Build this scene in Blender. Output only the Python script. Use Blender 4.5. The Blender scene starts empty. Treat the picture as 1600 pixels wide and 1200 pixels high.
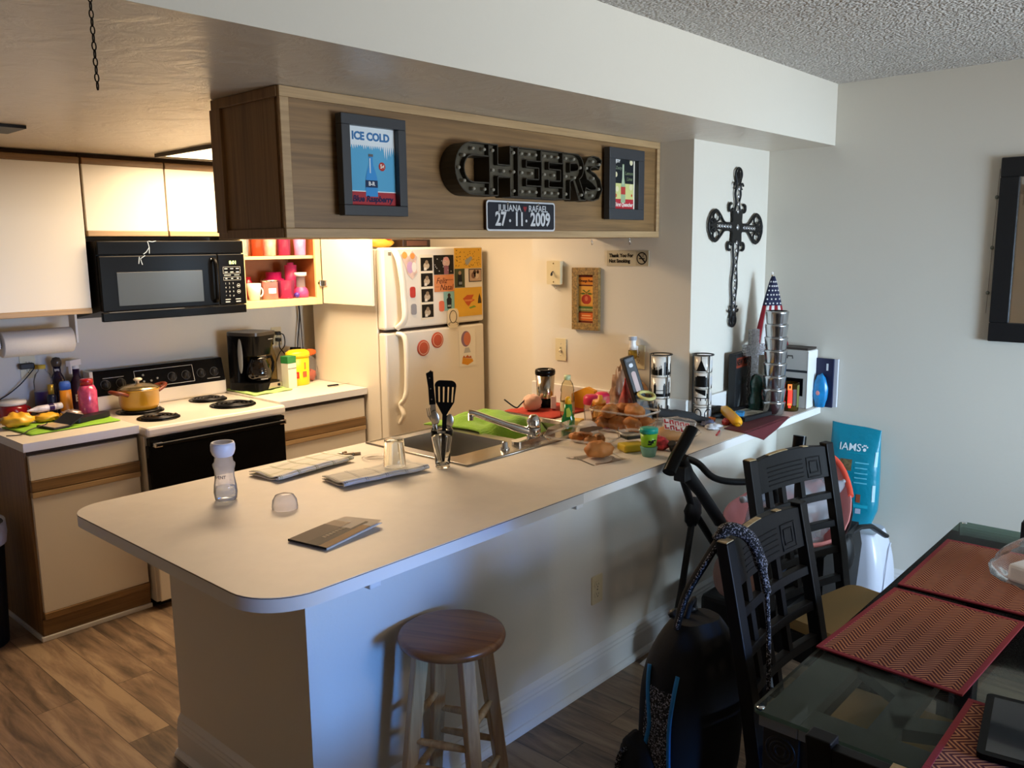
import bpy, math, random
from mathutils import Matrix, Vector, noise as mnoise
SC = bpy.context.scene
COL = SC.collection
PI = math.pi
# ---------------------------------------------------------------- camera, world, daylight, exposure
YAW, PITCH, ROLL, FPX = -0.8373, -0.1620, -0.0117, 1318.3
fwd = Vector((-math.sin(YAW)*math.cos(PITCH), math.cos(YAW)*math.cos(PITCH), math.sin(PITCH)))
rgt = Vector((math.cos(YAW), math.sin(YAW), 0)); upv = rgt.cross(fwd)
r2 = rgt*math.cos(ROLL)+upv*math.sin(ROLL); u2 = upv*math.cos(ROLL)-rgt*math.sin(ROLL)
cam = bpy.data.objects.new('camera', bpy.data.cameras.new('camera'))
cam.matrix_world = Matrix(((r2.x,u2.x,-fwd.x,-0.9753),(r2.y,u2.y,-fwd.y,-1.6516),(r2.z,u2.z,-fwd.z,1.7304),(0,0,0,1)))
cam.data.sensor_width = 36; cam.data.lens = FPX/1600*36; cam.data.clip_start = 0.02
COL.objects.link(cam); SC.camera = cam
world = bpy.data.worlds.new('world'); SC.world = world; world.use_nodes = True
world.node_tree.nodes['Background'].inputs[0].default_value = (0.55, 0.72, 1.0, 1)
world.node_tree.nodes['Background'].inputs[1].default_value = 1.2
SC.view_settings.view_transform = 'Standard'; SC.view_settings.look = 'None'
SC.view_settings.exposure = 0.42; SC.view_settings.gamma = 1.0; SC.view_settings.use_curve_mapping = False
SC.cycles.max_bounces = 10; SC.cycles.transparent_max_bounces = 24; SC.cycles.sample_clamp_indirect = 6.0
SC.cycles.use_denoising = True
def area(name, loc, tgt, sx, sy, col, power):
    l = bpy.data.lights.new(name, 'AREA'); l.shape = 'RECTANGLE'; l.size = sx; l.size_y = sy
    l.color = col; l.energy = power
    o = bpy.data.objects.new(name, l); o.location = loc
    o.rotation_euler = (Vector(tgt)-Vector(loc)).to_track_quat('-Z', 'Y').to_euler(); COL.objects.link(o); return o
w = area('daylight_window', (2.0, -4.25, 1.0), (1.7, 0, 2.6), 1.9, 0.9, (0.78, 0.90, 1.0), 23); w.data.spread = math.radians(78)
d = area('added_blue_beam', (0.62, -4.25, 1.0), (0.42, 0.228, 0.45), 0.8, 0.7, (0.10, 0.34, 1.0), 4.0); d.data.spread = math.radians(26)  # added narrow blue beam onto the peninsula's left end; no door there
e = area('added_cool_fill', (1.7, -4.25, 1.2), (3.1, -0.2, 0.8), 0.9, 0.9, (0.50, 0.74, 1.0), 13); e.data.spread = math.radians(48)  # added cool fill aimed at the right wall and ledge; no side window
area('ceiling_fixture_light', (1.61, 2.085, 2.166), (1.61, 2.085, 0), 1.16, 0.62, (1.0, 0.74, 0.48), 36)
pl = bpy.data.lights.new('dining_lamp', 'POINT'); pl.energy = 22; pl.color = (1.0, 0.80, 0.60); pl.shadow_soft_size = 0.16
po = bpy.data.objects.new('dining_lamp', pl); po.location = (1.3, -3.7, 2.2); COL.objects.link(po)
# ---------------------------------------------------------------- materials
MATS = {}
def lin(h):
    h = h.lstrip('#'); out = []
    for i in (0, 2, 4):
        c = int(h[i:i+2], 16)/255
        out.append(c/12.92 if c <= 0.04045 else ((c+0.055)/1.055)**2.4)
    return (*out, 1)
def mat(name, hx=None, rough=0.5, metal=0.0, trans=0.0, emit=0.0, bump=None, var=0.0, vscale=6.0, coat=0.0, sheen=0.0, ior=1.45, spec=0.5):
    if name in MATS: return MATS[name]
    m = bpy.data.materials.new(name); m.use_nodes = True; nt = m.node_tree; b = nt.nodes['Principled BSDF']
    b.inputs['Base Color'].default_value = lin(hx); b.inputs['Roughness'].default_value = rough
    b.inputs['Metallic'].default_value = metal; b.inputs['Transmission Weight'].default_value = trans
    b.inputs['IOR'].default_value = ior; b.inputs['Coat Weight'].default_value = coat
    b.inputs['Sheen Weight'].default_value = sheen; b.inputs['Specular IOR Level'].default_value = spec
    if emit: b.inputs['Emission Color'].default_value = lin(hx); b.inputs['Emission Strength'].default_value = emit
    tc = nt.nodes.new('ShaderNodeTexCoord')
    if var:
        n = nt.nodes.new('ShaderNodeTexNoise'); n.inputs['Scale'].default_value = vscale; n.inputs['Detail'].default_value = 4
        nt.links.new(tc.outputs['Object'], n.inputs['Vector'])
        r = nt.nodes.new('ShaderNodeValToRGB'); c = lin(hx)
        r.color_ramp.elements[0].position = .3; r.color_ramp.elements[1].position = .7
        r.color_ramp.elements[0].color = (*[x*(1-var) for x in c[:3]], 1); r.color_ramp.elements[1].color = (*[min(1, x*(1+var)) for x in c[:3]], 1)
        nt.links.new(n.outputs['Fac'], r.inputs[0]); nt.links.new(r.outputs[0], b.inputs['Base Color'])
    if bump:
        n = nt.nodes.new('ShaderNodeTexNoise'); n.inputs['Scale'].default_value = bump[0]; n.inputs['Detail'].default_value = 3
        nt.links.new(tc.outputs['Object'], n.inputs['Vector'])
        bp = nt.nodes.new('ShaderNodeBump'); bp.inputs['Strength'].default_value = bump[1]; bp.inputs['Distance'].default_value = bump[2] if len(bump) > 2 else .002
        nt.links.new(n.outputs['Fac'], bp.inputs['Height']); nt.links.new(bp.outputs[0], b.inputs['Normal'])
    MATS[name] = m; return m
def nodes(name):
    m = bpy.data.materials.new(name); m.use_nodes = True; MATS[name] = m
    nt = m.node_tree; b = nt.nodes['Principled BSDF']
    def N(t, **kw):
        n = nt.nodes.new(t)
        for k, v in kw.items():
            if k in n.inputs: n.inputs[k].default_value = v
            else: setattr(n, k, v)
        return n
    def L(a, c): nt.links.new(a, c)
    def MA(op, a, c=None):
        n = nt.nodes.new('ShaderNodeMath'); n.operation = op
        for i, x in enumerate((a, c)):
            if x is None: continue
            if isinstance(x, (int, float)): n.inputs[i].default_value = x
            else: nt.links.new(x, n.inputs[i])
        return n.outputs[0]
    return m, nt, b, N, L, MA
def ramp(n, stops):
    e = n.color_ramp.elements
    e[0].position, e[0].color = stops[0][0], lin(stops[0][1]); e[1].position, e[1].color = stops[-1][0], lin(stops[-1][1])
    for p, c in stops[1:-1]:
        x = e.new(p); x.color = lin(c)
def wood(name, dark, light, axis, rough=.45, scale=1.0, fine=1.0):
    m, nt, b, N, L, MA = nodes(name)
    tc = N('ShaderNodeTexCoord'); mp = N('ShaderNodeMapping'); s = [26*scale]*3; s['xyz'.index(axis)] = 1.1*scale
    mp.inputs['Scale'].default_value = s; L(tc.outputs['Object'], mp.inputs['Vector'])
    n = N('ShaderNodeTexNoise', Scale=1.6, Detail=6.0, Roughness=.62, Distortion=.5); L(mp.outputs[0], n.inputs['Vector'])
    r = N('ShaderNodeValToRGB'); ramp(r, [(.32, dark), (.68, light)]); L(n.outputs['Fac'], r.inputs[0])
    L(r.outputs[0], b.inputs['Base Color']); b.inputs['Roughness'].default_value = rough
    bp = N('ShaderNodeBump', Strength=.12, Distance=.001); L(n.outputs['Fac'], bp.inputs['Height']); L(bp.outputs[0], b.inputs['Normal'])
    return m
def clear(name, tint='#ffffff', gloss=.06, haze=0.0, white='#ffffff', blend=.12):
    """thin see-through plastic: transparent with a Fresnel gloss and an optional milky share"""
    m = bpy.data.materials.new(name); m.use_nodes = True; nt = m.node_tree; nt.nodes.remove(nt.nodes['Principled BSDF'])
    out = nt.nodes['Material Output']; t = nt.nodes.new('ShaderNodeBsdfTransparent'); t.inputs[0].default_value = lin(tint)
    g = nt.nodes.new('ShaderNodeBsdfGlossy'); g.inputs['Roughness'].default_value = gloss
    d = nt.nodes.new('ShaderNodeBsdfDiffuse'); d.inputs[0].default_value = lin(white)
    f = nt.nodes.new('ShaderNodeLayerWeight'); f.inputs[0].default_value = blend
    mx = nt.nodes.new('ShaderNodeMixShader'); mh = nt.nodes.new('ShaderNodeMixShader'); mh.inputs[0].default_value = haze
    tr = nt.nodes.new('ShaderNodeBsdfTranslucent'); tr.inputs[0].default_value = lin(white); ms = nt.nodes.new('ShaderNodeMixShader'); ms.inputs[0].default_value = .55
    nt.links.new(d.outputs[0], ms.inputs[1]); nt.links.new(tr.outputs[0], ms.inputs[2])
    nt.links.new(t.outputs[0], mh.inputs[1]); nt.links.new(ms.outputs[0], mh.inputs[2])
    nt.links.new(f.outputs['Fresnel'], mx.inputs[0]); nt.links.new(mh.outputs[0], mx.inputs[1]); nt.links.new(g.outputs[0], mx.inputs[2])
    nt.links.new(mx.outputs[0], out.inputs[0]); MATS[name] = m; return m
W_OAKX = wood('oak_across', '#6a4f2f', '#927046', 'x'); W_OAKZ = wood('oak_upright', '#735433', '#967349', 'z')
W_OAKL = wood('oak_light_trim', '#9a7c56', '#b8996f', 'x', scale=1.4)
W_STOOL = wood('stool_seat_wood', '#6e4020', '#9a6233', 'y', rough=.3); W_LEG = wood('stool_leg_wood', '#9a7346', '#c9a571', 'z', rough=.35)
PAINT = mat('wall_paint', '#d9d2c4', .6, bump=(60, .25, .002)); PAINT_W = mat('white_trim_paint', '#dcd9d4', .4)
# kitchen ceiling: knock-down texture under semi-gloss paint
def ceil_mat():
    m, nt, b, N, L, MA = nodes('kitchen_ceiling_paint'); tc = N('ShaderNodeTexCoord')
    n = N('ShaderNodeTexNoise', Scale=9.0, Detail=5.0, Roughness=.6, Distortion=.8); L(tc.outputs['Object'], n.inputs['Vector'])
    b.inputs['Base Color'].default_value = lin('#cfc3b2'); b.inputs['Roughness'].default_value = .32
    bp = N('ShaderNodeBump', Strength=.8, Distance=.007); L(n.outputs['Fac'], bp.inputs['Height']); L(bp.outputs[0], b.inputs['Normal']); return m
CEILK = ceil_mat()
def popcorn():
    m, nt, b, N, L, MA = nodes('popcorn_ceiling'); tc = N('ShaderNodeTexCoord')
    v = N('ShaderNodeTexVoronoi', Scale=95.0); L(tc.outputs['Object'], v.inputs['Vector'])
    n = N('ShaderNodeTexNoise', Scale=70.0, Detail=4.0); L(tc.outputs['Object'], n.inputs['Vector'])
    h = MA('SUBTRACT', n.outputs['Fac'], v.outputs['Distance'])
    bp = N('ShaderNodeBump', Strength=1.0, Distance=.012); L(h, bp.inputs['Height']); L(bp.outputs[0], b.inputs['Normal'])
    r = N('ShaderNodeValToRGB'); ramp(r, [(.25, '#a9a19a'), (.62, '#d8d2ca')]); L(n.outputs['Fac'], r.inputs[0]); L(r.outputs[0], b.inputs['Base Color'])
    b.inputs['Roughness'].default_value = .95; return m
POP = popcorn()
def floor_mat():
    m, nt, b, N, L, MA = nodes('wood_plank_floor'); tc = N('ShaderNodeTexCoord')
    mp = N('ShaderNodeMapping'); mp.inputs['Rotation'].default_value = (0, 0, PI/2); L(tc.outputs['Object'], mp.inputs['Vector'])
    br = N('ShaderNodeTexBrick', offset=.37); br.inputs['Scale'].default_value = 1.0; br.inputs['Brick Width'].default_value = 1.22; br.inputs['Row Height'].default_value = .152
    br.inputs['Mortar Size'].default_value = .0012; br.inputs['Mortar Smooth'].default_value = .2
    br.inputs['Color1'].default_value = (.05, .05, .05, 1); br.inputs['Color2'].default_value = (.95, .95, .95, 1); br.inputs['Mortar'].default_value = (.4, .4, .4, 1)
    L(mp.outputs[0], br.inputs['Vector'])
    m2 = N('ShaderNodeMapping'); m2.inputs['Scale'].default_value = (7, .9, 1); L(tc.outputs['Object'], m2.inputs['Vector'])
    ad = N('ShaderNodeVectorMath', operation='ADD'); L(m2.outputs[0], ad.inputs[0]); L(br.outputs['Color'], ad.inputs[1])
    n = N('ShaderNodeTexNoise', Scale=3.2, Detail=7.0, Roughness=.65, Distortion=.6); L(ad.outputs[0], n.inputs['Vector'])
    n2 = N('ShaderNodeTexNoise', Scale=2.3, Detail=3.0, Roughness=.5); L(ad.outputs[0], n2.inputs['Vector'])
    f = MA('ADD', MA('MULTIPLY', n.outputs['Fac'], .8), MA('MULTIPLY', n2.outputs['Fac'], .5)); f = MA('ADD', f, MA('MULTIPLY', MA('SUBTRACT', br.outputs['Color'], .5), .16))
    r = N('ShaderNodeValToRGB'); ramp(r, [(.38, '#3a2f27'), (.52, '#62503f'), (.64, '#806852'), (.80, '#9c8468')]); L(f, r.inputs[0])
    mx = N('ShaderNodeMix', data_type='RGBA'); L(br.outputs['Fac'], mx.inputs[0]); L(r.outputs[0], mx.inputs[6]); mx.inputs[7].default_value = lin('#33271d')
    L(mx.outputs[2], b.inputs['Base Color']); b.inputs['Roughness'].default_value = .42
    bp = N('ShaderNodeBump', Strength=.25, Distance=.002); L(n.outputs['Fac'], bp.inputs['Height']); L(bp.outputs[0], b.inputs['Normal']); return m
FLOOR = floor_mat()
LAM = mat('counter_laminate', '#d8cfc2', .46, var=.025, vscale=18); EDGE = mat('counter_edge_laminate', '#dedbd6', .4); SEAM = mat('laminate_seam', '#4a3a30', .6)
CABW = mat('cabinet_white_laminate', '#e2dacb', .33); DARKGAP = mat('shadow_gap_brown', '#3a2818', .7)
BLK = mat('black_gloss_plastic', '#0a0a0b', .24, spec=.14); BLKM = mat('black_matte_plastic', '#121214', .5); CHAIRB = mat('chair_black_paint', '#0c0d10', .5, var=.15, vscale=9, spec=.25)
WORN = mat('worn_cream_edge', '#b5a27c', .7, var=.3, vscale=60)
STEEL = mat('brushed_steel', '#b9b4aa', .27, 1.0, bump=(180, .06, .0006)); CHROME = mat('chrome', '#d8d8d8', .06, 1.0); SILVER = mat('silver_satin', '#c9c9c9', .2, 1.0)
WHITEP = mat('white_plastic', '#e6e3df', .3); IVORY = mat('ivory_plate', '#d8c9a2', .35); APPL = mat('almond_appliance', '#e2dacb', .32); COOKW = mat('stove_white_enamel', '#e6ddce', .18, coat=.3)
CLEAR = clear('clear_plastic'); CLEARH = clear('hazy_plastic', haze=.25); GLASS = mat('drinking_glass', '#f4f6f4', .02, trans=1.0, ior=1.3); FILM = clear('crinkled_film', gloss=.15, haze=.10, blend=.05); THIN = clear('thin_film', gloss=.2, haze=.04, blend=.03)
TAN = mat('tan_seat_cushion', '#9c8152', .85, bump=(160, .3)); GREYG = mat('grey_tinted_glass', '#47504f', .04, trans=.0, coat=.6)
def art(h, r=.6): return mat('print_'+h.lstrip('#'), h, r, spec=.2)
# ---------------------------------------------------------------- mesh builder
def T(x=0, y=0, z=0): return Matrix.Translation((x, y, z))
def R(a, ax='Z'): return Matrix.Rotation(a, 4, ax)
def FRONT(x, y, z): return Matrix(((1,0,0,x),(0,0,-1,y),(0,1,0,z),(0,0,0,1)))      # drawing plane that faces -y
def SIDE(x, y, z): return Matrix(((0,0,-1,x),(-1,0,0,y),(0,1,0,z),(0,0,0,1)))      # drawing plane that faces -x
def FLAT(x, y, z, a=0): return T(x, y, z) @ R(a)
TXT = {}
class MB:
    def __init__(s): s.v, s.f, s.mi, s.sm, s.ms, s.M = [], [], [], [], [], Matrix()
    def at(s, M): s.M = M; return s
    def add(s, vs, fs, m, smooth=False):
        if m not in s.ms: s.ms.append(m)
        k, o = s.ms.index(m), len(s.v)
        s.v += [s.M @ Vector(p) for p in vs]
        for f in fs: s.f.append([i+o for i in f]); s.mi.append(k); s.sm.append(smooth)
        return s
    def box(s, x0, x1, y0, y1, z0, z1, m):
        return s.add([(x0,y0,z0),(x1,y0,z0),(x1,y1,z0),(x0,y1,z0),(x0,y0,z1),(x1,y0,z1),(x1,y1,z1),(x0,y1,z1)],
                     [(3,2,1,0),(4,5,6,7),(0,1,5,4),(1,2,6,5),(2,3,7,6),(3,0,4,7)], m)
    def prism(s, pts, z0, z1, m, side=None):
        n = len(pts); a = sum(pts[i][0]*pts[(i+1)%n][1]-pts[(i+1)%n][0]*pts[i][1] for i in range(n))
        if a < 0: pts = pts[::-1]
        vs = [(p[0],p[1],z0) for p in pts]+[(p[0],p[1],z1) for p in pts]
        s.add(vs, [tuple(range(n))[::-1], tuple(range(n, 2*n))], m)
        s.add(vs, [(i,(i+1)%n,(i+1)%n+n,i+n) for i in range(n)], side or m, n > 14); return s
    def poly(s, pts, z, m):
        n = len(pts); a = sum(pts[i][0]*pts[(i+1)%n][1]-pts[(i+1)%n][0]*pts[i][1] for i in range(n))
        if a < 0: pts = pts[::-1]
        return s.add([(p[0],p[1],z) for p in pts], [tuple(range(n))], m)
    def rect(s, x0, x1, y0, y1, z, m): return s.poly([(x0,y0),(x1,y0),(x1,y1),(x0,y1)], z, m)
    def disc(s, x, y, r, z, m, n=28, ry=None): return s.poly([(x+r*math.cos(2*PI*i/n), y+(ry or r)*math.sin(2*PI*i/n)) for i in range(n)], z, m)
    def ring(s, x, y, r0, r1, z, m, n=32):
        vs = []
        for i in range(n):
            c, d = math.cos(2*PI*i/n), math.sin(2*PI*i/n); vs += [(x+r0*c,y+r0*d,z),(x+r1*c,y+r1*d,z)]
        return s.add(vs, [(2*i,2*i+1,(2*i+3)%(2*n),(2*i+2)%(2*n)) for i in range(n)], m)
    def lathe(s, prof, m, seg=28, sx=1.0, sy=1.0, mats=None):
        """profile of (radius, z); mats optionally names a material per band"""
        vs = []; n = len(prof)
        for r, z in prof:
            for i in range(seg):
                a = 2*PI*i/seg; vs.append((r*math.cos(a)*sx, r*math.sin(a)*sy, z))
        for j in range(n-1):
            s.add(vs, [(j*seg+i, j*seg+(i+1)%seg, (j+1)*seg+(i+1)%seg, (j+1)*seg+i) for i in range(seg)], mats[j] if mats else m, True) if False else None
        o = len(s.v); s.v += [s.M @ Vector(p) for p in vs]
        for j in range(n-1):
            mm = mats[j] if mats else m
            if mm not in s.ms: s.ms.append(mm)
            k = s.ms.index(mm)
            for i in range(seg):
                s.f.append([o+j*seg+i, o+j*seg+(i+1)%seg, o+(j+1)*seg+(i+1)%seg, o+(j+1)*seg+i]); s.mi.append(k); s.sm.append(True)
        return s
    def cyl(s, r, z0, z1, m, seg=24, r1=None):
        r1 = r if r1 is None else r1
        return s.lathe([(0,z0),(r,z0),(r,z0),(r1,z1),(r1,z1),(0,z1)], m, seg)
    def tube(s, pts, r, m, seg=8, closed=False, flat=1.0):
        pts = [Vector(p) for p in pts]; n = len(pts); vs = []; up = None
        for i, p in enumerate(pts):
            a = pts[i-1] if (i or closed) else p; c = pts[(i+1) % n] if (i < n-1 or closed) else p
            t = (c-a).normalized()
            if up is None: up = Vector((0,0,1)) if abs(t.z) < .9 else Vector((1,0,0))
            x = t.cross(up).normalized() if t.cross(up).length > 1e-6 else t.orthogonal().normalized(); y = x.cross(t).normalized(); up = y
            rr = r[i] if isinstance(r, (list, tuple)) else r
            for k in range(seg):
                q = 2*PI*k/seg; vs.append(p+x*rr*math.cos(q)+y*rr*flat*math.sin(q))
        fs = [(i*seg+k, i*seg+(k+1)%seg, ((i+1)%n)*seg+(k+1)%seg, ((i+1)%n)*seg+k) for i in range(n if closed else n-1) for k in range(seg)]
        s.add(vs, fs, m, True)
        if not closed: s.add(vs, [tuple(range(seg))[::-1], tuple(range((n-1)*seg, n*seg))], m)
        return s
    def bar(s, a, b, w, d, m):
        """straight rectangular bar between two points, w across, d deep"""
        a, b = Vector(a), Vector(b); t = (b-a).normalized(); x = t.cross(Vector((0,1,0)))
        x = x.normalized() if x.length > .2 else Vector((1,0,0)); y = x.cross(t).normalized(); vs = []
        for p in (a, b): vs += [p+x*w/2*i+y*d/2*j for i, j in ((-1,-1),(1,-1),(1,1),(-1,1))]
        return s.add(vs, [(3,2,1,0),(4,5,6,7),(0,1,5,4),(1,2,6,5),(2,3,7,6),(3,0,4,7)], m)
    def blob(s, rx, ry, rz, m, seed=0, amp=.12, f=3.0, nu=24, nv=14, flat=None, ridge=0):
        vs = []
        for j in range(nv+1):
            th = PI*j/nv
            for i in range(nu):
                ph = 2*PI*i/nu; d = Vector((math.sin(th)*math.cos(ph), math.sin(th)*math.sin(ph), math.cos(th)))
                k = 1+amp*mnoise.noise(d*f+Vector((seed*7.3, seed*3.1, seed)))*1.6+ridge*math.sin(d.x*9)
                p = Vector((d.x*rx*k, d.y*ry*k, d.z*rz*k))
                if flat is not None: p.z = max(p.z, flat)
                vs.append(p)
        return s.add(vs, [(j*nu+i, (j+1)*nu+i, (j+1)*nu+(i+1)%nu, j*nu+(i+1)%nu) for j in range(nv) for i in range(nu)], m, True)
    def grid(s, fn, nu, nv, m, smooth=True):
        vs = [fn(i/nu, j/nv) for j in range(nv+1) for i in range(nu+1)]; w = nu+1
        return s.add(vs, [(j*w+i, j*w+i+1, (j+1)*w+i+1, (j+1)*w+i) for j in range(nv) for i in range(nu)], m, smooth)
    def text(s, body, size, m, x=0, y=0, z=0, ext=.0004, align='CENTER', bold=0.0, sx=1.0, shear=0.0):
        key = (body, ext/size, align, bold/size, shear)
        if key not in TXT:
            cu = bpy.data.curves.new('lettering', 'FONT'); cu.body = body; cu.size = 1; cu.extrude = ext/size; cu.align_x = align; cu.align_y = 'CENTER'
            cu.offset = bold/size; cu.resolution_u = 3; cu.shear = shear; ob = bpy.data.objects.new('lettering', cu); COL.objects.link(ob)
            dg = bpy.context.evaluated_depsgraph_get(); me = bpy.data.meshes.new_from_object(ob.evaluated_get(dg))
            TXT[key] = ([tuple(v.co) for v in me.vertices], [tuple(p.vertices) for p in me.polygons])
            bpy.data.objects.remove(ob); bpy.data.curves.remove(cu); bpy.data.meshes.remove(me)
        vs, fs = TXT[key]
        return s.add([(x+p[0]*size*sx, y+p[1]*size, z+p[2]*size) for p in vs], fs, m)
    def build(s, name, parent=None, bev=0, solid=0, label=None, sub=0, auto=None):
        me = bpy.data.meshes.new(name); me.from_pydata([tuple(p) for p in s.v], [], s.f)
        for m in s.ms: me.materials.append(m)
        me.polygons.foreach_set('material_index', s.mi); me.polygons.foreach_set('use_smooth', s.sm); me.validate(); me.update()
        o = bpy.data.objects.new(name, me); COL.objects.link(o)
        if parent: o.parent = parent
        if solid: md = o.modifiers.new('Solidify', 'SOLIDIFY'); md.thickness = solid; md.offset = 0
        if bev: md = o.modifiers.new('Bevel', 'BEVEL'); md.width = bev; md.segments = 2; md.limit_method = 'ANGLE'; md.angle_limit = .7
        if sub: md = o.modifiers.new('Subsurf', 'SUBSURF'); md.levels = md.render_levels = sub
        if label: o['label'] = label
        return o
def tag(o, label, cat, group=None, kind=None):
    o['label'] = label; o['category'] = cat
    if group: o['group'] = group
    if kind: o['kind'] = kind
    return o
def thing(name, label, cat, loc=(0,0,0), rz=0, group=None):
    o = bpy.data.objects.new(name, None); o.empty_display_size = .05; COL.objects.link(o); o.location = loc; o.rotation_euler = (0, 0, rz)
    return tag(o, label, cat, group)
def struct(o): o['kind'] = 'structure'; return o
def dup(root, loc, rz, label, group=None):
    r = root.copy(); COL.objects.link(r); r.location = loc; r.rotation_euler = (0, 0, rz); r['label'] = label
    if group: r['group'] = group
    for ch in list(root.children):
        c = ch.copy(); COL.objects.link(c); c.parent = r
        for g in list(ch.children):
            d = g.copy(); COL.objects.link(d); d.parent = c
    return r
def rrect(x0, x1, y0, y1, r, n=6, rs=None):
    rs = rs or (r, r, r, r); out = []
    for (cx, cy, a0), q in zip(((x0,y0,PI),(x1,y0,1.5*PI),(x1,y1,0),(x0,y1,.5*PI)), rs):
        sx = 1 if cx == x0 else -1; sy = 1 if cy == y0 else -1
        for i in range(n+1):
            a = a0+PI/2*i/n; out.append((cx+sx*q+q*math.cos(a), cy+sy*q+q*math.sin(a)))
    return out
def arc(cx, cy, r, a0, a1, n=10, ry=None): return [(cx+r*math.cos(a0+(a1-a0)*i/n), cy+(ry or r)*math.sin(a0+(a1-a0)*i/n)) for i in range(n+1)]
def spline(pts, n=6):
    P = [Vector(p) for p in pts]; out = []
    for i in range(len(P)-1):
        p0, p1, p2, p3 = P[max(i-1,0)], P[i], P[i+1], P[min(i+2,len(P)-1)]
        for k in range(n):
            t = k/n; out.append(.5*((2*p1)+(p2-p0)*t+(2*p0-5*p1+4*p2-p3)*t*t+(3*p1-p0-3*p2+p3)*t**3))
    return out+[P[-1]]
C = 0.914   # counter height
# ---------------------------------------------------------------- the setting
XP, XD, YW, YK, ZS, ZC = 2.4445, 3.195, 0.3254, 2.93, 2.19, 2.4755
struct(MB().box(-2.6, 3.3, -4.3, 3.05, -.1, 0, FLOOR).build('floor'))
struct(MB().box(-2.6, 3.1, YK, YK+.12, 0, ZS, PAINT).build('wall_back'))
struct(MB().box(-2.72, -2.6, -4.3, 3.05, 0, ZC, PAINT).build('wall_left'))
struct(MB().box(XD, XD+.12, -4.3, YW, 0, ZC, PAINT).build('wall_right'))
struct(MB().box(XP, XD+.12, YW, 1.277, 0, ZS, PAINT).build('wall_pier'))
struct(MB().box(2.98, 3.1, 1.277, YK, 0, ZS, PAINT).build('wall_kitchen_right'))
b = MB().box(-2.6, XD+.12, -.0076, 3.05, ZS, ZC+.06, CEILK)
b.box(-2.6, XD-.0005, -.009, -.0076, ZS, ZC, PAINT)
struct(b.build('ceiling_kitchen'))
struct(MB().box(-2.6, XD+.12, -4.3, -.0076, ZC, ZC+.06, POP).build('ceiling'))
b = MB().box(-2.6, .9, -4.42, -4.3, 0, ZC, PAINT).box(3.0, XD+.12, -4.42, -4.3, 0, ZC, PAINT).box(.9, 3.0, -4.42, -4.3, 2.06, ZC, PAINT).box(.9, 3.0, -4.42, -4.3, 0, .45, PAINT)
struct(b.build('wall_front'))
b = MB()
for x in (.9, 1.93, 2.96): b.box(x, x+.04, -4.38, -4.33, .45, 2.06, PAINT_W)
b.box(.9, 3.0, -4.38, -4.33, 2.02, 2.06, PAINT_W).box(.9, 3.0, -4.38, -4.33, .45, .49, PAINT_W)
struct(b.build('window_1'))
# half wall that carries the peninsula counter: hollow, so the sink hangs inside
b = MB().box(.2561, XD, .2279, .3, 0, .873, PAINT).box(.2561, .34, .3, 1.0225, 0, .873, PAINT)
struct(b.build('wall_peninsula'))
def baseboard(name, x0, y0, x1, y1, nx, ny, ends=(0, 0)):
    """moulded profile run along a wall foot; (nx, ny) points into the room"""
    prof = [(0,0),(.034,0),(.033,.012),(.024,.024),(.018,.026),(.018,.098),(.014,.108),(.016,.114),(.012,.124),(.012,.132),(.006,.142),(0,.1495)]
    n = len(prof); L = math.hypot(x1-x0, y1-y0); dx, dy = (x1-x0)/L, (y1-y0)/L; vs = []
    for (px, py), e in (((x0, y0), -ends[0]), ((x1, y1), ends[1])):
        for d, z in prof: vs.append((px+nx*d+dx*d*e, py+ny*d+dy*d*e, z))
    fs = [(i, i+1, n+i+1, n+i) for i in range(n-1)]+[tuple(range(n)), tuple(range(n, 2*n))[::-1]]
    return struct(MB().add(vs, fs, PAINT_W).build(name))
baseboard('baseboard_peninsula', .2561, .2279, XD, .2279, 0, -1, (1, 0))
baseboard('baseboard_peninsula_end', .2561, 1.0225, .2561, .2279, -1, 0, (0, 1))
baseboard('baseboard_right', XD, .2279, XD, -4.3, -1, 0)
# ---------------------------------------------------------------- peninsula counter
t = thing('peninsula_countertop', 'long cream laminate peninsula counter with rounded front corners', 'countertop')
SX0, SX1, SY0, SY1, PW = 1.21, 2.04, .55, 1.12, 1.159
def slab(z0, z1, m, side, e=0.0):
    b = MB()
    b.prism(arc(.15, .15, .15+e, PI, 1.5*PI, 10)+[(SX0, -e), (SX0, PW+e)]+arc(.11, PW-.11, .11+e, PI/2, PI, 10), z0, z1, m, side)
    b.prism([(SX0,-e),(SX1,-e),(SX1,SY0),(SX0,SY0)], z0, z1, m, side).prism([(SX0,SY1),(SX1,SY1),(SX1,PW+e),(SX0,PW+e)], z0, z1, m, side)
    b.prism([(SX1,-e),(XD-.001,-e),(XD-.001,YW-.001),(XP-.001,YW-.001),(XP-.001,PW+e),(SX1,PW+e)], z0, z1, m, side); return b
slab(C-.038, C-.0035, EDGE, EDGE).build('edge_band', t, label='white edge of the counter')
slab(C-.0035, C-.0018, SEAM, SEAM, .0005).build('seam', t, label='thin dark line along the counter edge')
slab(C-.0018, C, LAM, LAM).build('top', t)
struct(MB().box(XP-.02, XP-.0005, YW, 1.27, C+.0005, C+.1, EDGE).build('trim_1', None, .003))
struct(MB().box(XP, XD-.001, YW-.02, YW-.0005, C+.0005, C+.1, EDGE).build('trim_2', None, .003))
for i, x in enumerate((.428, 1.367)):
    MB().box(x-.02, x+.02, .135, .2275, .79, .874, PAINT_W).build('bracket', t, .004)
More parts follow.
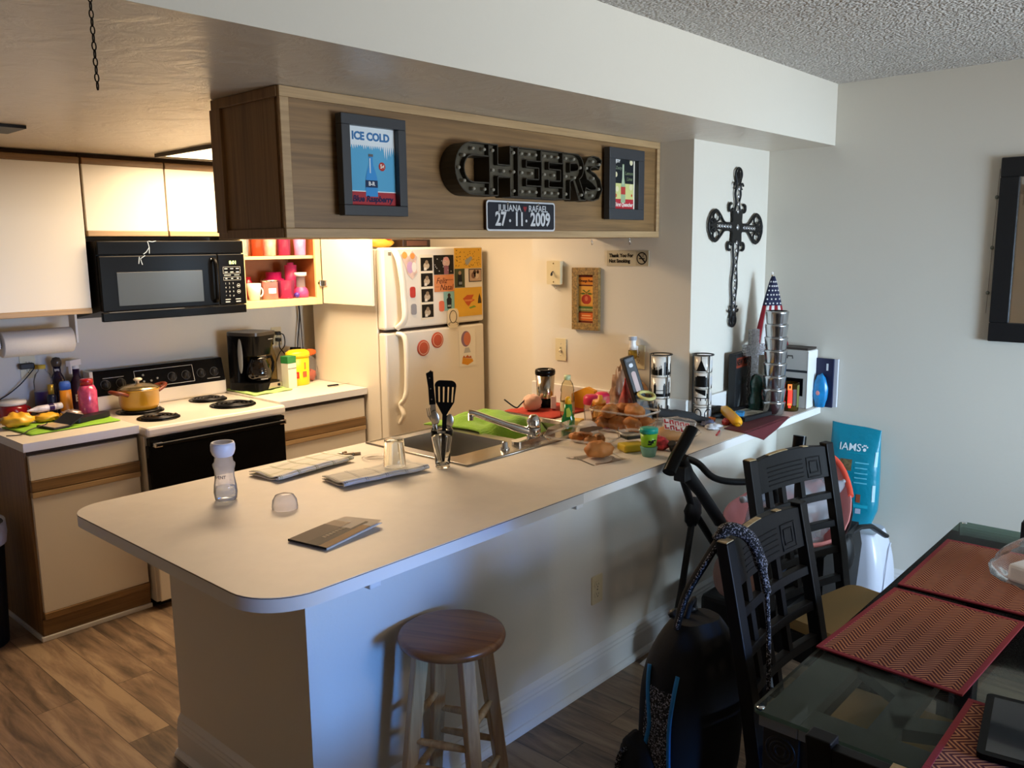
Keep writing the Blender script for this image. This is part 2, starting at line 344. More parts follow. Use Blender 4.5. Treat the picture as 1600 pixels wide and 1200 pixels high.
# sink
t = thing('kitchen_sink', 'double bowl stainless steel sink let into the peninsula counter', 'sink')
b = MB(); z = C+.004
xs = [SX0-.015, 1.255, 1.585, 1.64, 1.985, SX1+.015]; ys = [SY0-.015, .675, 1.075, SY1+.015]
for i in range(5):
    for j in range(3):
        if j == 1 and i in (1, 3): continue
        b.box(xs[i], xs[i+1], ys[j], ys[j+1], C, z, STEEL)
b.tube([(xs[0],ys[0],z-.001),(xs[-1],ys[0],z-.001),(xs[-1],ys[-1],z-.001),(xs[0],ys[-1],z-.001)], .005, STEEL, 8, True)
b.build('rim', t)
for x0, x1 in ((1.255, 1.585), (1.64, 1.985)):
    b = MB(); P0 = rrect(x0, x1, .675, 1.075, .04, 5); P1 = rrect(x0+.02, x1-.02, .695, 1.055, .05, 5); n = len(P0)
    vs = [(p[0],p[1],z) for p in P0]+[(p[0],p[1],z-.16) for p in P1]
    b.add(vs, [((i+1)%n, i, n+i, n+(i+1)%n) for i in range(n)], STEEL, True).add(vs, [tuple(range(n, 2*n))], STEEL)
    for sx, sy, px, py in ((x0,.675,0,0),(x1,.675,1,0),(x1,1.075,1,1),(x0,1.075,0,1)):
        q = [p for p in P0 if abs(p[0]-sx) <= .0401 and abs(p[1]-sy) <= .0401]; b.poly([(sx,sy)]+sorted(q, key=lambda p: math.atan2(p[1]-sy-(.02 if py == 0 else -.02), 0)*0+p[0]), z-.0005, STEEL)
    cx = (x0+x1)/2; b.at(T(cx, .87, z-.159)).ring(0, 0, .02, .045, .001, CHROME).disc(0, 0, .02, .0005, BLKM); b.build('bowl', t)
t = thing('kitchen_faucet', 'chrome single handle faucet on the sink deck', 'faucet', (1.69, .63, C+.004))
b = MB(); b.prism(rrect(-.13, .13, -.026, .026, .026, 8), 0, .012, CHROME); b.build('base_plate', t, .003)
b = MB(); b.lathe([(.031,.01),(.031,.05),(.029,.052)], CHROME).lathe([(.029,.052),(.029,.056)], BLKM).lathe([(.03,.056),(.03,.082),(.022,.098),(.014,.106),(0,.107)], CHROME); b.build('body', t)
b = MB(); b.tube(spline([(0,0,.03),(-.06,.04,.052),(-.15,.115,.098),(-.2,.155,.124),(-.218,.17,.128)]), [.024]*2+[.021]*6+[.017]*17, CHROME, 12, flat=.8); b.at(T(-.212,.164,.096)).cyl(.012, 0, .03, CHROME, 16); b.build('spout', t)
t2 = MB().at(T(1.475, .6, C+.004)).lathe([(.02,0),(.02,.008),(.013,.012),(.013,.03),(.009,.034),(0,.035)], CHROME).build('soap_pump_cap'); tag(t2, 'small chrome cap on the sink deck left of the faucet', 'cap')
# ---------------------------------------------------------------- hanging cabinet over the peninsula
HX, HY0, HY1, HZ0, HZ1 = .4477, .5103, .868, 1.7618, ZS-.001
t = thing('hanging_cabinet', 'oak veneer cabinet hanging from the soffit above the peninsula counter', 'cabinet')
MB().box(HX, XP-.001, HY0, HY1, HZ0, HZ1, W_OAKX).build('body', t, .002)
MB().box(HX-.004, HX, HY0+.02, HY1-.02, HZ0+.03, HZ1-.03, W_OAKZ).build('end_panel', t)
b = MB().box(HX-.008, XP-.002, HY0-.012, HY0, HZ1-.03, HZ1, W_OAKL).box(HX-.008, XP-.002, HY0-.012, HY0, HZ0, HZ0+.028, W_OAKL)
b.box(HX-.008, HX+.022, HY0-.012, HY0, HZ0+.028, HZ1-.03, W_OAKL).box(XP-.026, XP-.002, HY0-.012, HY0, HZ0+.028, HZ1-.03, W_OAKL); b.build('front_trim', t, .002)
b = MB().box(HX-.012, HX, HY0, HY1+.005, HZ0, HZ0+.028, W_OAKZ).box(HX-.012, HX, HY0, HY1+.005, HZ1-.03, HZ1, W_OAKZ).box(HX-.014, HX, HY1-.05, HY1+.012, HZ0+.02, HZ1-.03, W_OAKZ); b.build('end_trim', t, .002)
for y, w in ((.854, 'left'), (.633, 'right')):
    b = MB().at(T(2.40, y, HZ0)); b.tube([(0,0,0),(0,0,-.012)]+[(.009*math.sin(a), 0, -.021-.009*math.cos(a)+.0) for a in [i*.45-.3 for i in range(10)]], .002, STEEL, 6)
    tag(b.build('cup_hook'), 'small metal cup hook under the hanging cabinet, %s of the two' % w, 'hook', 'hooks under the hanging cabinet')
# framed print: ice cold drink
def frame(name, label, M, w, h, fw, d, mfr, cat='picture'):
    t = thing(name, label, cat); b = MB().at(M)
    b.box(0, w, 0, fw, 0, d, mfr).box(0, w, h-fw, h, 0, d, mfr).box(0, fw, fw, h-fw, 0, d, mfr).box(w-fw, w, fw, h-fw, 0, d, mfr)
    b.build('frame', t, .002); return t
GREYF = mat('charcoal_frame', '#35373b', .4)
M = FRONT(.629, HY0-.0125, 1.829); t = frame('framed_poster', 'framed blue ice cold drink poster, leftmost on the hanging cabinet', M, .254, .302, .032, .03, GREYF)
b = MB().at(M @ T(.032, .032, .0)); w, h = .19, .238
b.box(0, w, 0, h, .001, .008, art('#5aa6cf')); b.rect(0, w, h-.055, h, .0085, art('#dfe8ee'))
random.seed(4); pts = [(0, h-.05)]
for i in range(24):
    x = w*i/23; pts.append((x, h-.058-random.uniform(.0, .012)-(.03 if i > 17 else .01 if i < 3 else 0)*random.uniform(.4, 1))); pts.append((x+.003, h-.052))
b.poly(pts[::-1]+[(w, h-.05)], .0087, art('#dfe8ee')); b.text('ICE COLD', .033, art('#3f76ad'), w/2, h-.029, .009, bold=.0014)
b.rect(0, w, 0, .042, .0085, art('#a8383e')); b.rect(0, w, .042, .045, .0087, art('#dfe8ee')); b.text('Blue Raspberry', .026, art('#24254a'), w/2, .02, .009, bold=.0008, shear=.2)
bx = .092; b.poly([(bx-.024,.028),(bx+.024,.028),(bx+.023,.085),(bx+.017,.105),(bx+.008,.125),(bx+.007,.15),(bx-.007,.15),(bx-.008,.125),(bx-.017,.105),(bx-.023,.085)], .0088, art('#3f8fd0'))
b.rect(bx-.024, bx+.024, .056, .078, .009, art('#243656')); b.text('B-R', .017, art('#e6e6e6'), bx, .067, .0092, bold=.0006); b.rect(bx-.006, bx-.002, .1, .145, .0091, art('#dbeaf5')); b.rect(bx-.009, bx+.009, .15, .158, .009, art('#5d5d62'))
b.disc(.136, .122, .0135, .0089, art('#b23a35')); b.text('5¢', .017, art('#f0e6d8'), .136, .122, .0092, bold=.0006); b.build('print', t)
M = FRONT(2.004, HY0-.0125, 1.838); t = frame('framed_poster', 'framed lemon lime bottle poster, rightmost on the hanging cabinet', M, .264, .298, .045, .03, GREYF)
b = MB().at(M @ T(.045, .03, 0)); w, h = .174, .238; b.box(0, w, 0, h, .001, .008, art('#e6e0cc')); b.rect(.01, w-.01, h*.52, h-.01, .0085, art('#1c2024')); b.rect(.01, w-.01, .058, h*.52, .0085, art('#cfcf86')); b.rect(.01, w-.01, .012, .058, .0085, art('#b8323a'))
b.text('ENJOY', .017, art('#e8e8e4'), .035, h-.022, .009, bold=.0006); b.text('Zesty', .02, art('#7e8a74'), .05, h-.05, .009, shear=.2); b.text('Lemon', .022, art('#7f8f6a'), .128, h-.07, .009, shear=.2); b.text('Lime', .022, art('#7f8f6a'), .132, h-.094, .009, shear=.2)
b.text('Thirst Quencher', .023, art('#efe8dd'), w/2, .034, .009, shear=.2, bold=.0005, sx=.9)
bx = .085; b.poly([(bx-.017,.042),(bx+.017,.042),(bx+.017,.11),(bx+.007,.15),(bx+.006,.205),(bx-.006,.205),(bx-.007,.15),(bx-.017,.11)], .0088, art('#9db08a')); b.rect(bx-.017, bx+.017, .078, .11, .009, art('#b6403a')); b.rect(bx-.004, bx-.001, .12, .2, .009, art('#e9efe2'))
for x, y, q in ((.03,.16,.011),(.04,.1,.012),(.145,.11,.013),(.15,.075,.006),(.03,.072,.008),(.145,.215,.012)): b.disc(x, y, q, .0088, art('#e2d9b0' if y > .09 else '#c7603a'))
b.build('print', t)
# CHEERS marquee letters
RUST = mat('dark_bronze_tin', '#4a4334', .5, .3, var=.25, vscale=20); RUSTD = mat('bronze_tin_side', '#332d22', .55, .3)
t = thing('marquee_sign', 'dark metal marquee letters spelling CHEERS on the hanging cabinet', 'sign'); D = .075
def letter(ch, x, w, h, plates, outlines, bulbs):
    M = FRONT(x, HY0-.001, 1.908); b = MB().at(M)
    for p in plates: b.prism(p, 0, D-.02, RUST, RUSTD)
    for o_ in outlines:
        n = len(o_)
        for i in range(n):
            a, c = Vector((*o_[i], 0)), Vector((*o_[(i+1) % n], 0)); e = c-a
            if e.length < 1e-5: continue
            q = Vector((-e.y, e.x, 0)).normalized()*.002
            vs = [a+q, a-q, c-q, c+q]; b.add([(p.x,p.y,0.001) for p in vs]+[(p.x,p.y,D) for p in vs], [(4,5,6,7),(0,1,5,4),(1,2,6,5),(2,3,7,6),(3,0,4,7)], RUSTD)
    lo = b.build('letter', t)
    for px, py in bulbs: MB().at(M @ T(px, py, D-.02)).lathe([(.0065,0),(.0065,.014),(.005,.02),(0,.021)], mat('marquee_bulb', '#8f8a7c', .3), 10).build('bulb', lo)
H_ = .175; s = .042
def E_(w): return [(0,0),(w,0),(w,s),(s,s),(s,(H_-s)/2),(w*.9,(H_-s)/2),(w*.9,(H_+s)/2),(s,(H_+s)/2),(s,H_-s),(w,H_-s),(w,H_),(0,H_)]
w = .165; c = arc(.0875, H_/2, .0875, PI*.5, PI*1.5, 14); ci = arc(.0875, H_/2, .0455, PI*1.5, PI*.5, 12)
Cc = [(w,H_)]+c+[(w,0),(w,s)]+ci+[(w,H_-s)]; letter('C', 1.068, w, H_, [Cc], [Cc], [(w-.02,H_-.02),(.09,H_-.02),(.045,H_-.045),(.02,H_/2),(.045,.045),(.09,.02),(w-.02,.02)])
w = .15; Hh = [(0,0),(s,0),(s,(H_-s)/2),(w-s,(H_-s)/2),(w-s,0),(w,0),(w,H_),(w-s,H_),(w-s,(H_+s)/2),(s,(H_+s)/2),(s,H_),(0,H_)]
letter('H', 1.236, w, H_, [Hh], [Hh], [(.02,.02),(.02,H_/2),(.02,H_-.02),(w/2,H_/2),(w-.02,.02),(w-.02,H_/2),(w-.02,H_-.02)])
for x in (1.390, 1.520):
    w = .126; letter('E', x, w, H_, [E_(w)], [E_(w)], [(.02,.02),(.06,.02),(.1,.02),(.02,H_/2),(.075,H_/2),(.02,H_-.02),(.06,H_-.02),(.1,H_-.02)])
w = .14; rb = arc(.08, H_-.05, .05, PI/2, -PI/2, 10); out = [(0,0),(s,0),(s,.07),(.062,.075),(.098,0),(w+.005,0),(.1,.08)]+rb[::-1][2:]+[(0,H_)]
hole = [(s,H_-s+.005)]+arc(.08, H_-.05, .016, PI/2, -PI/2, 6)+[(s,.105)]
ro = arc(.08, H_-.05, .05, PI/2, -PI/2, 10); ri = arc(.08, H_-.05, .016, -PI/2, PI/2, 8)
letter('R', 1.650, w, H_, [[(0,0),(s,0),(s,H_),(0,H_)], [(s,H_)]+ro+[(s,H_-.1),(s,H_-.066)]+ri+[(s,H_-.034)], [(.055,.076),(.098,0),(w+.005,0),(.098,.08)]], [out, hole], [(.02,.02),(.02,H_/2),(.02,H_-.02),(.07,H_-.02),(.112,H_-.05),(.075,.085),(.12,.02)])
cl = [(.118,.142),(.1,.152),(.072,.154),(.045,.146),(.03,.126),(.042,.1),(.075,.088),(.102,.07),(.112,.047),(.098,.026),(.068,.02),(.04,.022),(.016,.03)]
cl = [Vector((p[0],p[1],0)) for p in cl]; Lq, Rq = [], []
for i, p in enumerate(cl):
    e = (cl[min(i+1,len(cl)-1)]-cl[max(i-1,0)]).normalized(); q = Vector((-e.y,e.x,0))*.0205; Lq.append(((p+q).x,(p+q).y)); Rq.append(((p-q).x,(p-q).y))
letter('S', 1.773, .13, H_, [[Lq[i],Lq[i+1],Rq[i+1],Rq[i]] for i in range(len(cl)-1)], [Lq+Rq[::-1]], [(.115,.145),(.072,.154),(.03,.126),(.075,.088),(.112,.047),(.068,.02),(.02,.03)])
# date plate
NAVY = mat('plate_navy', '#141a26', .35); PLW = mat('plate_white', '#c9ccd0', .35)
t = thing('name_plate', 'dark licence style plate reading JULIANA RAFAEL 27 11 2009 under the marquee letters', 'plate')
b = MB().at(FRONT(1.279, HY0-.0125, 1.786)); b.prism(rrect(0,.392,0,.11,.012), 0, .003, PLW).prism(rrect(.006,.386,.006,.104,.009), .003, .0036, NAVY)
b.build('plate', t)
b = MB().at(FRONT(1.279, HY0-.0125, 1.786)); b.text('JULIANA', .034, PLW, .062, .083, .0042, align='LEFT', bold=.0004, sx=.98); b.text('RAFAEL', .034, PLW, .345, .083, .0042, align='RIGHT', bold=.0004, sx=.98)
hp = [(0,-.012)]+[(-.010,.002),(-.0095,.008),(-.005,.0095),(0,.006),(.005,.0095),(.0095,.008),(.010,.002)]; b.at(FRONT(1.279+.212, HY0-.0125, 1.786+.083)).poly(hp, .004, mat('plate_heart_red', '#8c2328', .4))
b.at(FRONT(1.279, HY0-.0125, 1.786)); b.text('27', .07, PLW, .075, .042, .0042, bold=.002, sx=.85); b.text('11', .07, PLW, .178, .042, .0042, bold=.002, sx=.85); b.text('2009', .07, PLW, .302, .042, .0042, bold=.002, sx=.85)
b.disc(.126, .038, .0055, .0042, PLW, 12); b.disc(.219, .038, .0055, .0042, PLW, 12); b.build('lettering', t)
for x in (.115, .29):
    MB().at(FRONT(1.279+x, HY0-.0125, 1.786+.101)).lathe([(.005,.003),(.004,.006),(0,.007)], STEEL, 10).build('screw', t)
# chain that hangs from the dining ceiling
b = MB(); n = 36; L_ = .0155; top = ZC-.02
for i in range(n):
    zc = top-i*.0128; a = (i % 2)*PI/2; pts = [(.0034*math.cos(q), 0, .0072*math.sin(q)) for q in [2*PI*k/10 for k in range(10)]]
    b.at(T(-.33, -.13, zc) @ R(a)).tube(pts, .0012, mat('dark_chain_metal', '#2a241e', .4, .8), 5, True)
b.at(T(-.33, -.13, 0)).cyl(.012, ZC-.012, ZC, STEEL, 12)
tag(b.build('hanging_chain'), 'thin dark metal chain hanging from the ceiling at top left', 'chain')
# ---------------------------------------------------------------- kitchen run: base cabinets, counters
KX0, KX1, SXL, SXR, FX0, FX1 = .2453, .7475, .7515, 1.5085, 2.115, 2.93
def base_cabinet(name, label, x0, x1, left_vis, rows):
    t = thing(name, label, 'cabinet', ((x0+x1)/2, 2.31, 0)); o = (x0+x1)/2
    b = MB().at(T(-o, -2.31, 0)); b.box(x0, x1, 2.318, YK-.001, .02, .874, W_OAKZ)
    b.build('body', t, .001)
    MB().at(T(-o, -2.31, 0)).box(x0+.01, x1-.001, 2.309, 2.318, .856, .874, DARKGAP).build('gap_strip', t)
    MB().at(T(-o, -2.31, 0)).box(x0+.002, x1-.002, 2.307, 2.318, .02, .098, W_OAKX).build('toe_kick', t, .001)
    b = MB().at(T(-o, -2.31, 0)); b.box(x0-.012, x1, 2.294, 2.307, 0, .022, PAINT_W)
    if left_vis: b.box(x0-.012, x0, 2.307, YK-.001, 0, .022, PAINT_W)
    b.build('shoe_moulding', t, .003)
    for kind, z0, z1, rail in rows:
        p = MB().at(T(-o, -2.31, 0)).box(x0+.01, x1-.008, 2.296, 2.317, z0, z1, CABW).build(kind, t, .002)
        for a, c in rail: MB().at(T(-o, -2.31, 0)).box(x0+.008, x1-.006, 2.289, 2.317, a, c, W_OAKL if c-a < .03 else W_OAKX).build('finger_rail', p, .003)
    return t
base_cabinet('base_cabinet', 'white fronted oak base cabinet left of the stove with one drawer and one door', KX0+.01, KX1, True, [('drawer', .742, .853, [(.692, .741)]), ('door', .132, .663, [(.664, .69), (.1, .131)])])
base_cabinet('base_cabinet', 'white fronted oak drawer cabinet between the stove and the refrigerator', SXR+.006, FX0-.012, False, [('drawer', .742, .853, [(.692, .741)]), ('drawer', .5, .663, [(.664, .69), (.462, .499)]), ('drawer', .132, .46, [(.1, .131)])])
for x0, x1, lb in ((KX0, KX1, 'short laminate counter left of the stove covered with bottles and snacks'), (SXR+.004, FX0-.004, 'short laminate counter between the stove and the refrigerator')):
    t = thing('countertop', lb, 'countertop'); MB().box(x0, x1, 2.283, YK-.001, C-.038, C-.002, EDGE).build('edge_band', t); MB().box(x0, x1, 2.283, YK-.001, C-.002, C, LAM).build('top', t)
# stove
t = thing('electric_range', 'white and black electric coil range with a black glass oven door', 'stove', ((SXL+SXR)/2, 2.22, 0)); ox = (SXL+SXR)/2
def S(): return MB().at(T(-ox, -2.22, 0))
zt = .908
S().box(SXL+.004, SXR-.004, 2.262, YK-.04, .03, .86, APPL).build('body', t, .004)
S().box(SXL, SXR, 2.215, YK-.03, .858, zt, COOKW).build('cooktop', t, .014)
b = S(); b.box(SXL, SXR, YK-.115, YK-.03, zt, 1.0, COOKW); b.build('backsplash', t, .012)
b = S(); vs = []
b.add([(SXL+.02,YK-.118,.985),(SXR-.006,YK-.118,.985),(SXR-.006,YK-.03,.985),(SXL+.02,YK-.03,.985),(SXL+.02,YK-.085,1.115),(SXR-.006,YK-.085,1.115),(SXR-.006,YK-.03,1.115),(SXL+.02,YK-.03,1.115)], [(3,2,1,0),(4,5,6,7),(0,1,5,4),(1,2,6,5),(2,3,7,6),(3,0,4,7)], BLK)
cp = b.build('control_panel', t, .004); S().box(SXL, SXL+.018, YK-.112, YK-.03, .985, 1.118, COOKW).build('panel_end_cap', t, .003)
ang = math.atan2(.033, .13); PM = T(-ox, -2.22, 0) @ T(SXL+.02, YK-.1185, .985) @ Matrix.Rotation(-ang, 4, 'X') @ Matrix(((1,0,0,0),(0,0,-1,0),(0,1,0,0),(0,0,0,1)))
b = MB().at(PM); lw = .002; GR = mat('panel_print_grey', '#8a8a88', .4); x0, x1, y0, y1 = .215, .545, .018, .112
for q in ((x0,x1,y0,y0+lw),(x0,x1,y1-lw,y1),(x0,x0+lw,y0,y1),(x1-lw,x1,y0,y1)): b.rect(*q, .001, mat('panel_outline', '#c9c9c6', .3))
for q in ((.05,.16,.09),(.62,.7,.02)): b.rect(q[0], q[1], q[2], q[2]+.004, .001, GR)
b.build('panel_print', cp)
for x in (.06, .14, .42, .5, .59, .67):
    k = MB().at(PM @ T(x, .058, 0)); k.lathe([(.024,0),(.022,.006),(.02,.008),(.017,.02),(0,.021)], BLKM, 20).box(-.003,.003,-.018,.018,.02,.024,BLKM); k.ring(0,0,.0235,.026,.0012,mat('knob_scale','#4a4a4a',.5),24); k.build('knob', t)
for x, y in ((.26,.05),(.3,.05),(.26,.085),(.335,.06)): MB().at(PM @ T(x, y, 0)).cyl(.006, 0, .006, GR, 10).build('button', t)
S().box(SXL+.008, SXR-.008, 2.222, 2.262, .235, .815, BLK).build('oven_door', t, .006)
b = S(); b.tube([(SXL+.03,2.19,.825),(SXR-.03,2.19,.825)], .010, BLK, 10); b.box(SXL+.012,SXR-.012,2.218,2.25,.816,.852,BLK); b.build('door_handle', t)
for a in (SXL+.02, SXR-.06): S().box(a, a+.04, 2.184, 2.222, .812, .836, CHROME).build('handle_end', t, .004)
S().box(SXL+.008, SXR-.008, 2.226, 2.262, .04, .225, APPL).build('storage_drawer', t, .006)
S().box(SXL+.03, SXR-.03, 2.29, 2.32, .0, .04, BLKM).build('toe_base', t)
for x, y, r, lb in ((.925,2.655,.105,'l'),(.905,2.41,.09,'l'),(1.32,2.69,.09,'l'),(1.325,2.435,.108,'l')):
    b = S(); b.at(T(x-ox, y-2.22, zt)); b.lathe([(r+.012,.0005),(r+.011,.005),(r,.005),(r*.85,.001),(0,.001)], BLK, 32); dp = b.build('drip_pan', t)
    pts = [((.018+(r-.02)*a/60)*math.cos(a*2*PI/15), (.018+(r-.02)*a/60)*math.sin(a*2*PI/15), .009) for a in range(61)]
    MB().at(T(x-ox, y-2.22, zt)).tube(pts, .0052, mat('burner_coil', '#17161a', .35, .4), 6).build('coil', dp)
# pot on the rear left burner
MUST = mat('mustard_enamel', '#b8861a', .3, coat=.4); BRN = mat('brown_bakelite', '#6e2f18', .35)
t = thing('cooking_pot', 'mustard yellow pot with two brown handles on the rear left burner', 'pot', (.925, 2.655, zt+.0148), .25)
MB().lathe([(0,0),(.078,0),(.088,.008),(.096,.03),(.098,.1),(.101,.102),(.101,.106),(.095,.106),(.093,.03),(.08,.006),(0,.006)], MUST, 36).build('pot_body', t)
MB().lathe([(.1,.107),(.1,.112),(.07,.124),(.03,.132),(0,.134),(.0,.132),(.07,.121),(.096,.108)], mat('pot_lid_metal', '#b9a173', .18, .85), 36).at(T(0,0,.133)).lathe([(.006,0),(.006,.01),(.02,.016),(.022,.022),(.015,.028),(0,.029)], mat('lid_knob_glass','#d9cfb8',.15),20).build('lid', t)
for sgn in (-1, 1):
    M = R(0 if sgn > 0 else PI); b = MB().at(M); b.tube(spline([(.094,-.035,.085),(.13,-.033,.1),(.155,-.012,.108),(.155,.012,.108),(.13,.033,.1),(.094,.035,.085)], 4), .012, BRN, 10, flat=.8); b.build('handle', t)
# over the range microwave
t = thing('microwave_oven', 'black over the range microwave with a handle and keypad', 'microwave', (1.125, 2.55, 1.385)); MX = (.738, 1.512)
def Mw(): return MB().at(T(-1.125, -2.55, -1.385))
b = Mw(); x0, x1 = MX
b.add([(x0,2.575,1.44),(x1,2.575,1.44),(x1,YK-.001,1.385),(x0,YK-.001,1.385),(x0,2.575,1.775),(x1,2.575,1.775),(x1,YK-.001,1.775),(x0,YK-.001,1.775)], [(3,2,1,0),(4,5,6,7),(0,1,5,4),(1,2,6,5),(2,3,7,6),(3,0,4,7)], BLKM); b.build('body', t)
Mw().box(x0, x1, 2.552, 2.575, 1.71, 1.777, BLK).build('vent_panel', t, .004)
Mw().box(x0, x1, 2.552, 2.575, 1.388, 1.432, BLK).build('lower_panel', t, .004)
d = Mw().box(x0, 1.352, 2.546, 2.575, 1.436, 1.706, BLK).build('door', t, .005)
Mw().box(.818, 1.262, 2.5445, 2.547, 1.462, 1.625, mat('microwave_window', '#3d4245', .25)).build('window', d, .001)
b = Mw(); b.tube(spline([(1.325,2.545,1.68),(1.325,2.518,1.665),(1.325,2.512,1.57),(1.325,2.518,1.475),(1.325,2.545,1.46)], 5), .011, BLK, 10); b.build('handle', d)
Mw().box(1.31,1.34,2.538,2.546,1.672,1.684,CHROME).build('handle_end', d, .002)
k = Mw().box(1.356, x1, 2.548, 2.575, 1.436, 1.706, BLK).build('control_panel', t, .004)
b = Mw(); b.at(T(-1.125,-2.55,-1.385) @ FRONT(1.356, 2.5475, 1.436)); GRN = mat('clock_display_green', '#c6e88a', .4, emit=1.6); PR = mat('keypad_print', '#b9bcb8', .5)
b.text('8:01', .026, GRN, .086, .224, .0004, bold=.0004); b.build('display', k)
b = MB().at(T(-1.125,-2.55,-1.385) @ FRONT(1.356, 2.5475, 1.436)); lw = .0012
def outl(x0,x1,y0,y1): 
    for q in ((x0,x1,y0,y0+lw),(x0,x1,y1-lw,y1),(x0,x0+lw,y0,y1),(x1-lw,x1,y0,y1)): b.rect(*q, .0006, PR)
outl(.026,.128,.166,.202); outl(.026,.128,.13,.148)
for i in range(3):
    for j in range(2): b.rect(.034+i*.034,.052+i*.034,.172+j*.018,.176+j*.018,.0006,PR)
    b.rect(.036+i*.034,.048+i*.034,.137,.142,.0006,PR)
for j in range(4):
    for i in range(3): b.text(('123','456','789','*0#')[j][i], .013, PR, .036+i*.022, .113-j*.022, .0006)
for y in (.1,.068): b.ring(.112, y, .009, .0105, .0006, PR, 16).rect(.106,.118,y-.002,y+.002,.0006,PR)
b.rect(.03,.06,.026,.03,.0006,PR); b.rect(.09,.12,.026,.03,.0006,PR); b.rect(.03,.056,.012,.018,.0006,PR); b.rect(.092,.12,.012,.018,.0006,PR); b.rect(.03,.07,.156,.159,.0006,PR); b.rect(.09,.12,.156,.159,.0006,PR); b.build('keypad', k)
Mw().box(x0+.03, 1.15, 2.5435, 2.5475, 1.432, 1.4345, mat('door_strip', '#6a6a68', .3)).build('door_strip', d)
b = Mw(); b.at(T(-1.125,-2.55,-1.385) @ FRONT(0, 2.5515, 0)); DR = mat('dried_pale_drip', '#aebfd0', .25)
for p in ([(.985,1.776),(.992,1.745),(.975,1.722),(.96,1.712)],[(.99,1.776),(1.01,1.772),(1.03,1.777)],[(.992,1.745),(.99,1.715)],[(.965,1.705),(.94,1.69),(.948,1.66)],[(.935,1.7),(.93,1.665)]): b.tube([(x,z,.0 if z > 1.708 else .006) for x, z in p], .0022, DR, 5, flat=.4)
b.build('drip_mark', t, label='pale dried drip on the front')
# wall cabinets
def wall_cabinet(label, x0, x1, z0, z1, splits):
    t = thing('wall_cabinet', label, 'cabinet', (x0, 2.6, z0)); q = T(-x0, -2.6, -z0)
    MB().at(q).box(x0, x1, 2.619, YK-.001, z0, z1, W_OAKX).build('body', t)
    for a, c in splits:
        d = MB().at(q).box(a+.004, c-.004, 2.6, 2.618, z0+.026, z1-.03, CABW).build('door', t, .002)
        MB().at(q).box(a+.004, c-.004, 2.596, 2.618, z1-.03, z1, W_OAKX).build('top_rail', d, .003)
        MB().at(q).box(a+.004, c-.004, 2.594, 2.618, z0, z0+.026, W_OAKL).build('finger_rail', d, .003)
    MB().at(q).box(x0, x1, 2.63, YK-.001, z1, ZS-.001, DARKGAP).build('shade_filler', t)  # dark brown fill paints in the shade between cabinet top and ceiling
    return t
wall_cabinet('tall white wall cabinet at far left above the paper towel roll', .06, .712, 1.432, 2.168, [(.06, .712)])
wall_cabinet('short two door white wall cabinet above the microwave', .716, 1.522, 1.80, 2.168, [(.716, 1.122), (1.122, 1.522)])
LW = mat('pale_maple_frame', '#dcc38d', .4, var=.06, vscale=20); INN = mat('cabinet_inside_wood', '#a5673a', .5, var=.1)
t = thing('wall_cabinet', 'open wall cabinet full of pink cups right of the microwave', 'cabinet', (1.526, 2.6, 1.40)); q = T(-1.526, -2.6, -1.40); x0, x1, z0, z1 = 1.526, 2.05, 1.40, 2.168
MB().at(q).box(x0, x0+.016, 2.62, YK-.001, z0, z1, LW).build('side_panel', t); MB().at(q).box(x1-.016, x1, 2.62, YK-.001, z0, z1, INN).build('side_panel', t)
MB().at(q).box(x0+.016, x1-.016, YK-.01, YK-.001, z0, z1, INN).build('back_panel', t)
MB().at(q).box(x0+.016, x1-.016, 2.62, YK-.01, z0+.026, z0+.042, LW).build('bottom_panel', t); MB().at(q).box(x0+.016, x1-.016, 2.62, YK-.01, z1-.02, z1, LW).build('top_panel', t)
MB().at(q).box(x0+.017, x1-.017, 2.635, YK-.01, 1.672, 1.69, LW).build('shelf', t)
b = MB().at(q); b.box(x0, x0+.02, 2.6, 2.62, z0, z1, LW).box(x1-.038, x1, 2.6, 2.62, z0, z1, LW).box(x0+.02, x1-.038, 2.6, 2.62, z0, z0+.04, LW).box(x0+.02, x1-.038, 2.6, 2.62, z1-.04, z1, LW); b.build('face_frame', t, .002)
d = MB().at(q).box(2.054, 2.072, 2.135, 2.598, z0+.004, z1-.01, mat('cabinet_door_inside', '#e9e1cc', .35)).build('door', t, .002)
b = MB().at(q); b.box(2.028,2.052,2.585,2.6,1.505,1.545,STEEL).box(2.046,2.055,2.55,2.6,1.508,1.542,STEEL).box(2.02,2.03,2.6,2.612,1.515,1.535,STEEL); b.build('hinge', d, .002)
# cups in the open cabinet
def cup(name, label, x, y, z, prof, m, cat='cup', extra=None, group='cups in the open cabinet', mats=None):
    t = MB().lathe(prof, m, 24, mats=mats)
    if extra: extra(t)
    o = t.build(name); o.location = (x, y, z); return tag(o, label, cat, group)
def tumbler(r0, r1, h): return [(0,0),(r0,0),(r0,.002),(r1,h),(r1-.003,h),(r0-.003,.004),(0,.004)]
PK = mat('pink_plastic', '#e0457e', .35); PKL = mat('pale_pink_ceramic', '#e79a96', .35); PKC = clear('pink_clear_plastic', '#f2a0bd', haze=.3, white='#e86a9a'); ORC = clear('orange_clear_plastic', '#f5b48a', haze=.35, white='#ee7b4a'); MAG = mat('magenta_plastic', '#c01c62', .35); REDM = mat('red_metallic_cup', '#a3142c', .25, coat=.5); CER = mat('white_ceramic', '#e9e4da', .2, coat=.3)
zs, zl = 1.691, 1.443
cup('water_glass', 'clear glass at the left end of the upper shelf of the open cabinet', 1.60, 2.70, zs, tumbler(.026,.034,.12), CLEARH, 'glass')
cup('plastic_cup', 'orange tinted tumbler second from the left on the upper shelf of the open cabinet', 1.685, 2.70, zs, tumbler(.034,.04,.14), ORC)
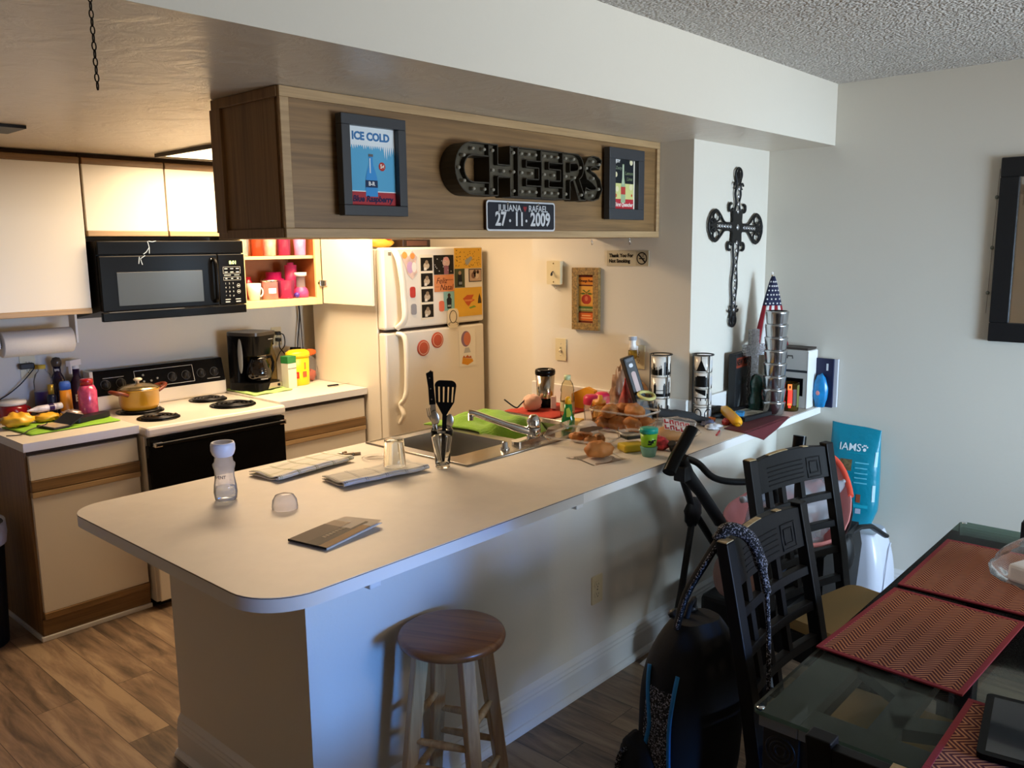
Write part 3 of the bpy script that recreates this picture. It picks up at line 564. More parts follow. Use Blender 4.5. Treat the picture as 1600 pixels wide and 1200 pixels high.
cup('plastic_cup', 'coral and white patterned cup third from the left on the upper shelf', 1.775, 2.71, zs, tumbler(.034,.041,.14), mat('coral_print', '#e88a78', .4, var=.25, vscale=30))
cup('plastic_cup', 'pink translucent cup in the middle of the upper shelf of the open cabinet', 1.865, 2.70, zs, tumbler(.036,.04,.14), PKC)
cup('travel_cup', 'black and yellow cup behind the pink cups on the upper shelf', 1.93, 2.79, zs, tumbler(.03,.036,.14), BLK, mats=None, extra=lambda b: b.at(T(-.012,-.035,.06)).blob(.014,.004,.026, mat('yellow_spot','#e0a52a',.4)))
cup('plastic_cup', 'light pink patterned cup at the right end of the upper shelf', 1.968, 2.69, zs, tumbler(.032,.039,.14), mat('pink_print', '#e87ca4', .4, var=.3, vscale=25))
cup('bottle', 'dark red glitter bottle at the left back of the lower shelf', 1.675, 2.80, zl, [(0,0),(.026,0),(.026,.1),(.02,.108),(.02,.128),(0,.128)], REDM, 'bottle')
def hnd(b): b.tube([(.036+.02*math.sin(a),0,.045+.026*math.cos(a)) for a in [PI*i/8 for i in range(9)]], .005, CER, 8)
cup('coffee_mug', 'white ceramic mug at the left front of the lower shelf', 1.632, 2.665, zl, [(0,0),(.028,0),(.038,.06),(.04,.095),(.037,.095),(.034,.06),(.025,.006),(0,.006)], CER, 'mug', hnd)
def lab(b): b.at(Matrix()).add([(.0462*math.cos(a), .0462*math.sin(a), z) for a in [-2.3+1.0*i/6 for i in range(7)] for z in (.035,.065)], [(2*i,2*i+2,2*i+3,2*i+1) for i in range(6)], CER, True)
cup('canister', 'salmon pink canister with a white label and flat lid on the lower shelf', 1.735, 2.665, zl, [(0,0),(.045,0),(.045,.1),(.05,.104),(.05,.11),(0,.112)], PKL, 'canister', lab, mats=[PKL,PKL,SILVER,SILVER,SILVER])
cup('plastic_cup', 'translucent pink beaker with ridges in the middle of the lower shelf', 1.84, 2.66, zl, tumbler(.042,.05,.105), PKC)
cup('canister', 'magenta lidded canister behind the pink beaker on the lower shelf', 1.855, 2.81, zl, [(0,0),(.06,0),(.06,.11),(.046,.113),(.046,.15),(0,.15)], MAG, 'canister')
cup('tumbler', 'tall bright pink tumbler at the right back of the lower shelf', 1.948, 2.77, zl, [(0,0),(.034,0),(.036,.19),(.02,.192),(.02,.205),(0,.205)], PK, 'tumbler')
cup('bottle', 'clear shaker bottle with white lid and pink base, right end of the lower shelf', 1.948, 2.668, zl, [(0,0),(.042,0),(.043,.03),(.036,.05),(.026,.06),(.026,.125),(.036,.128),(.036,.148),(0,.148)], PK, 'bottle', mats=[PK,PK,PK,PK,CLEARH,CER,CER,CER])
o = MB().blob(.017,.017,.017, mat('purple_ball','#4b2f8f',.3), amp=0).build('toy_ball'); o.location = (1.895, 2.615+.02, zl+.017); tag(o, 'tiny purple ball at the front edge of the lower shelf', 'ball')
# ceiling fixture and vent
t = thing('ceiling_light', 'bright flat fluorescent ceiling fixture behind the hanging cabinet', 'ceiling light', (1.61, 2.085, ZS))
b = MB(); 
for q in ((-.612,.612,-.347,-.335),(-.612,.612,.335,.347),(-.612,-.6,-.335,.335),(.6,.612,-.335,.335)): b.box(q[0],q[1],q[2],q[3],-.018,-.0005,mat('fixture_frame','#3b3026',.5))
b.build('frame', t); MB().box(-.6,.6,-.335,.335,-.010,-.0005, mat('fixture_diffuser', '#ffe2b0', .4, emit=3.5)).build('diffuser', t)
t = thing('ceiling_vent', 'dark ceiling vent with a bent grey flap at far left', 'vent', (.03, 1.93, ZS)); MB().box(-.24,.2,-.1,.1,-.012,-.0005,BLKM).build('frame', t)
b = MB(); b.grid(lambda u,v: (-.2+.3*u, -.07+.16*v, -.03-.05*v-.012*mnoise.noise(Vector((u*5,v*5,1)))*2), 10, 8, mat('grey_crumpled_foil','#5d5a52',.5,.5)); b.build('flap', t, solid=.002)
# paper towel
t = thing('paper_towel_holder', 'white paper towel holder under the tall wall cabinet', 'holder')
for x in (.325, .672): MB().box(x-.006, x+.006, 2.71, 2.79, 1.285, 1.431, WHITEP).build('bracket', t, .003)
MB().at(T(0,2.75,1.302) @ R(PI/2,'Y')).cyl(.012, .319, .678, WHITEP, 16).build('rod', t)
PT = mat('paper_towel', '#e8e2d8', .9, bump=(90,.4))
b = MB().at(T(0,2.75,1.302) @ R(PI/2,'Y')).lathe([(.02,.342),(.06,.342),(.062,.345),(.062,.652),(.06,.655),(.02,.655),(.02,.342)], PT, 36); tag(b.build('paper_towel_roll'), 'white paper towel roll hanging under the wall cabinet', 'paper towels')
# refrigerator
t = thing('refrigerator', 'almond top freezer refrigerator covered with papers and magnets', 'refrigerator', ((FX0+FX1)/2, 2.105, 0)); q = T(-(FX0+FX1)/2, -2.105, 0)
MB().at(q).box(FX0, FX1, 2.175, YK-.13, .02, 1.722, APPL).build('body', t, .006); MB().at(q).box(FX0+.02, FX1-.02, 2.2, 2.7, 0, .02, BLKM).build('base_grille', t)
MB().at(q).box(FX0, FX1, 2.105, 2.168, 1.262, 1.73, APPL).build('freezer_door', t, .012); MB().at(q).box(FX0, FX1, 2.105, 2.168, .1, 1.245, APPL).build('fridge_door', t, .012)
MB().at(q).box(FX0+.01, FX1-.01, 2.14, 2.17, 1.245, 1.262, DARKGAP).build('gasket', t)
HND = mat('fridge_handle', '#e8dfcd', .3)
b = MB().at(q); b.tube(spline([(2.2,2.104,1.715),(2.2,2.066,1.66),(2.215,2.058,1.55),(2.225,2.06,1.45),(2.225,2.06,1.32),(2.2,2.104,1.268)], 6), .021, HND, 12, flat=.7); b.build('handle', t, label='upper moulded door handle')
b = MB().at(q); b.tube(spline([(2.2,2.104,1.238),(2.225,2.06,1.2),(2.225,2.058,.95),(2.21,2.062,.86),(2.2,2.09,.82),(2.205,2.07,.76),(2.205,2.104,.71)], 6), .021, HND, 12, flat=.7); b.build('handle', t, label='lower moulded door handle')
MB().at(q @ FRONT(2.155, 2.1045, 1.685)).rect(0,.022,0,.02,.0008,mat('badge_grey','#7d7a70',.3,.6)).build('badge', t)
PY = 2.1035
def paper(name, label, cat, x0, x1, z0, z1, m, draw=None, group='papers and magnets on the refrigerator', th=.0012, lift=0):
    w, h = x1-x0, z1-z0; b = MB().at(FRONT(x0, PY-lift, z0)); b.box(0, w, 0, h, 0, th, m); b.at(FRONT(x0, PY-lift-th, z0))
    if draw: draw(b, w, h)
    return tag(b.build(name), label, cat, group)
CRM = mat('cream_paper', '#e3d6bb', .7); DK = art('#15120f', .3); BLD = art('#b9a58a'); YEL = mat('yellow_paper', '#d9a62e', .7, var=.08); random.seed(9)
def d1(b, w, h):
    for i in range(4):
        z = .012+i*(h-.016)/4; b.rect(.006, w-.004, z, z+.078, .0003, DK); b.disc(w*.5, z+.03, .024, .0005, BLD, 14, .02); b.disc(w*.52, z+.05, .013, .0006, art('#8d775c'), 12); b.rect(w*.3, w*.5, z+.004, z+.02, .0007, art('#d8cdbb'))
paper('photo_strip', 'vertical strip of four dark photographs on the freezer door', 'photo', 2.392, 2.496, 1.303, 1.687, CRM, d1)
def d2(b, w, h):
    b.disc(w*.62, h*.62, .03, .0003, art('#c9a8a0')); b.rect(w*.5, w*.74, 0, h*.45, .0004, art('#8d5d6a')); b.disc(w*.62, h*.8, .022, .0005, art('#d59a98'), 14, .012)
    for i in range(14): b.disc(random.uniform(.008,w-.008), random.uniform(.01,h-.01), .003, .0006, art('#d8d0cc'), 8)
paper('photo', 'dark photograph with a pale pink figure above the orange card', 'photo', 2.504, 2.668, 1.566, 1.682, DK, d2)
def d3(b, w, h): b.text('Feliz', .05, art('#5b2b1c'), w*.36, h*.64, .0003, shear=.3); b.text('Natal', .05, art('#5b2b1c'), w*.6, h*.24, .0003, shear=.3); b.rect(w*.66,w*.95,h*.66,h*.7,.0003,art('#a05a3a')); b.rect(.008,w*.25,h*.28,h*.31,.0003,art('#a05a3a'))
paper('greeting_card', 'orange greeting card reading Feliz Natal on the freezer door', 'card', 2.504, 2.668, 1.462, 1.564, mat('orange_card', '#d0824e', .6), d3)
def d4(b, w, h): b.poly([(w*.3,.012),(w*.7,.012),(w*.74,h*.6),(w*.6,h*.72),(w*.4,h*.72),(w*.26,h*.6)], .0003, art('#1e2427')); b.disc(w*.5, h*.8, .013, .0004, art('#3a2c26')); b.rect(w*.34,w*.66,h*.2,h*.3,.0005,art('#9aa4a4'))
paper('photo', 'teal photograph of a person standing in dark clothes', 'photo', 2.58, 2.668, 1.345, 1.46, mat('teal_photo', '#7fb0ae', .35), d4)
def d5(b, w, h):
    for i in range(60):
        x, z, a = random.uniform(.01,w-.014), random.uniform(.01,h-.012), random.uniform(0,3); c, s = math.cos(a)*.006, math.sin(a)*.006
        b.poly([(x-c,z-s),(x+s*.4,z-c*.4),(x+c,z+s),(x-s*.4,z+c*.4)], .0003, art('#5d4a1c'))
    b.poly([(w*.4,h*.22),(w*.48,h*.15),(w*.66,h*.5),(w*.6,h*.6),(w*.38,h*.4)], .0005, art('#9b9c92'))
paper('drawing', 'yellow speckled drawing at the top right of the freezer door', 'drawing', 2.676, 2.915, 1.597, 1.722, YEL, d5)
def d6(b, w, h): b.poly([(w*.25,.01),(w*.75,.01),(w*.7,h*.7),(w*.3,h*.7)], .0003, art('#15181a')); b.disc(w*.5,h*.78,.012,.0004,art('#a58a6c')); b.rect(w*.4,w*.72,h*.16,h*.3,.0005,art('#7a8288'))
paper('photo', 'dark green photograph below the speckled yellow drawing', 'photo', 2.677, 2.762, 1.481, 1.596, art('#454c34'), d6)
def d7(b, w, h):
    b.rect(.005,w-.005,.005,h-.005,.0003,art('#b99c84'))
    for x, z, r, c in ((.35,.5,.02,'#7b5a4a'),(.6,.5,.022,'#d0b8a0'),(.45,.75,.014,'#4d3a30'),(.7,.75,.012,'#4a2f28')): b.disc(w*x,h*z,r,.0005,art(c),12)
paper('photo', 'small dark bordered group photograph near the freezer door right edge', 'photo', 2.80, 2.913, 1.512, 1.592, DK, d7)
def d8(b, w, h):
    b.poly([(w*.3,h*.62),(w*.45,h*.74),(w*.7,h*.74),(w*.62,h*.6),(w*.74,h*.55),(w*.6,h*.48),(w*.5,h*.34),(w*.42,h*.42)], .0003, art('#c05a2a')); b.poly([(w*.34,h*.58),(w*.68,h*.58),(w*.62,h*.52),(w*.38,h*.52)], .0004, art('#d98a4a'))
    b.poly([(w*.55,h*.25),(w*.78,h*.3),(w*.7,h*.36),(w*.52,h*.3)], .0003, art('#7a9a3a')); b.poly([(w*.84,h*.42),(w*.98,h*.42),(w*.96,h*.6),(w*.91,h*.78),(w*.86,h*.6)], .0003, art('#4a3c24'))
paper('drawing', 'plain yellow drawing with an orange shape at the lower right of the freezer door', 'drawing', 2.67, 2.913, 1.30, 1.478, YEL, d8)
b = MB().at(FRONT(2.246, PY, 1.555)); b.prism([(.0,.13),(.03,.155),(.06,.12),(.09,.155),(.125,.12),(.11,.07),(.125,.03),(.085,-.01),(.05,.02),(.03,.08)], 0, .0012, mat('pastel_paper','#d8b9a8',.7,var=.2,vscale=25)); b.disc(.03,.13,.02,.0016,art('#dda24e')); b.disc(.09,.125,.018,.0016,art('#d98f4a')); b.disc(.07,.06,.025,.0016,art('#c9a3c0'),16,.035); b.disc(.1,.06,.018,.0018,art('#e6ddd0'),16,.03)
tag(b.build('paper_cutout'), 'pastel cut out paper shape near the freezer door handle', 'cutout', 'papers and magnets on the refrigerator')
b = MB().at(FRONT(2.585, PY-.0015, 1.235)); b.prism(rrect(.02,.115,.0,.12,.03,6), 0, .002, CRM); b.at(FRONT(2.585, PY-.0038, 1.235)); b.tube([(.0675+.03*math.cos(a), .07+.038*math.sin(a), 0) for a in [2*PI*i/20 for i in range(20)]], .0022, DK, 5, True)
for sx in (-1, 1): b.tube([(.0675+sx*(.03+.012*math.sin(a)), .02+.004*a, 0) for a in [i*.5 for i in range(9)]], .0018, DK, 5)
tag(b.build('paper_tag'), 'cream tag with a black oval swirl at the bottom of the freezer door', 'tag', 'papers and magnets on the refrigerator')
for x, z, lb in ((2.401,1.135,'lower left'),(2.517,1.172,'upper right')):
    b = MB().at(FRONT(x, PY, z)); b.lathe([(.048,0),(.048,.004),(.045,.005),(0,.005)], mat('magnet_red_orange','#b5472a',.4), 28); b.ring(0,0,.036,.039,.0054,art('#e3c3a6')); tag(b.build('round_magnet'), 'plain red round magnet, %s of the pair on the lower door' % lb, 'magnet', 'round magnets on the lower refrigerator door')
def d9(b, w, h): b.disc(w*.42,h*.74,.042,.0003,art('#8a6f84'),20,.05); b.disc(w*.5,h*.74,.032,.0004,art('#c97a5a'),20,.042); b.poly([(w*.28,h*.36),(w*.7,h*.36),(w*.6,h*.5),(w*.36,h*.5)],.0003,art('#b4b4b0')); b.poly([(w*.15,h*.08),(w*.5,h*.02),(w*.85,h*.1),(w*.8,h*.18),(w*.2,h*.24)],.0003,art('#d9952e')); b.poly([(w*.2,h*.24),(w*.28,h*.3),(w*.36,h*.24),(w*.5,h*.3),(w*.6,h*.24),(w*.7,h*.27),(w*.76,h*.2)],.0004,art('#b5602a'))
paper('drawing', 'white sheet with a balloon like drawing on the lower refrigerator door', 'drawing', 2.70, 2.846, .985, 1.218, mat('white_sheet','#e6e0d2',.7), d9)
for x, z, c, lb in ((2.56,1.375,'#d8694a','small salmon magnet left of the teal photograph'),(2.33,1.47,'#b8332c','small red magnet below the pastel cut out'),(2.335,1.37,'#8f8d90','small grey magnet near the freezer handle')):
    b = MB().at(FRONT(x, PY, z)); b.prism(rrect(-.02,.02,-.032,.032,.014,5), 0, .004, mat('magnet_'+c[1:], c, .4)); tag(b.build('magnet'), lb, 'magnet', 'papers and magnets on the refrigerator')
# on top of the refrigerator
t = thing('snack_packet', 'red and yellow packet lying on top of the refrigerator', 'packet', (2.25, 2.3, 1.731)); MB().at(T(0,0,.03)).blob(.1,.07,.035, mat('packet_yellow','#e9b23a',.4), 3, .1, flat=-.029).build('wrapper', t); MB().at(T(.02,-.02,.055)).blob(.05,.05,.02, mat('packet_red','#c22a1e',.4), 2, .1).build('seal', t)
t = thing('album', 'dark brown photo album lying on top of the refrigerator', 'album', (2.47, 2.3, 1.731)); MB().box(-.11,.11,-.09,.09,0,.045,mat('brown_dark_cover','#2a1c16',.4)).build('cover', t, .004); MB().box(-.08,.08,-.092,-.09,.008,.038,mat('album_photo_brown','#5a3a2e',.4)).build('picture', t)
# ---------------------------------------------------------------- small helpers for the clutter
def bottle(name, label, cat, x, y, z, parts, rz=0, group=None, sx=1, sy=1):
    t = thing(name, label, cat, (x, y, z), rz, group)
    for pn, prof, m in parts: MB().lathe(prof, m, 24, sx, sy).build(pn, t)
    return t
def lump(name, label, cat, x, y, z, rx, ry, rz, m, seed=0, amp=.12, rot=0, group=None, f=3.0, lift=True, ridge=0):
    o = MB().blob(rx, ry, rz, m, seed, amp, f, flat=-rz*.82, ridge=ridge).build(name); o.location = (x, y, z+rz*.82 if lift else z); o.rotation_euler = (0, 0, rot)
    return tag(o, label, cat, group)
def sheet(name, label, cat, pts, z, m, th=.003, wave=.004, seed=1, nu=24, nv=16, group=None, fn=None):
    """a soft cloth or paper between four corners, with gentle relief"""
    p = [Vector((*q, 0)) for q in pts]
    def f(u, v):
        a = p[0].lerp(p[1], u); c = p[3].lerp(p[2], u); q = a.lerp(c, v)
        return (q.x, q.y, z+wave*(.5+mnoise.noise(Vector((q.x*14, q.y*14, seed))))*1.0+(fn(u, v) if fn else 0))
    o = MB().grid(f, nu, nv, m).build(name, solid=th); return tag(o, label, cat, group)
def wraptext(b, body, size, m, r, z, a0, sx=1.0, bold=0.0):
    M = b.M; n0 = len(b.v); b.at(Matrix()).text(body, size, m, sx=sx, bold=bold, ext=.0002)
    for i in range(n0, len(b.v)):
        p = b.v[i]; a = a0+p.x/r; b.v[i] = M @ Vector(((r+p.z)*math.cos(a), (r+p.z)*math.sin(a), z+p.y))
    b.at(M)
def wrap(b, polys, m, r, z, a0):
    """flat drawings bent round an upright cylinder; polys are strips of (x, y0, y1)"""
    for x0, x1, y0, y1 in polys:
        n = max(1, int((x1-x0)/.006)); vs = []
        for i in range(n+1):
            a = a0+(x0+(x1-x0)*i/n)/r; vs += [(r*math.cos(a), r*math.sin(a), z+y0), (r*math.cos(a), r*math.sin(a), z+y1)]
        b.add(vs, [(2*i, 2*i+2, 2*i+3, 2*i+1) for i in range(n)], m)
CAMA = lambda x, y: math.atan2(-1.6516-y, -.9753-x)     # the side of a round thing that faces the room
LIME = mat('lime_green_mat', '#8fc23a', .8, bump=(120, .3)); PURP = mat('purple_plastic', '#2d1a52', .3); PURPD = mat('dark_purple_plastic', '#2a1030', .3); GOLD = mat('gold_cap', '#b8983c', .3, .6)
YELB = mat('yellow_snack_film', '#e9b132', .35, var=.15, vscale=12); REDG = mat('red_glazed', '#9c1620', .2, coat=.5); ORG = mat('orange_plastic', '#e08a1e', .35); BLUC = mat('blue_cap', '#3e66b5', .4)
# ---------------------------------------------------------------- left counter
z = C+.001
sheet('green_mat', 'lime green cloth mat on the counter left of the stove', 'mat', [(.33,2.43),(.735,2.45),(.738,2.73),(.3,2.72)], z+.003, LIME, .004, .003)
zm = C+.011
t = thing('canister', 'red canister with a white lid at the left end of the counter', 'canister', (.395, 2.85, C)); MB().lathe([(0,0),(.055,0),(.062,.01),(.062,.065),(.056,.085),(0,.085)], REDG, 28).build('pot_body', t); MB().lathe([(0,.086),(.06,.086),(.062,.094),(.06,.104),(0,.106)], CER, 28).build('lid', t)
MB().tube([(.058+.02*math.sin(a), 0, .045+.022*math.cos(a)) for a in [PI*i/8 for i in range(9)]], .006, REDG, 8).build('handle', t)
bottle('water_bottle', 'clear bottle with a yellow cap and purple lower half', 'bottle', .545, 2.86, C, [('lower_half', [(0,0),(.042,0),(.043,.01),(.043,.13),(0,.13)], PURP), ('neck', [(.043,.131),(.043,.18),(.034,.215),(.018,.232),(.016,.243)], CLEARH), ('cap', [(0,.243),(.018,.243),(.018,.262),(0,.263)], mat('yellow_cap','#d8b43c',.4))])
t = bottle('liquor_bottle', 'dark purple glass bottle with a round stopper against the wall', 'bottle', .615, 2.86, C, [('body', [(0,0),(.038,0),(.04,.01),(.04,.15),(.03,.19),(.018,.215),(.018,.245),(0,.245)], mat('dark_violet_glass','#1c1430',.1,coat=.5)), ('stopper', [(0,.246),(.02,.246),(.024,.262),(.024,.275),(.016,.29),(0,.294)], mat('smoky_stopper','#4a4038',.25))])
b = MB(); wrap(b, [(-.012,-.004,0,.012),(-.002,.004,.002,.012),(.006,.01,0,.012)], art('#c9c6c0'), .0185, .224, CAMA(.615,2.86)); b.build('label_print', t)
bottle('lotion_bottle', 'small navy bottle with a gold cap between the purple and orange bottles', 'bottle', .548, 2.775, zm, [('body', [(0,0),(.02,0),(.021,.01),(.021,.1),(.014,.112),(0,.112)], mat('navy_plastic','#111a33',.3)), ('cap', [(0,.113),(.014,.113),(.014,.16),(0,.161)], GOLD)])
bottle('sunscreen_bottle', 'tall orange bottle with a blue cap', 'bottle', .603, 2.745, zm, [('body', [(0,0),(.027,0),(.029,.01),(.027,.13),(0,.13)], ORG), ('cap', [(0,.131),(.027,.131),(.027,.16),(.022,.172),(0,.174)], BLUC)], sx=1, sy=.75)
t = bottle('spray_bottle', 'purple spray bottle with a white trigger next to the stove', 'bottle', .70, 2.85, C, [('body', [(0,0),(.042,0),(.044,.01),(.044,.12),(.034,.16),(.018,.19),(.02,.225),(0,.225)], PURPD)], .6, sx=1, sy=.8)
b = MB(); b.cyl(.016, .226, .245, WHITEP).box(-.055,.03,-.013,.013,.244,.274,WHITEP).box(-.046,-.036,-.007,.007,.205,.246,WHITEP); b.build('trigger', t, .003); b = MB(); wraptext(b, 'B', .05, art('#d9d3d6'), .0448, .08, CAMA(.70,2.85)-.6, bold=.001); b.build('label_print', t)
t = bottle('glass_bottle', 'pink patterned glass bottle with a red screw cap', 'bottle', .672, 2.655, zm, [('body', [(0,0),(.04,0),(.044,.01),(.044,.125),(.034,.15),(.026,.155),(0,.155)], mat('pink_swirl','#c24a6a',.2,var=.35,vscale=35,coat=.4)), ('cap', [(0,.156),(.03,.156),(.03,.182),(.026,.186),(0,.187)], REDG)])
lump('foil_packet', 'crumpled silver and pink foil packet beside the pink bottle', 'packet', .575, 2.625, zm, .045, .036, .028, mat('foil_silver_pink','#b59f93',.25,.6,var=.3,vscale=25), 5, .25, -.4)
o = MB().prism(rrect(-.1,.1,-.03,.03,.02,5), 0, .022, BLKM).build('eyeglass_case', bev=.008); o.location = (.64,2.56,zm); o.rotation_euler = (0,0,.35); tag(o, 'black slim case lying at the edge of the green mat', 'case')
t = thing('mobile_phone', 'phone in an open dark folding case on the green mat', 'phone', (.45,2.505,zm), .2); MB().box(-.04,.04,-.07,.07,0,.009,BLKM).build('case_back', t, .003); MB().box(-.035,.035,-.065,.065,.0092,.0105,mat('phone_screen_pale','#b9a68c',.2)).build('screen', t); MB().at(T(.042,0,.004) @ R(-.5,'Y')).box(0,.08,-.07,.07,0,.004,BLKM).build('case_flap', t)
lump('snack_bag', 'yellow snack bag at the far left of the counter', 'bag', .355, 2.665, zm, .07, .055, .034, YELB, 7, .25, .1, 'yellow snack bags')
lump('snack_bag', 'flat yellow snack bag beside the white tube', 'bag', .485, 2.685, zm, .055, .04, .022, YELB, 11, .25, -.1, 'yellow snack bags')
t = thing('cosmetic_tube', 'white tube with purple bands lying on the snack bags', 'tube', (.48, 2.69, zm+.062), .15); b = MB().at(R(PI/2,'Y')); b.lathe([(0,-.085),(.004,-.085),(.017,-.02),(.0175,.06),(0,.06)], CER, 20).build('tube_body', t) if False else None
MB().at(R(PI/2,'Y')).lathe([(.002,-.08),(.016,-.03),(.0165,.055),(0,.055)], mat('tube_print','#cfc9d2',.35,var=.3,vscale=40), 20).build('tube_body', t); MB().at(R(PI/2,'Y')).lathe([(.0172,.02),(.0172,.045)], PURP, 20).build('band', t); MB().at(R(PI/2,'Y')).lathe([(0,.056),(.016,.056),(.016,.085),(0,.086)], CER, 20).build('cap', t)
def plate(name, label, M, w=.07, h=.115, kind='outlet', cat='outlet'):
    t = thing(name, label, cat); b = MB().at(M); b.prism(rrect(-w/2,w/2,-h/2,h/2,.004,3), 0, .005, IVORY).build('cover_plate', t, .002)
    if kind == 'outlet':
        for dz in (.02, -.02):
            b = MB().at(M @ T(0,dz,0)); b.prism(rrect(-.017,.017,-.0145,.0145,.011,5), .0051, .0066, IVORY); s_ = b.build('socket', t); b = MB().at(M @ T(0,dz,0))
            b.rect(-.0075,-.0055,-.002,.007,.0069,BLKM).rect(.0055,.0075,-.002,.006,.0069,BLKM).disc(0,-.008,.0028,.0069,BLKM,10); b.build('slots', s_)
        MB().at(M).lathe([(.003,.005),(.0025,.0065),(0,.007)], STEEL, 10).build('screw', t)
    else:
        MB().at(M).prism(rrect(-.006,.006,-.013,.013,.001,2), .0051, .0056, mat('switch_slot','#8f8462',.5)).build('slot', t); MB().at(M @ R(.5,'X')).box(-.0045,.0045,-.006,.006,.003,.018,IVORY).build('toggle', t, .001)
        for dz in (.03,-.03): MB().at(M @ T(0,dz,0)).lathe([(.003,.005),(.0025,.0065),(0,.007)], STEEL, 10).build('screw', t)
    return t
plate('wall_outlet', 'outlet on the kitchen back wall behind the bottles', FRONT(.505, YK-.0005, 1.165))
b = MB().at(FRONT(.505, YK-.006, 1.17)); b.box(-.045,.02,-.012,.016,.002,.035,BLKM); t = thing('phone_charger','black phone charger with a yellow plug and trailing cord on the back wall','charger'); b.build('charger_body', t, .004)
MB().at(FRONT(.505, YK-.006, 1.17)).box(.02,.05,-.018,.002,.006,.03,mat('yellow_cap')).build('plug', t, .003)
MB().tube(spline([(.525,YK-.03,1.158),(.46,YK-.03,1.09),(.40,YK-.014,1.04),(.33,YK-.012,1.0),(.26,YK-.02,.925)],6), .0028, BLKM, 6).build('cord', t)
tag(MB().tube(spline([(.25,2.5,C+.005),(.30,2.47,C+.006),(.345,2.49,C+.018),(.42,2.53,C+.022),(.44,2.545,C+.028)],6), .0026, BLKM, 6).build('charging_cable'), 'black charging cable on the left end of the counter', 'cable')
# ---------------------------------------------------------------- right counter
GTW = mat('pale_green_towel', '#a8c878', .9, bump=(150,.4))
sheet('dish_cloth', 'pale green cloth under the coffee maker', 'cloth', [(1.525,2.55),(1.78,2.56),(1.78,2.86),(1.525,2.86)], C+.003, GTW, .006, .008, 3, 20, 20)
t = thing('coffee_maker', 'black drip coffee maker with a glass carafe', 'coffee maker', (1.635, 2.735, C+.012), .3)
MB().prism(rrect(-.1,.1,-.13,.11,.04,6), 0, .045, BLK).build('base', t, .006)
MB().prism(rrect(-.095,.095,.03,.11,.03,5), .045, .33, BLK).build('column', t, .004)
b = MB(); P0 = rrect(-.075,.075,-.09,.04,.04,6); P1 = rrect(-.1,.1,-.115,.11,.045,6); n = len(P0); vs = [(p[0],p[1],.2) for p in P0]+[(p[0],p[1],.315) for p in P1]
b.add(vs, [(i,(i+1)%n,n+(i+1)%n,n+i) for i in range(n)], BLK, True).add(vs, [tuple(range(n))[::-1], tuple(range(n,2*n))], BLK); b.build('filter_basket', t)
MB().prism(rrect(-.1,.1,-.115,.112,.045,6), .316, .335, mat('coffee_lid','#2c2722',.3)).build('lid', t, .006)
cf = MB().at(T(0,-.045,.047)).lathe([(0,0),(.06,0),(.07,.02),(.072,.055),(.06,.1),(.048,.125),(.05,.14),(.0,.142)], mat('dark_carafe_glass','#0e0b09',.05,coat=.6), 28).build('carafe', t)
MB().at(T(0,-.045,.047)).tube([(.046,-.01,.13),(.085,-.02,.135),(.1,-.022,.1),(.092,-.02,.05),(.072,-.012,.03)], .009, BLK, 8).build('handle', cf)
b = MB(); wrap(b.at(T(0,-.045,.047)), [(-.004,.006,0,.002),(-.003,.005,.012,.014),(-.004,.006,.024,.026),(-.003,.005,.036,.038)], GR, .0728, .035, -1.9); b.at(T(0,-.045,.047)).add([(.0722*math.cos(a), .0722*math.sin(a), zz) for a in (-2.3,-2.1,-1.9,-1.7) for zz in (.016,.022)], [(0,2,3,1),(2,4,5,3),(4,6,7,5)], GR); b.build('scale_print', cf)
b = MB().at(T(.02,-.1305,0) @ FRONT(0,0,0)); b.prism([(-.05,.008),(.075,.006),(.075,.036),(-.03,.04)], 0, .003, STEEL); cpn = b.build('switch_panel', t); MB().at(FRONT(.062,-.1335,.022)).cyl(.008,0,.004,BLK,14).build('switch', cpn)
b = MB().at(FRONT(.03,-.1165,.29)); b.rect(-.02,.02,0,.004,.001,GR); b.build('badge', t); MB().at(T(-.0965,.0,.2)).blob(.004,.018,.1,mat('water_gauge','#7d8083',.2),amp=0).build('water_gauge', t)
bottle('oil_bottle', 'clear bottle with a black cap behind the coffee maker', 'bottle', 1.80, 2.80, C, [('body', [(0,0),(.03,0),(.032,.01),(.032,.17),(.014,.235),(.013,.25)], clear('amber_clear','#d9c9a0',haze=.2,white='#c9b78a')), ('cap', [(0,.25),(.02,.25),(.02,.285),(0,.286)], BLK)])
t = thing('carton', 'white carton with a green top band beside the coffee maker', 'carton', (1.815, 2.64, C), .15); CTW = mat('carton_white','#dcd6c4',.5); MB().box(-.032,.032,-.03,.03,0,.15,CTW).build('box', t, .002); MB().box(-.033,.033,-.031,.031,.15,.192,mat('carton_green','#2f7a3c',.45)).build('lid', t, .002); MB().at(FRONT(0,-.0305,.118)).rect(-.032,.032,0,.003,.0004,art('#5d5a50')).build('line_print', t)
t = thing('powder_tub', 'bright yellow tub with a yellow lid on the counter', 'tub', (1.925, 2.71, C), 0); YT = mat('tub_yellow','#f2d21c',.35); MB().lathe([(0,0),(.062,0),(.066,.006),(.068,.17),(0,.17)], YT, 32, 1.05, .85).build('tub_body', t); MB().lathe([(0,.171),(.073,.171),(.074,.185),(.07,.2),(.05,.212),(0,.214)], YT, 32, 1.05, .85).build('lid', t)
b = MB(); a0 = CAMA(1.925,2.71)
def lab(b, w, z0, z1, m, off, r=.0695): 
    vs = []; n = 6
    for i in range(n+1):
        a = a0+off-w/2+w*i/n; vs += [(r*1.05*math.cos(a), r*.85*math.sin(a), z0), (r*1.05*math.cos(a), r*.85*math.sin(a), z1)]
    b.add(vs, [(2*i,2*i+2,2*i+3,2*i+1) for i in range(n)], m, True)
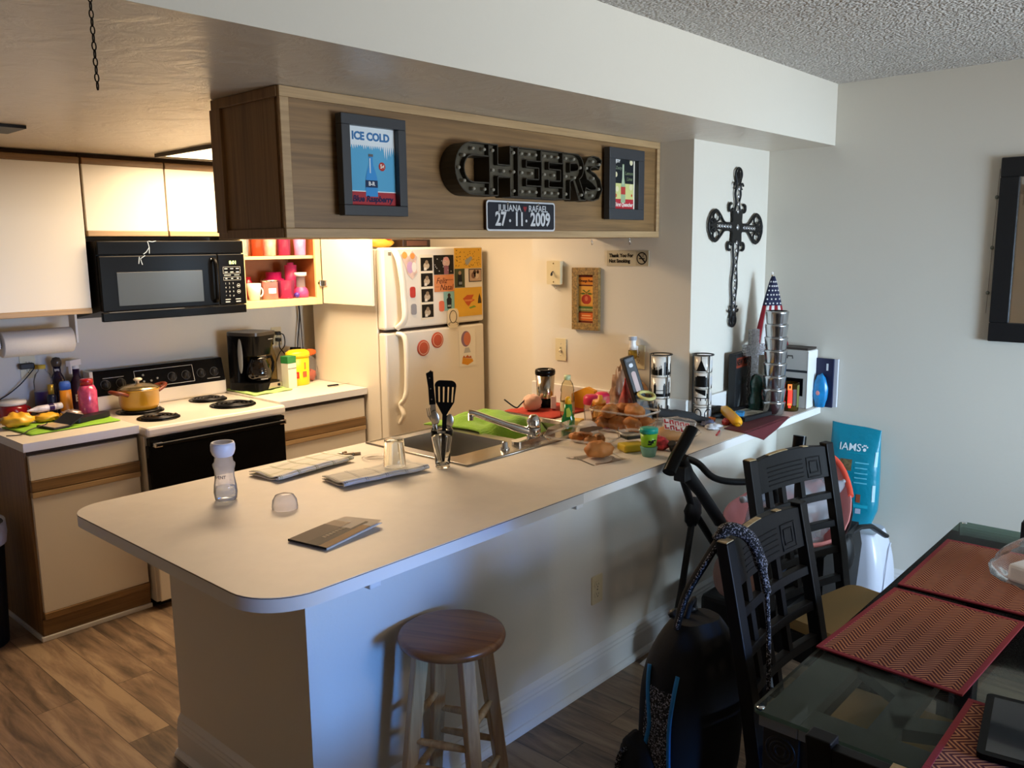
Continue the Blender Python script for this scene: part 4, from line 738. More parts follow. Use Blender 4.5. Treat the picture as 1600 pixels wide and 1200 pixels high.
lab(b, .75, .045, .085, art('#c9301f'), -.2); lab(b, .5, .055, .075, art('#e0603a'), -.2, .0697); lab(b, .35, .13, .138, art('#9a7d1c'), -.2); lab(b, .35, .115, .12, art('#caa526'), -.2); lab(b, .4, .05, .085, art('#d9603a'), .7); lab(b,.2,.1,.14,art('#d98a3a'),.75); b.build('label_print', t)
t = thing('chip_bag', 'see through snack bag with an orange top beside the yellow tub', 'bag', (2.045, 2.76, C), .1); MB().at(T(0,0,.075)).blob(.055,.03,.085, FILM, 3, .15, flat=-.074).build('pouch', t); MB().at(T(0,0,.18)).blob(.055,.008,.022, mat('chip_orange','#d9682a',.4), 2, .1).build('header', t); MB().at(T(0,0,.04)).blob(.04,.022,.035, mat('chip_reddish','#b5563a',.5,var=.3,vscale=40), 8, .2).build('contents', t)
o = MB().box(-.03,.03,-.02,.02,0,.21,BLK).build('cordless_handset', bev=.004); o.location = (1.975,2.83,C); o.rotation_euler = (0,.12,.3); o.location.z += .004; tag(o, 'black handset standing behind the yellow tub', 'handset')
plate('wall_outlet', 'outlet with black plugs on the wall behind the coffee maker', FRONT(1.925, YK-.0005, 1.195))
t = thing('appliance_cord', 'black appliance cord plugged into the outlet behind the coffee maker', 'cord')
for dz in (.02,-.02): MB().at(FRONT(1.925,YK-.0075,1.195+dz)).box(-.013,.013,-.011,.011,0,.03,BLKM).build('plug', t, .003)
MB().tube(spline([(1.93,YK-.035,1.215),(1.955,YK-.04,1.2),(1.95,YK-.05,1.14),(1.9,YK-.06,1.09),(1.86,YK-.06,1.0),(1.83,YK-.04,.925)],6), .0035, BLKM, 6).build('cord', t); MB().tube(spline([(1.925,YK-.036,1.175),(1.915,YK-.05,1.13),(1.945,YK-.06,1.08),(1.97,YK-.05,1.0),(1.99,YK-.03,.925)],6), .0035, BLKM, 6).build('cord', t)
tag(MB().tube(spline([(2.078,YK-.025,1.41),(2.082,YK-.03,1.3),(2.06,YK-.03,1.15),(2.05,YK-.03,1.0),(2.045,YK-.02,.93)],6), .004, BLKM, 6).build('power_cable'), 'black cord hanging from the open cabinet, left of the two', 'cord', 'cords beside the refrigerator')
tag(MB().tube(spline([(2.088,YK-.025,1.41),(2.09,YK-.03,1.25),(2.095,YK-.03,1.1),(2.1,YK-.03,.925)],6), .003, DARKGAP, 6).build('power_cable'), 'dark brown cord along the side of the refrigerator', 'cord', 'cords beside the refrigerator')
t = thing('paring_knife', 'small dark knife lying on the counter beside the refrigerator', 'knife', (2.04, 2.47, C+.004), -.15); MB().box(-.07,.0,-.007,.007,0,.009,BLKM).build('handle', t, .002); MB().prism([(0,-.006),(.08,0),(0,.008)], .003, .005, STEEL).build('blade', t)
# ---------------------------------------------------------------- peninsula: front half
MILK = clear('milky_plastic', haze=.42, white='#e9e6e2'); MILKW = mat('bluish_white_plastic', '#d9dcea', .35)
t = thing('baby_bottle', 'clear baby bottle with a pale collar standing on the peninsula', 'bottle', (.388, .853, C))
MB().lathe([(0,.003),(.028,.001),(.035,.006),(.038,.03),(.036,.05),(.031,.08),(.032,.105),(.036,.118),(.036,.125),(.03,.132),(.028,.152)], MILK, 32).build('bottle_body', t)
MB().lathe([(0,.004),(.026,.004),(.033,.009),(.0355,.03),(.034,.045),(0,.045)], clear('bottle_water', '#e9eef2', gloss=.02), 28).build('water', t)
MB().lathe([(.029,.15),(.034,.156),(.039,.17),(.039,.188),(.036,.196),(.032,.196),(.03,.178),(.02,.17),(0,.17)], MILKW, 32).build('collar', t)
a = CAMA(.388,.853); b = MB(); wraptext(b, 'AVENT', .014, art('#5b5a60'), .0335, .085, a-.55, bold=.0003)
for i in range(9):
    zz = .02+i*.011; wrap(b, [(0, .008 if i % 2 else .005, 0, .0012)], art('#9a98a0'), .0385 if zz < .06 else .0345, zz, a+.45)
b.build('printing', t)
o = MB().lathe([(.040,0),(.041,.006),(.038,.028),(.029,.043),(.014,.048),(0,.048)], MILK, 32).build('milky_dome'); o.location = (.463,.625,C+.0005); tag(o, 'milky dome shaped bottle cap on the peninsula', 'cap')
t = thing('brochure', 'folded brown and white brochure lying near the front edge of the peninsula', 'brochure', (.42, .297, C+.0015), .185)
PAP = mat('brochure_white','#dcd2c6',.75,spec=.2); b = MB(); b.grid(lambda u,v: (-.118+.236*u, -.073+.146*v, .001+.008*(1-v)*u*u+.002*math.sin(u*3)), 20, 10, PAP); b.build('lower_leaf', t, solid=.0012)
def bro(u,v): return (-.118+.236*u, -.073+.146*v, .006+.012*(1-v)*u*u+.002*math.sin(u*3))
b = MB(); b.grid(bro, 24, 12, PAP)
bm = [('#5d4a38',0,.62,.55,1),('#453626',0,.62,.3,.55),('#98713f',0,.78,0,.22),('#3b2e22',.0,.9,.22,.3),('#a8937c',.62,.8,.55,1)]
for c_, u0, u1, v0, v1 in bm: b.grid(lambda u,v: tuple(Vector(bro(u0+(u1-u0)*u, v0+(v1-v0)*v))+Vector((0,0,.0008))), 12, 6, art(c_))
b.grid(lambda u,v: tuple(Vector(bro(.28+.34*u, .42+.1*v))+Vector((0,0,.0014))), 6, 2, art('#cfc4b4')) if False else None
for i in range(7): b.grid(lambda u,v: tuple(Vector(bro(.24+.055*i+.04*u, .4+.09*v))+Vector((0,0,.0014))), 2, 2, art('#a8977f'))
b.build('cover_leaf', t); b = MB(); b.box(-.118,-.1165,-.073,.073,.0,.008,art('#2b231c')); b.build('spine', t)
def plaid(name, base, line, line2):
    m, nt, bs, N, L, MA = nodes(name); tc = N('ShaderNodeTexCoord'); sp = N('ShaderNodeSeparateXYZ'); L(tc.outputs['Object'], sp.inputs[0])
    def stripe(o, per, wd, sh): return MA('LESS_THAN', MA('FRACT', MA('ADD', MA('DIVIDE', o, per), sh)), wd)
    a = MA('MAXIMUM', stripe(sp.outputs[0], .082, .05, .1), stripe(sp.outputs[0], .082, .03, .0)); c = MA('MAXIMUM', stripe(sp.outputs[1], .07, .05, .3), stripe(sp.outputs[1], .07, .03, .2))
    mx = N('ShaderNodeMix', data_type='RGBA'); L(a, mx.inputs[0]); mx.inputs[6].default_value = lin(base); mx.inputs[7].default_value = lin(line)
    m2 = N('ShaderNodeMix', data_type='RGBA'); L(MA('MULTIPLY', c, .7), m2.inputs[0]); L(mx.outputs[2], m2.inputs[6]); m2.inputs[7].default_value = lin(line2)
    L(m2.outputs[2], bs.inputs['Base Color']); bs.inputs['Roughness'].default_value = .9; n = N('ShaderNodeTexNoise', Scale=260.0); L(tc.outputs['Object'], n.inputs['Vector']); bp = N('ShaderNodeBump', Strength=.3, Distance=.002); L(n.outputs['Fac'], bp.inputs['Height']); L(bp.outputs[0], bs.inputs['Normal']); return m
def folded(name, label, cx, cy, rot, w, d, m, seed):
    t = thing(name, label, 'towel', (cx, cy, C+.001), rot); 
    def f(z0, amp): return lambda u,v: (-w/2+w*u, -d/2+d*v, z0+amp*(mnoise.noise(Vector((u*3,v*2,seed)))+.5)+.006*math.exp(-((1-v)*9)**2)*0+.007*math.exp(-(v*7)**2))
    MB().grid(f(.004,.003), 24, 12, m).build('lower_fold', t, solid=.003); MB().grid(f(.011,.009), 24, 12, m).build('upper_fold', t, solid=.003)
    MB().grid(lambda u,v: (-w/2+w*u, -d/2-.007*math.sin(PI*v), .005+.013*v+.006*(mnoise.noise(Vector((u*3,0,seed)))+.5)), 24, 6, m).build('fold_edge', t, solid=.0025)
    return t
folded('dish_towel', 'white dish towel with olive green stripes folded near the stove side of the peninsula', .785, 1.0, .1, .36, .16, plaid('towel_olive','#ece8dc','#9a9d74','#b5b28c'), 2)
folded('dish_towel', 'grey striped dish towel folded under the upturned glass', .898, .705, -.13, .355, .15, plaid('towel_grey','#dcd8d0','#a8a6a2','#b8b4b0'), 5)
for i, (x, y, a) in enumerate(((1.0,1.055,.2),(1.03,1.02,-.5))):
    t = thing('clothespin', ('wooden clothespin beside the olive striped towel, farther one','wooden clothespin beside the olive striped towel, nearer one')[i], 'clothespin', (x, y, C+.0005), a, 'clothespins on the peninsula')
    MB().box(-.035,.035,-.005,-.0005,0,.01,W_OAKL).build('jaw', t, .002); MB().box(-.035,.035,.0005,.005,0,.01,W_OAKX).build('jaw', t, .002); MB().at(T(.005,0,.005) @ R(PI/2,'X')).cyl(.006,-.006,.006,STEEL,12).build('spring', t)
o = MB().lathe([(.041,0),(.0405,.003),(.036,.098),(.034,.1),(0,.1),(0,.09),(.032,.088),(.0375,.003),(.041,0)], GLASS, 32).build('drinking_glass'); o.location = (.972,.688,C+.026); tag(o, 'empty glass standing upside down on the grey striped towel', 'glass')
o = MB().lathe([(.058,0),(.06,.004),(.052,.006),(.05,.003),(0,.003)], clear('clear_lid', haze=.08), 36).build('plastic_disc'); o.location = (1.065,.905,C+.0005); tag(o, 'flat round clear plastic lid lying near the sink corner', 'lid')
t = MB().lathe([(0,0),(.026,0),(.028,.004),(.032,.07),(.041,.118),(.041,.146),(.0385,.146),(.038,.118),(.029,.07),(.025,.014),(0,.012)], GLASS, 32).build('utensil_glass'); t.location = (1.135,.605,C+.0005); tag(t, 'tall drinking glass holding utensils at the sink corner', 'glass')
UX, UY = 1.135, .605; vd = Vector((UX+.9753, UY+1.6516, 0)).normalized(); rd = Vector((vd.y, -vd.x, 0))
def upright(x, y, z, tilt=0, lean=0): return Matrix.Translation((x, y, z)) @ Matrix(((rd.x, vd.x, 0, 0),(rd.y, vd.y, 0, 0),(0,0,1,0),(0,0,0,1))) @ R(tilt, 'Y') @ R(lean, 'X')
t = thing('spatula', 'black slotted plastic spatula standing in the utensil glass', 'spatula'); t.matrix_world = upright(UX, UY, C+.016, .06); b = MB().at(FRONT(0,0,0)); b.prism([(-.007,0),(.007,0),(.008,.19),(-.008,.19)], -.004, .004, BLK); b.build('handle', t, .002)
b = MB().at(FRONT(0,0,0)); zs0 = .185; bl = [(-.008,zs0),(.008,zs0),(.022,.215)]; 
b.prism([(-.008,zs0),(.008,zs0),(.034,.232),(-.034,.232)], -.002, .002, BLK); b.prism(rrect(-.04,.04,.29,.314,.02,5,(.002,.002,.02,.02)), -.002, .002, BLK)
for x0, x1, e0, e1 in ((-.034,-.0235,-.0385,-.027),(-.0185,-.0075,-.021,-.0095),(-.0025,.0085,-.0035,.008),(.0135,.0235,.0135,.0245),(.0285,.034,.0305,.0395)): b.prism([(x0,.231),(x1,.231),(e1,.291),(e0,.291)], -.002, .002, BLK)
b.build('blade', t)
t = thing('kitchen_knife', 'black handled knife standing in the utensil glass', 'knife'); t.matrix_world = upright(UX-rd.x*.012, UY-rd.y*.012+.008, C+.016, -.07); b = MB().at(FRONT(0,0,0)); b.prism([(-.004,0),(.01,.0),(.012,.225),(-.008,.225)], -.001, .001, STEEL); b.build('blade', t); b = MB().at(FRONT(0,0,0)); b.prism([(-.011,.225),(.013,.225),(.012,.29),(.015,.345),(.005,.352),(-.012,.342),(-.009,.29)], -.009, .009, BLK); hd = b.build('handle', t, .004)
for zz in (.245,.285,.325): MB().at(FRONT(0,-.0091,zz)).cyl(.003,0,.001,STEEL,10).build('rivet', hd)
for i, (dx, dy, tl, h, kind, lb) in enumerate(((-.012,-.008,-.12,.2,'spoon','steel spoon at the left of the utensil glass'),(.016,.006,.14,.185,'spoon','steel spoon at the right of the utensil glass'),(-.004,.014,-.18,.215,'fork','steel fork leaning left in the utensil glass'))):
    t = thing(kind, lb, kind, group='cutlery in the utensil glass'); t.matrix_world = upright(UX+rd.x*dx*.5, UY+rd.y*dx*.5+dy*.5, C+.016, tl)
    MB().tube([(0,0,0),(0,0,h-.05)], [.002,.003], STEEL, 8).build('handle', t)
    if kind == 'spoon': MB().at(T(0,0,h-.025)).blob(.017,.005,.028,STEEL,amp=0).build('bowl', t)
    else:
        b = MB().at(FRONT(0,0,0)); b.prism([(-.004,h-.052),(.004,h-.052),(.012,h-.03),(-.012,h-.03)], -.001,.001,STEEL)
        for k in range(4): b.prism([(-.012+k*.0065,h-.031),(-.0075+k*.0065,h-.031),(-.0085+k*.0065,h),(-.011+k*.0065,h)],-.001,.001,STEEL)
        b.build('tines', t)
# green towel bunched over the sink
GREEN = mat('green_terry', '#7fae22', .95, bump=(140,.9,.006), sheen=.3)
def gt(u, v):
    x = 1.60+.36*u+.03*math.sin(v*4); y = .80+.40*v; ed = min(u,1-u,v,1-v)
    zz = C+.012+.034*min(1,ed*5)*(.7+mnoise.noise(Vector((u*4,v*4,2))))
    if v < .22: zz -= (.22-v)*.35
    return (x, y-.05*u*(1-v), zz)
tag(MB().grid(gt, 30, 26, GREEN).build('green_towel', solid=.006), 'bright green terry towel bunched over the sink divider', 'towel')
# ---------------------------------------------------------------- peninsula: around and beyond the sink
def waved(pts, z, seed, amp=.004): return pts
sheet('red_dish_mat', 'red cloth mat behind the sink under the steel mug', 'mat', [(2.07,.84),(2.41,.84),(2.41,1.14),(2.07,1.145)], C+.002, mat('red_cloth','#a83222',.8,bump=(90,.4)), .003, .006, 4)
zr = C+.011
t = thing('travel_mug', 'stainless steel travel mug with black lid and base on the red mat', 'mug', (2.268, 1.045, zr)); MB().lathe([(0,0),(.038,0),(.04,.004),(.042,.045),(0,.045)], BLK, 28).build('base', t)
MB().lathe([(.0415,.046),(.049,.165),(0,.165)], mat('polished_steel','#c2b8a8',.16,1.0), 32).build('body', t); MB().lathe([(0,.166),(.051,.166),(.052,.18),(.049,.19),(.042,.192),(.04,.186),(0,.186)], BLK, 32).build('lid', t)
b = MB(); b.at(T(.012,-.02,.188)).blob(.012,.007,.006, CHROME, amp=0).build('sip_tab', t)
lump('plush_toy', 'small pale pink plush lump behind the faucet', 'toy', 2.165, 1.045, zr, .055, .045, .042, mat('pale_pink_plush','#dfae97',.9,sheen=.3), 5, .1)
tag(MB().tube(spline([(2.02,1.1,C+.075),(2.075,1.075,C+.03),(2.095,1.06,C+.045),(2.14,1.055,C+.072),(2.19,1.06,C+.072),(2.215,1.05,C+.05)],5), .004, BLKM, 6).build('sunglasses_strap'), 'thin black curved strap over the pink plush lump', 'strap')
o = MB().box(-.022,.022,-.012,.012,0,.062,mat('pinkish_card','#dcc3b4',.6)).build('tea_packet', bev=.003); o.location = (2.235,.965,zr); o.rotation_euler = (0,.1,.6); o.location.z += .003; tag(o, 'pale pink paper packet leaning in front of the steel mug', 'packet')
bottle('soda_bottle', 'clear plastic bottle with a pale green cap behind the sink', 'bottle', 2.125, .79, C+.012, [('bottle_body', [(0,.0),(.03,.0),(.034,.008),(.034,.09),(.030,.12),(.033,.13),(.026,.16),(.013,.18)], clear('soda_clear','#f0ead8',haze=.12,white='#d8c8a0')), ('cap', [(.013,.178),(.016,.179),(.016,.2),(0,.201)], mat('pale_green_cap','#b9c79a',.4)), ('label', [(.0345,.03),(.0345,.075)], mat('leaf_label','#c3b48a',.5,var=.25,vscale=30))])
t = bottle('dish_soap', 'green dish soap bottle with a yellow cap on the sink edge', 'bottle', 1.93, .632, C+.0045, [('bottle_body', [(0,0),(.03,0),(.031,.006),(.03,.05),(.02,.075),(.017,.115),(0,.116)], mat('green_soap','#0e7a34',.15,coat=.4)), ('cap', [(0,.117),(.015,.117),(.012,.145),(.006,.15),(0,.15)], mat('soap_yellow','#e2a51c',.4))], -.8, sx=1, sy=.7)
MB().at(FRONT(0,-.0165,.08)).poly([(-.009,-.02),(.01,-.018),(.012,.0),(.002,.024),(-.011,.018)], .002, art('#b5c84a')).build('label_print', t)
o = MB().box(-.03,.03,-.022,.022,0,.026,mat('yellow_sponge','#e0b64a',.9,bump=(70,.8))).build('sponge', bev=.004); o.location = (2.035,.66,C+.001+.004); o.rotation_euler=(0,0,.3); tag(o,'yellow sponge beside the green dish soap','sponge')
o = MB().lathe([(.05,0),(.049,.01),(.04,.034),(.022,.046),(0,.048)], mat('frosted_bowl','#d9d0c6',.35), 28).build('small_bowl'); o.location = (1.955,.545,C+.0045); tag(o, 'whitish upturned small bowl between the dish soap and the pastry box', 'bowl')
t = bottle('honey_bottle', 'squeeze bottle of dark honey with an amber flip cap', 'bottle', 2.065, .555, C, [('bottle_body', [(0,.002),(.034,.002),(.036,.01),(.036,.07),(.03,.095),(.02,.105)], clear('honey_clear','#f0d9b0',haze=.1,white='#d9a860')), ('honey', [(0,.003),(.033,.003),(.034,.045),(0,.046)], mat('dark_honey','#3a1a08',.15)), ('cap', [(0,.106),(.026,.106),(.026,.125),(.012,.128),(.01,.15),(0,.151)], mat('amber_cap','#d98e2a',.4))])
for i, (x, y, h, lb) in enumerate(((2.165,.68,.125,'bright pink cup behind the honey bottle, left of the two'),(2.225,.66,.13,'bright pink cup behind the honey bottle, right of the two'))):
    o = MB().lathe([(0,0),(.03,0),(.034,.05),(.034,.08),(.038,.085),(.036,h-.01),(.025,h),(0,h)], mat('hot_pink','#e0305e',.35), 24, mats=[CLEARH,CLEARH,CLEARH]+[MATS['hot_pink']]*4).build('pink_cup'); o.location = (x,y,C); tag(o, lb, 'cup', 'pink cups behind the honey bottle')
o = MB().prism([(-.07,0),(.07,0),(.07,.1),(.02,.115),(-.07,.075)], 0, .03, mat('orange_yellow_pack','#dd9a22',.45,var=.08)).build('pasta_box'); o.matrix_world = Matrix.Translation((2.392,.88,C)) @ SIDE(0,0,0); tag(o, 'orange yellow food box standing against the wall', 'box')
o = MB().prism(rrect(-.05,.05,0,.085,.01,3), 0, .025, mat('cream_pack','#e8cf8f',.5)).build('food_box'); o.matrix_world = Matrix.Translation((2.40,.72,C)) @ SIDE(0,0,0); tag(o, 'cream food box against the wall right of the orange one', 'box')
# bags, tongs and jar behind the pastry box
lump('brown_bag', 'crumpled brown and clear bag behind the red net bag', 'bag', 2.375, .655, C, .06, .045, .13, mat('brown_bag_film','#8a6a52',.35,var=.35,vscale=22), 3, .3, .2)
t = thing('produce_bag', 'red and clear pointed bag of produce behind the pastry box', 'bag', (2.275, .56, C), .3)
MB().lathe([(0,0),(.055,0),(.06,.03),(.05,.08),(.025,.14),(.008,.19),(.012,.2),(0,.2)], mat('red_net','#a8302a',.3,var=.45,vscale=26), 24, 1, .7).build('net', t); MB().lathe([(.062,.0),(.064,.03),(.054,.08),(.03,.13)], FILM, 24, 1, .7).build('film', t)
t = thing('knife_block', 'black leaning knife block with a long slot', 'knife block', (2.27, .44, C+.006)); t.rotation_euler = (-.12, -.28, -.55)
MB().box(-.028,.028,-.022,.022,.008,.32,BLKM).build('block', t, .005); MB().at(FRONT(0,-.0225,0)).prism(rrect(-.011,.011,.15,.25,.011,6), 0, .001, mat('knife_slot_pink','#b5938a',.4)).prism(rrect(-.01,.01,.27,.288,.008,6), 0, .001, PLW).rect(-.018,.018,.298,.312,.001,mat('knife_badge','#4d5055',.5)).build('slot_print', t)
lump('onion', 'round beige onion against the wall behind the knife block', 'onion', 2.385, .555, C+.12, .04, .04, .05, mat('onion_skin','#b58a62',.5,var=.15), 2, .06, lift=False)
o = MB().box(-.038,.038,-.028,.028,0,.115,BLKM).build('black_box', bev=.005); o.location = (2.35,.487,C); o.rotation_euler = (0,0,.3); tag(o, 'small black box right of the knife block', 'box')
# pastry box
PAST = mat('baked_crust','#b8763a',.6,var=.3,vscale=18,bump=(40,.4))
def pastry(name, label, x, y, z, s, seed, rot, group, cat='pastry'):
    o = MB().blob(.056*s,.038*s,.034*s, PAST, seed, .12, 3, flat=-.028*s, ridge=.05).build(name); o.location = (x,y,z+.0285*s); o.rotation_euler = (0,0,rot); return tag(o, label, cat, group)
def tub(name, label, cx, cy, z, w, d, h, rot, lidh, group=None, lip=.012):
    t = thing(name, label, 'food container', (cx, cy, z), rot, group); P = rrect(-w/2,w/2,-d/2,d/2,.03,5); n = len(P)
    def shell(z0, z1, s0, s1, nm, top):
        b = MB(); vs = [(p[0]*s0,p[1]*s0,z0) for p in P]+[(p[0]*s1,p[1]*s1,z1) for p in P]; b.add(vs, [(i,(i+1)%n,n+(i+1)%n,n+i) for i in range(n)], CLEAR, True)
        b.add(vs, [tuple(range(n,2*n)) if top else tuple(range(n))], CLEAR)
        e = z0 if top else z1; s_ = s0 if top else s1; b.tube([(p[0]*s_,p[1]*s_,e) for p in P], .0035, CLEARH, 6, True); b.build(nm, t)
    shell(.001, h, .9, 1.0, 'tray', False); shell(h+.004, h+lidh, 1.02, .93, 'lid', True); return t
tub('pastry_box', 'clear plastic box full of brown rolls', 2.09, .44, C+.001, .17, .28, .09, 0, .042)
for i, (dx, dy, dz, s_, r_) in enumerate(((-.035,.085,.003,1,.4),(.03,.085,.003,1,-.3),(-.03,.015,.003,1.05,1.2),(.035,.01,.003,1,.2),(-.03,-.06,.003,1.1,.9),(.035,-.075,.003,1,1.7),(-.03,.055,.056,.95,.3),(.01,-.045,.058,1.05,1.1),(.03,.03,.057,.9,2.0))):
    pastry('bread_roll', ('brown roll lying in the bottom of the clear pastry box' if i < 6 else 'brown roll lying on top of the others in the clear pastry box'), 2.09+dx*1.1, .44+dy, C+.003+dz, s_*.98, i+1, r_, 'rolls in the bottom of the pastry box' if i < 6 else 'rolls on top in the pastry box', 'roll')
t = tub('cookie_tray', 'low clear pastry tray with a dark hexagon label in front of the rolls', 1.80, .43, C+.001, .25, .29, .03, .15, .035)
b = MB().at(T(-.03,-.035,.0655)); b.poly([(-.06,-.02),(.03,-.04),(.06,-.02),(.058,.02),(-.02,.04),(-.062,.02)], .0004, art('#3a2a22')); b.build('label_print', t)
for i in range(4): pastry('cookie', 'flat pale cookie inside the low clear pastry tray', 1.76+.06*(i % 2)+.02*(i//2), .38+.09*(i//2), C+.004, .6, 20+i, i*.8, 'cookies in the low tray', 'cookie')
o = sheet('plastic_film', 'clear plastic film under the single croissant', 'film', [(1.53,.33),(1.50,.17),(1.66,.12),(1.72,.27)], C+.002, THIN, .0008, .006, 7)
pastry('croissant', 'single brown croissant lying in front of the pastry tray', 1.615, .235, C+.006, 1.0, 33, -.75, None, 'croissant')
o = MB().box(-.05,.05,-.036,.036,0,.03,mat('yellow_tin','#d1b32c',.35)).build('yellow_tin', bev=.007); o.location = (1.80,.205,C+.0005); o.rotation_euler=(0,0,-.5); tag(o, 'flat yellow tin left of the green modelling clay pot', 'tin')
t = tub('salad_cup', 'small dark smoky plastic container on the yellow tin', 1.85, .245, C+.034, .1, .09, .025, -.4, .02)
MB().box(-.035,.035,-.03,.03,.002,.022,mat('dark_contents','#2b3436',.4)).build('contents', t, .005)
t = thing('clay_pot', 'green and yellow modelling clay pot with a teal lid on a pale blue tub', 'pot', (1.768, .105, C)); MB().lathe([(0,0),(.026,0),(.034,.034),(.034,.038),(0,.038)], clear('pale_blue_tub','#d9efec',haze=.85,white='#a9dcd6'), 24).build('tub', t)
MB().lathe([(0,.039),(.027,.039),(.029,.04),(.034,.092),(0,.092)], mat('clay_pot_green','#8cc21e',.35), 28).build('pot_body', t); MB().lathe([(0,.093),(.036,.093),(.036,.108),(.034,.112),(0,.112)], mat('teal_lid','#0f9a8a',.35), 28).build('lid', t)
b = MB(); a = CAMA(1.768,.105); wrap(b, [(-.004,.012,0,.006),(.006,.02,.006,.016),(.012,.03,.014,.02),(-.002,.006,.008,.018)], art('#1d2a1c'), .0322, .05, a); b.build('drawing_print', t)
t = thing('candy_bag', 'red and white striped candy packet right of the clay pot', 'packet', (1.885, .135, C)); MB().at(T(0,0,.026)).blob(.028,.05,.03, mat('candy_stripe','#c23a40',.4,var=.75,vscale=45), 6, .2, flat=-.025).build('wrapper', t)
t = thing('bread_bag', 'clear bread bag with red lettering near the counter edge', 'bag', (2.06, .175, C), -.45); MB().at(T(0,0,.03)).blob(.085,.05,.034, mat('bun_crust','#c08a48',.6,var=.15), 4, .06, flat=-.028).build('bun', t)
MB().at(T(.0,.005,.045)).blob(.125,.065,.055, FILM, 8, .2, flat=-.043, f=2.2).build('film', t)
random.seed(21)
for r_ in range(2):
    for k in range(5):
        b = MB().at(T(-.055+.026*k-.01*r_, -.034-.022*r_, .093-.018*r_-.007*k) @ R(-.3) @ R(.8,'X')); b.prism([(-.011,-.012),(.011,-.012),(.011,.012),(-.011,.012)], 0, .0006, art('#d9cfc6')); h_ = random.choice((0,1))
        b.prism([(-.009,-.01),(-.003,-.01),(-.003,.004),(.003,.004),(.003,-.01),(.009,-.01),(.009,.01),(-.009,.01)] if h_ else [(-.009,-.01),(.009,-.01),(.009,-.004),(-.002,-.004),(-.002,.01),(-.009,.01)], .0006, .0012, mat('bag_red_print','#a82a22',.4)); b.build('lettering_print', t)
# stacked mugs in wire racks
SKY = art('#111111', .3)
def mug_stack(rack_label, mug_word, cx, cy, n, h, r, draw):
    rk = thing('mug_rack', rack_label, 'rack', (cx, cy, C)); top = n*h+.012; WIRE = mat('black_wire', '#0d0d0e', .4)
    for zz in (.006, top): MB().tube([((r+.006)*math.cos(a), (r+.006)*math.sin(a), zz) for a in [2*PI*i/28 for i in range(28)]], .003, WIRE, 6, True).build('ring', rk)
    a0 = CAMA(cx, cy)
    for k in range(4):
        a = a0+(-1.25, .62, 2.2, 3.9)[k]; MB().tube([((r+.0065)*math.cos(a), (r+.0065)*math.sin(a), .006), ((r+.0065)*math.cos(a), (r+.0065)*math.sin(a), top)], .003, WIRE, 6).build('upright', rk)
    for i in range(n):
        m = thing('stacked_mug', '%s, %s from the top of its rack' % (mug_word, ('topmost' if i == n-1 else ('second','third','fourth')[n-2-i])), 'mug', (cx, cy, C+.008+i*h), 0, mug_word.split(',')[0][:40])
        MB().lathe([(0,0),(r*.86,0),(r*.9,.004),(r,h*.3),(r,h-.002),(r-.003,h-.002),(r-.004,h*.3),(0,.006)], CER, 32).build('mug_body', m)
        b = MB(); draw(b, i, r+.0006, a0, h); b.build('drawing_print', m)
random.seed(12)
def london(b, i, r, a0, h):
    x = -.075; q = []
    if i == 1: q = [(-.07,.07,.006,.02),(-.035,-.022,.02,.06),(.012,.026,.02,.06),(-.022,.012,.034,.037),(.04,.05,.02,.075),(.043,.047,.075,.085),(-.06,-.05,.02,.04),(-.0315,-.0255,.06,.068),(.0155,.0225,.06,.068)]
    else:
        while x < .07:
            w = random.uniform(.006,.014); hh = random.uniform(.02,.07); q.append((x, min(x+w,.075), .006, hh)); 
            if random.random() < .4: q.append((x+w*.35, x+w*.65, hh, hh+.014))
            x += w+random.choice((0,0,.004,.008))
    wrap(b, q, SKY, r, .004, a0)
def paris(b, i, r, a0, h):
    if i == 3: q = [(-.03+.0012*k, .012-.0012*k, .006+.0028*k, .009+.0028*k) for k in range(16)]+[(-.011,-.007,.05,.07),(-.034,.016,.002,.007)]
    elif i == 2: q = [(-.04,.022,.004,.05),(-.03,.012,.05,.056),(.026,.034,.004,.045),(-.05,-.044,.004,.03)]
    elif i == 1: q = [(-.04+.003*k, -.037+.003*k, .06-.0012*k, .07-.0004*k*.5) for k in range(18)]+[(.018,.026,.03,.05),(-.045,.035,.026,.03),(-.03,-.026,.016,.026),(-.01,-.006,.016,.026),(.012,.016,.016,.026)]
    else:
        q = []
        for cx_ in (-.022, .03):
            for k in range(14):
                a = PI*k/13; q.append((cx_+.017*math.cos(a)-.0025, cx_+.017*math.cos(a)+.0025, .03+.022*math.sin(a)-.003, .03+.022*math.sin(a)+.003))
            q += [(cx_-.0195,cx_-.0145,.004,.03),(cx_+.0145,cx_+.0195,.004,.03)]
        q += [(-.045,.05,.058,.061)]
    wrap(b, q, SKY, r, .004, a0)
    wrap(b, [(.04+.006*k, .042+.006*k, .01+.004*(k % 3), .05+.005*(k % 2)) for k in range(4)], mat('pale_blue_print','#9aa3bd',.4), r, .004, a0)
mug_stack('black wire rack holding three white mugs with skyline drawings', 'white skyline mug in the left rack', 2.385, .44, 3, .1, .045, london)
mug_stack('black wire rack holding four white mugs at the wall corner', 'white landmark mug in the corner rack', 2.478, .272, 4, .0755, .041, paris)
tag(MB().tube(spline([(2.30,.395,C+.055),(2.345,.335,C+.045),(2.395,.27,C+.03),(2.42,.2,C+.016)],5), [.02]*5+[.024]*6+[.017]*5, mat('dark_grey_knit','#2f3032',.9), 10).build('fabric_roll'), 'rolled dark grey fabric lying between the two mug racks', 'fabric')
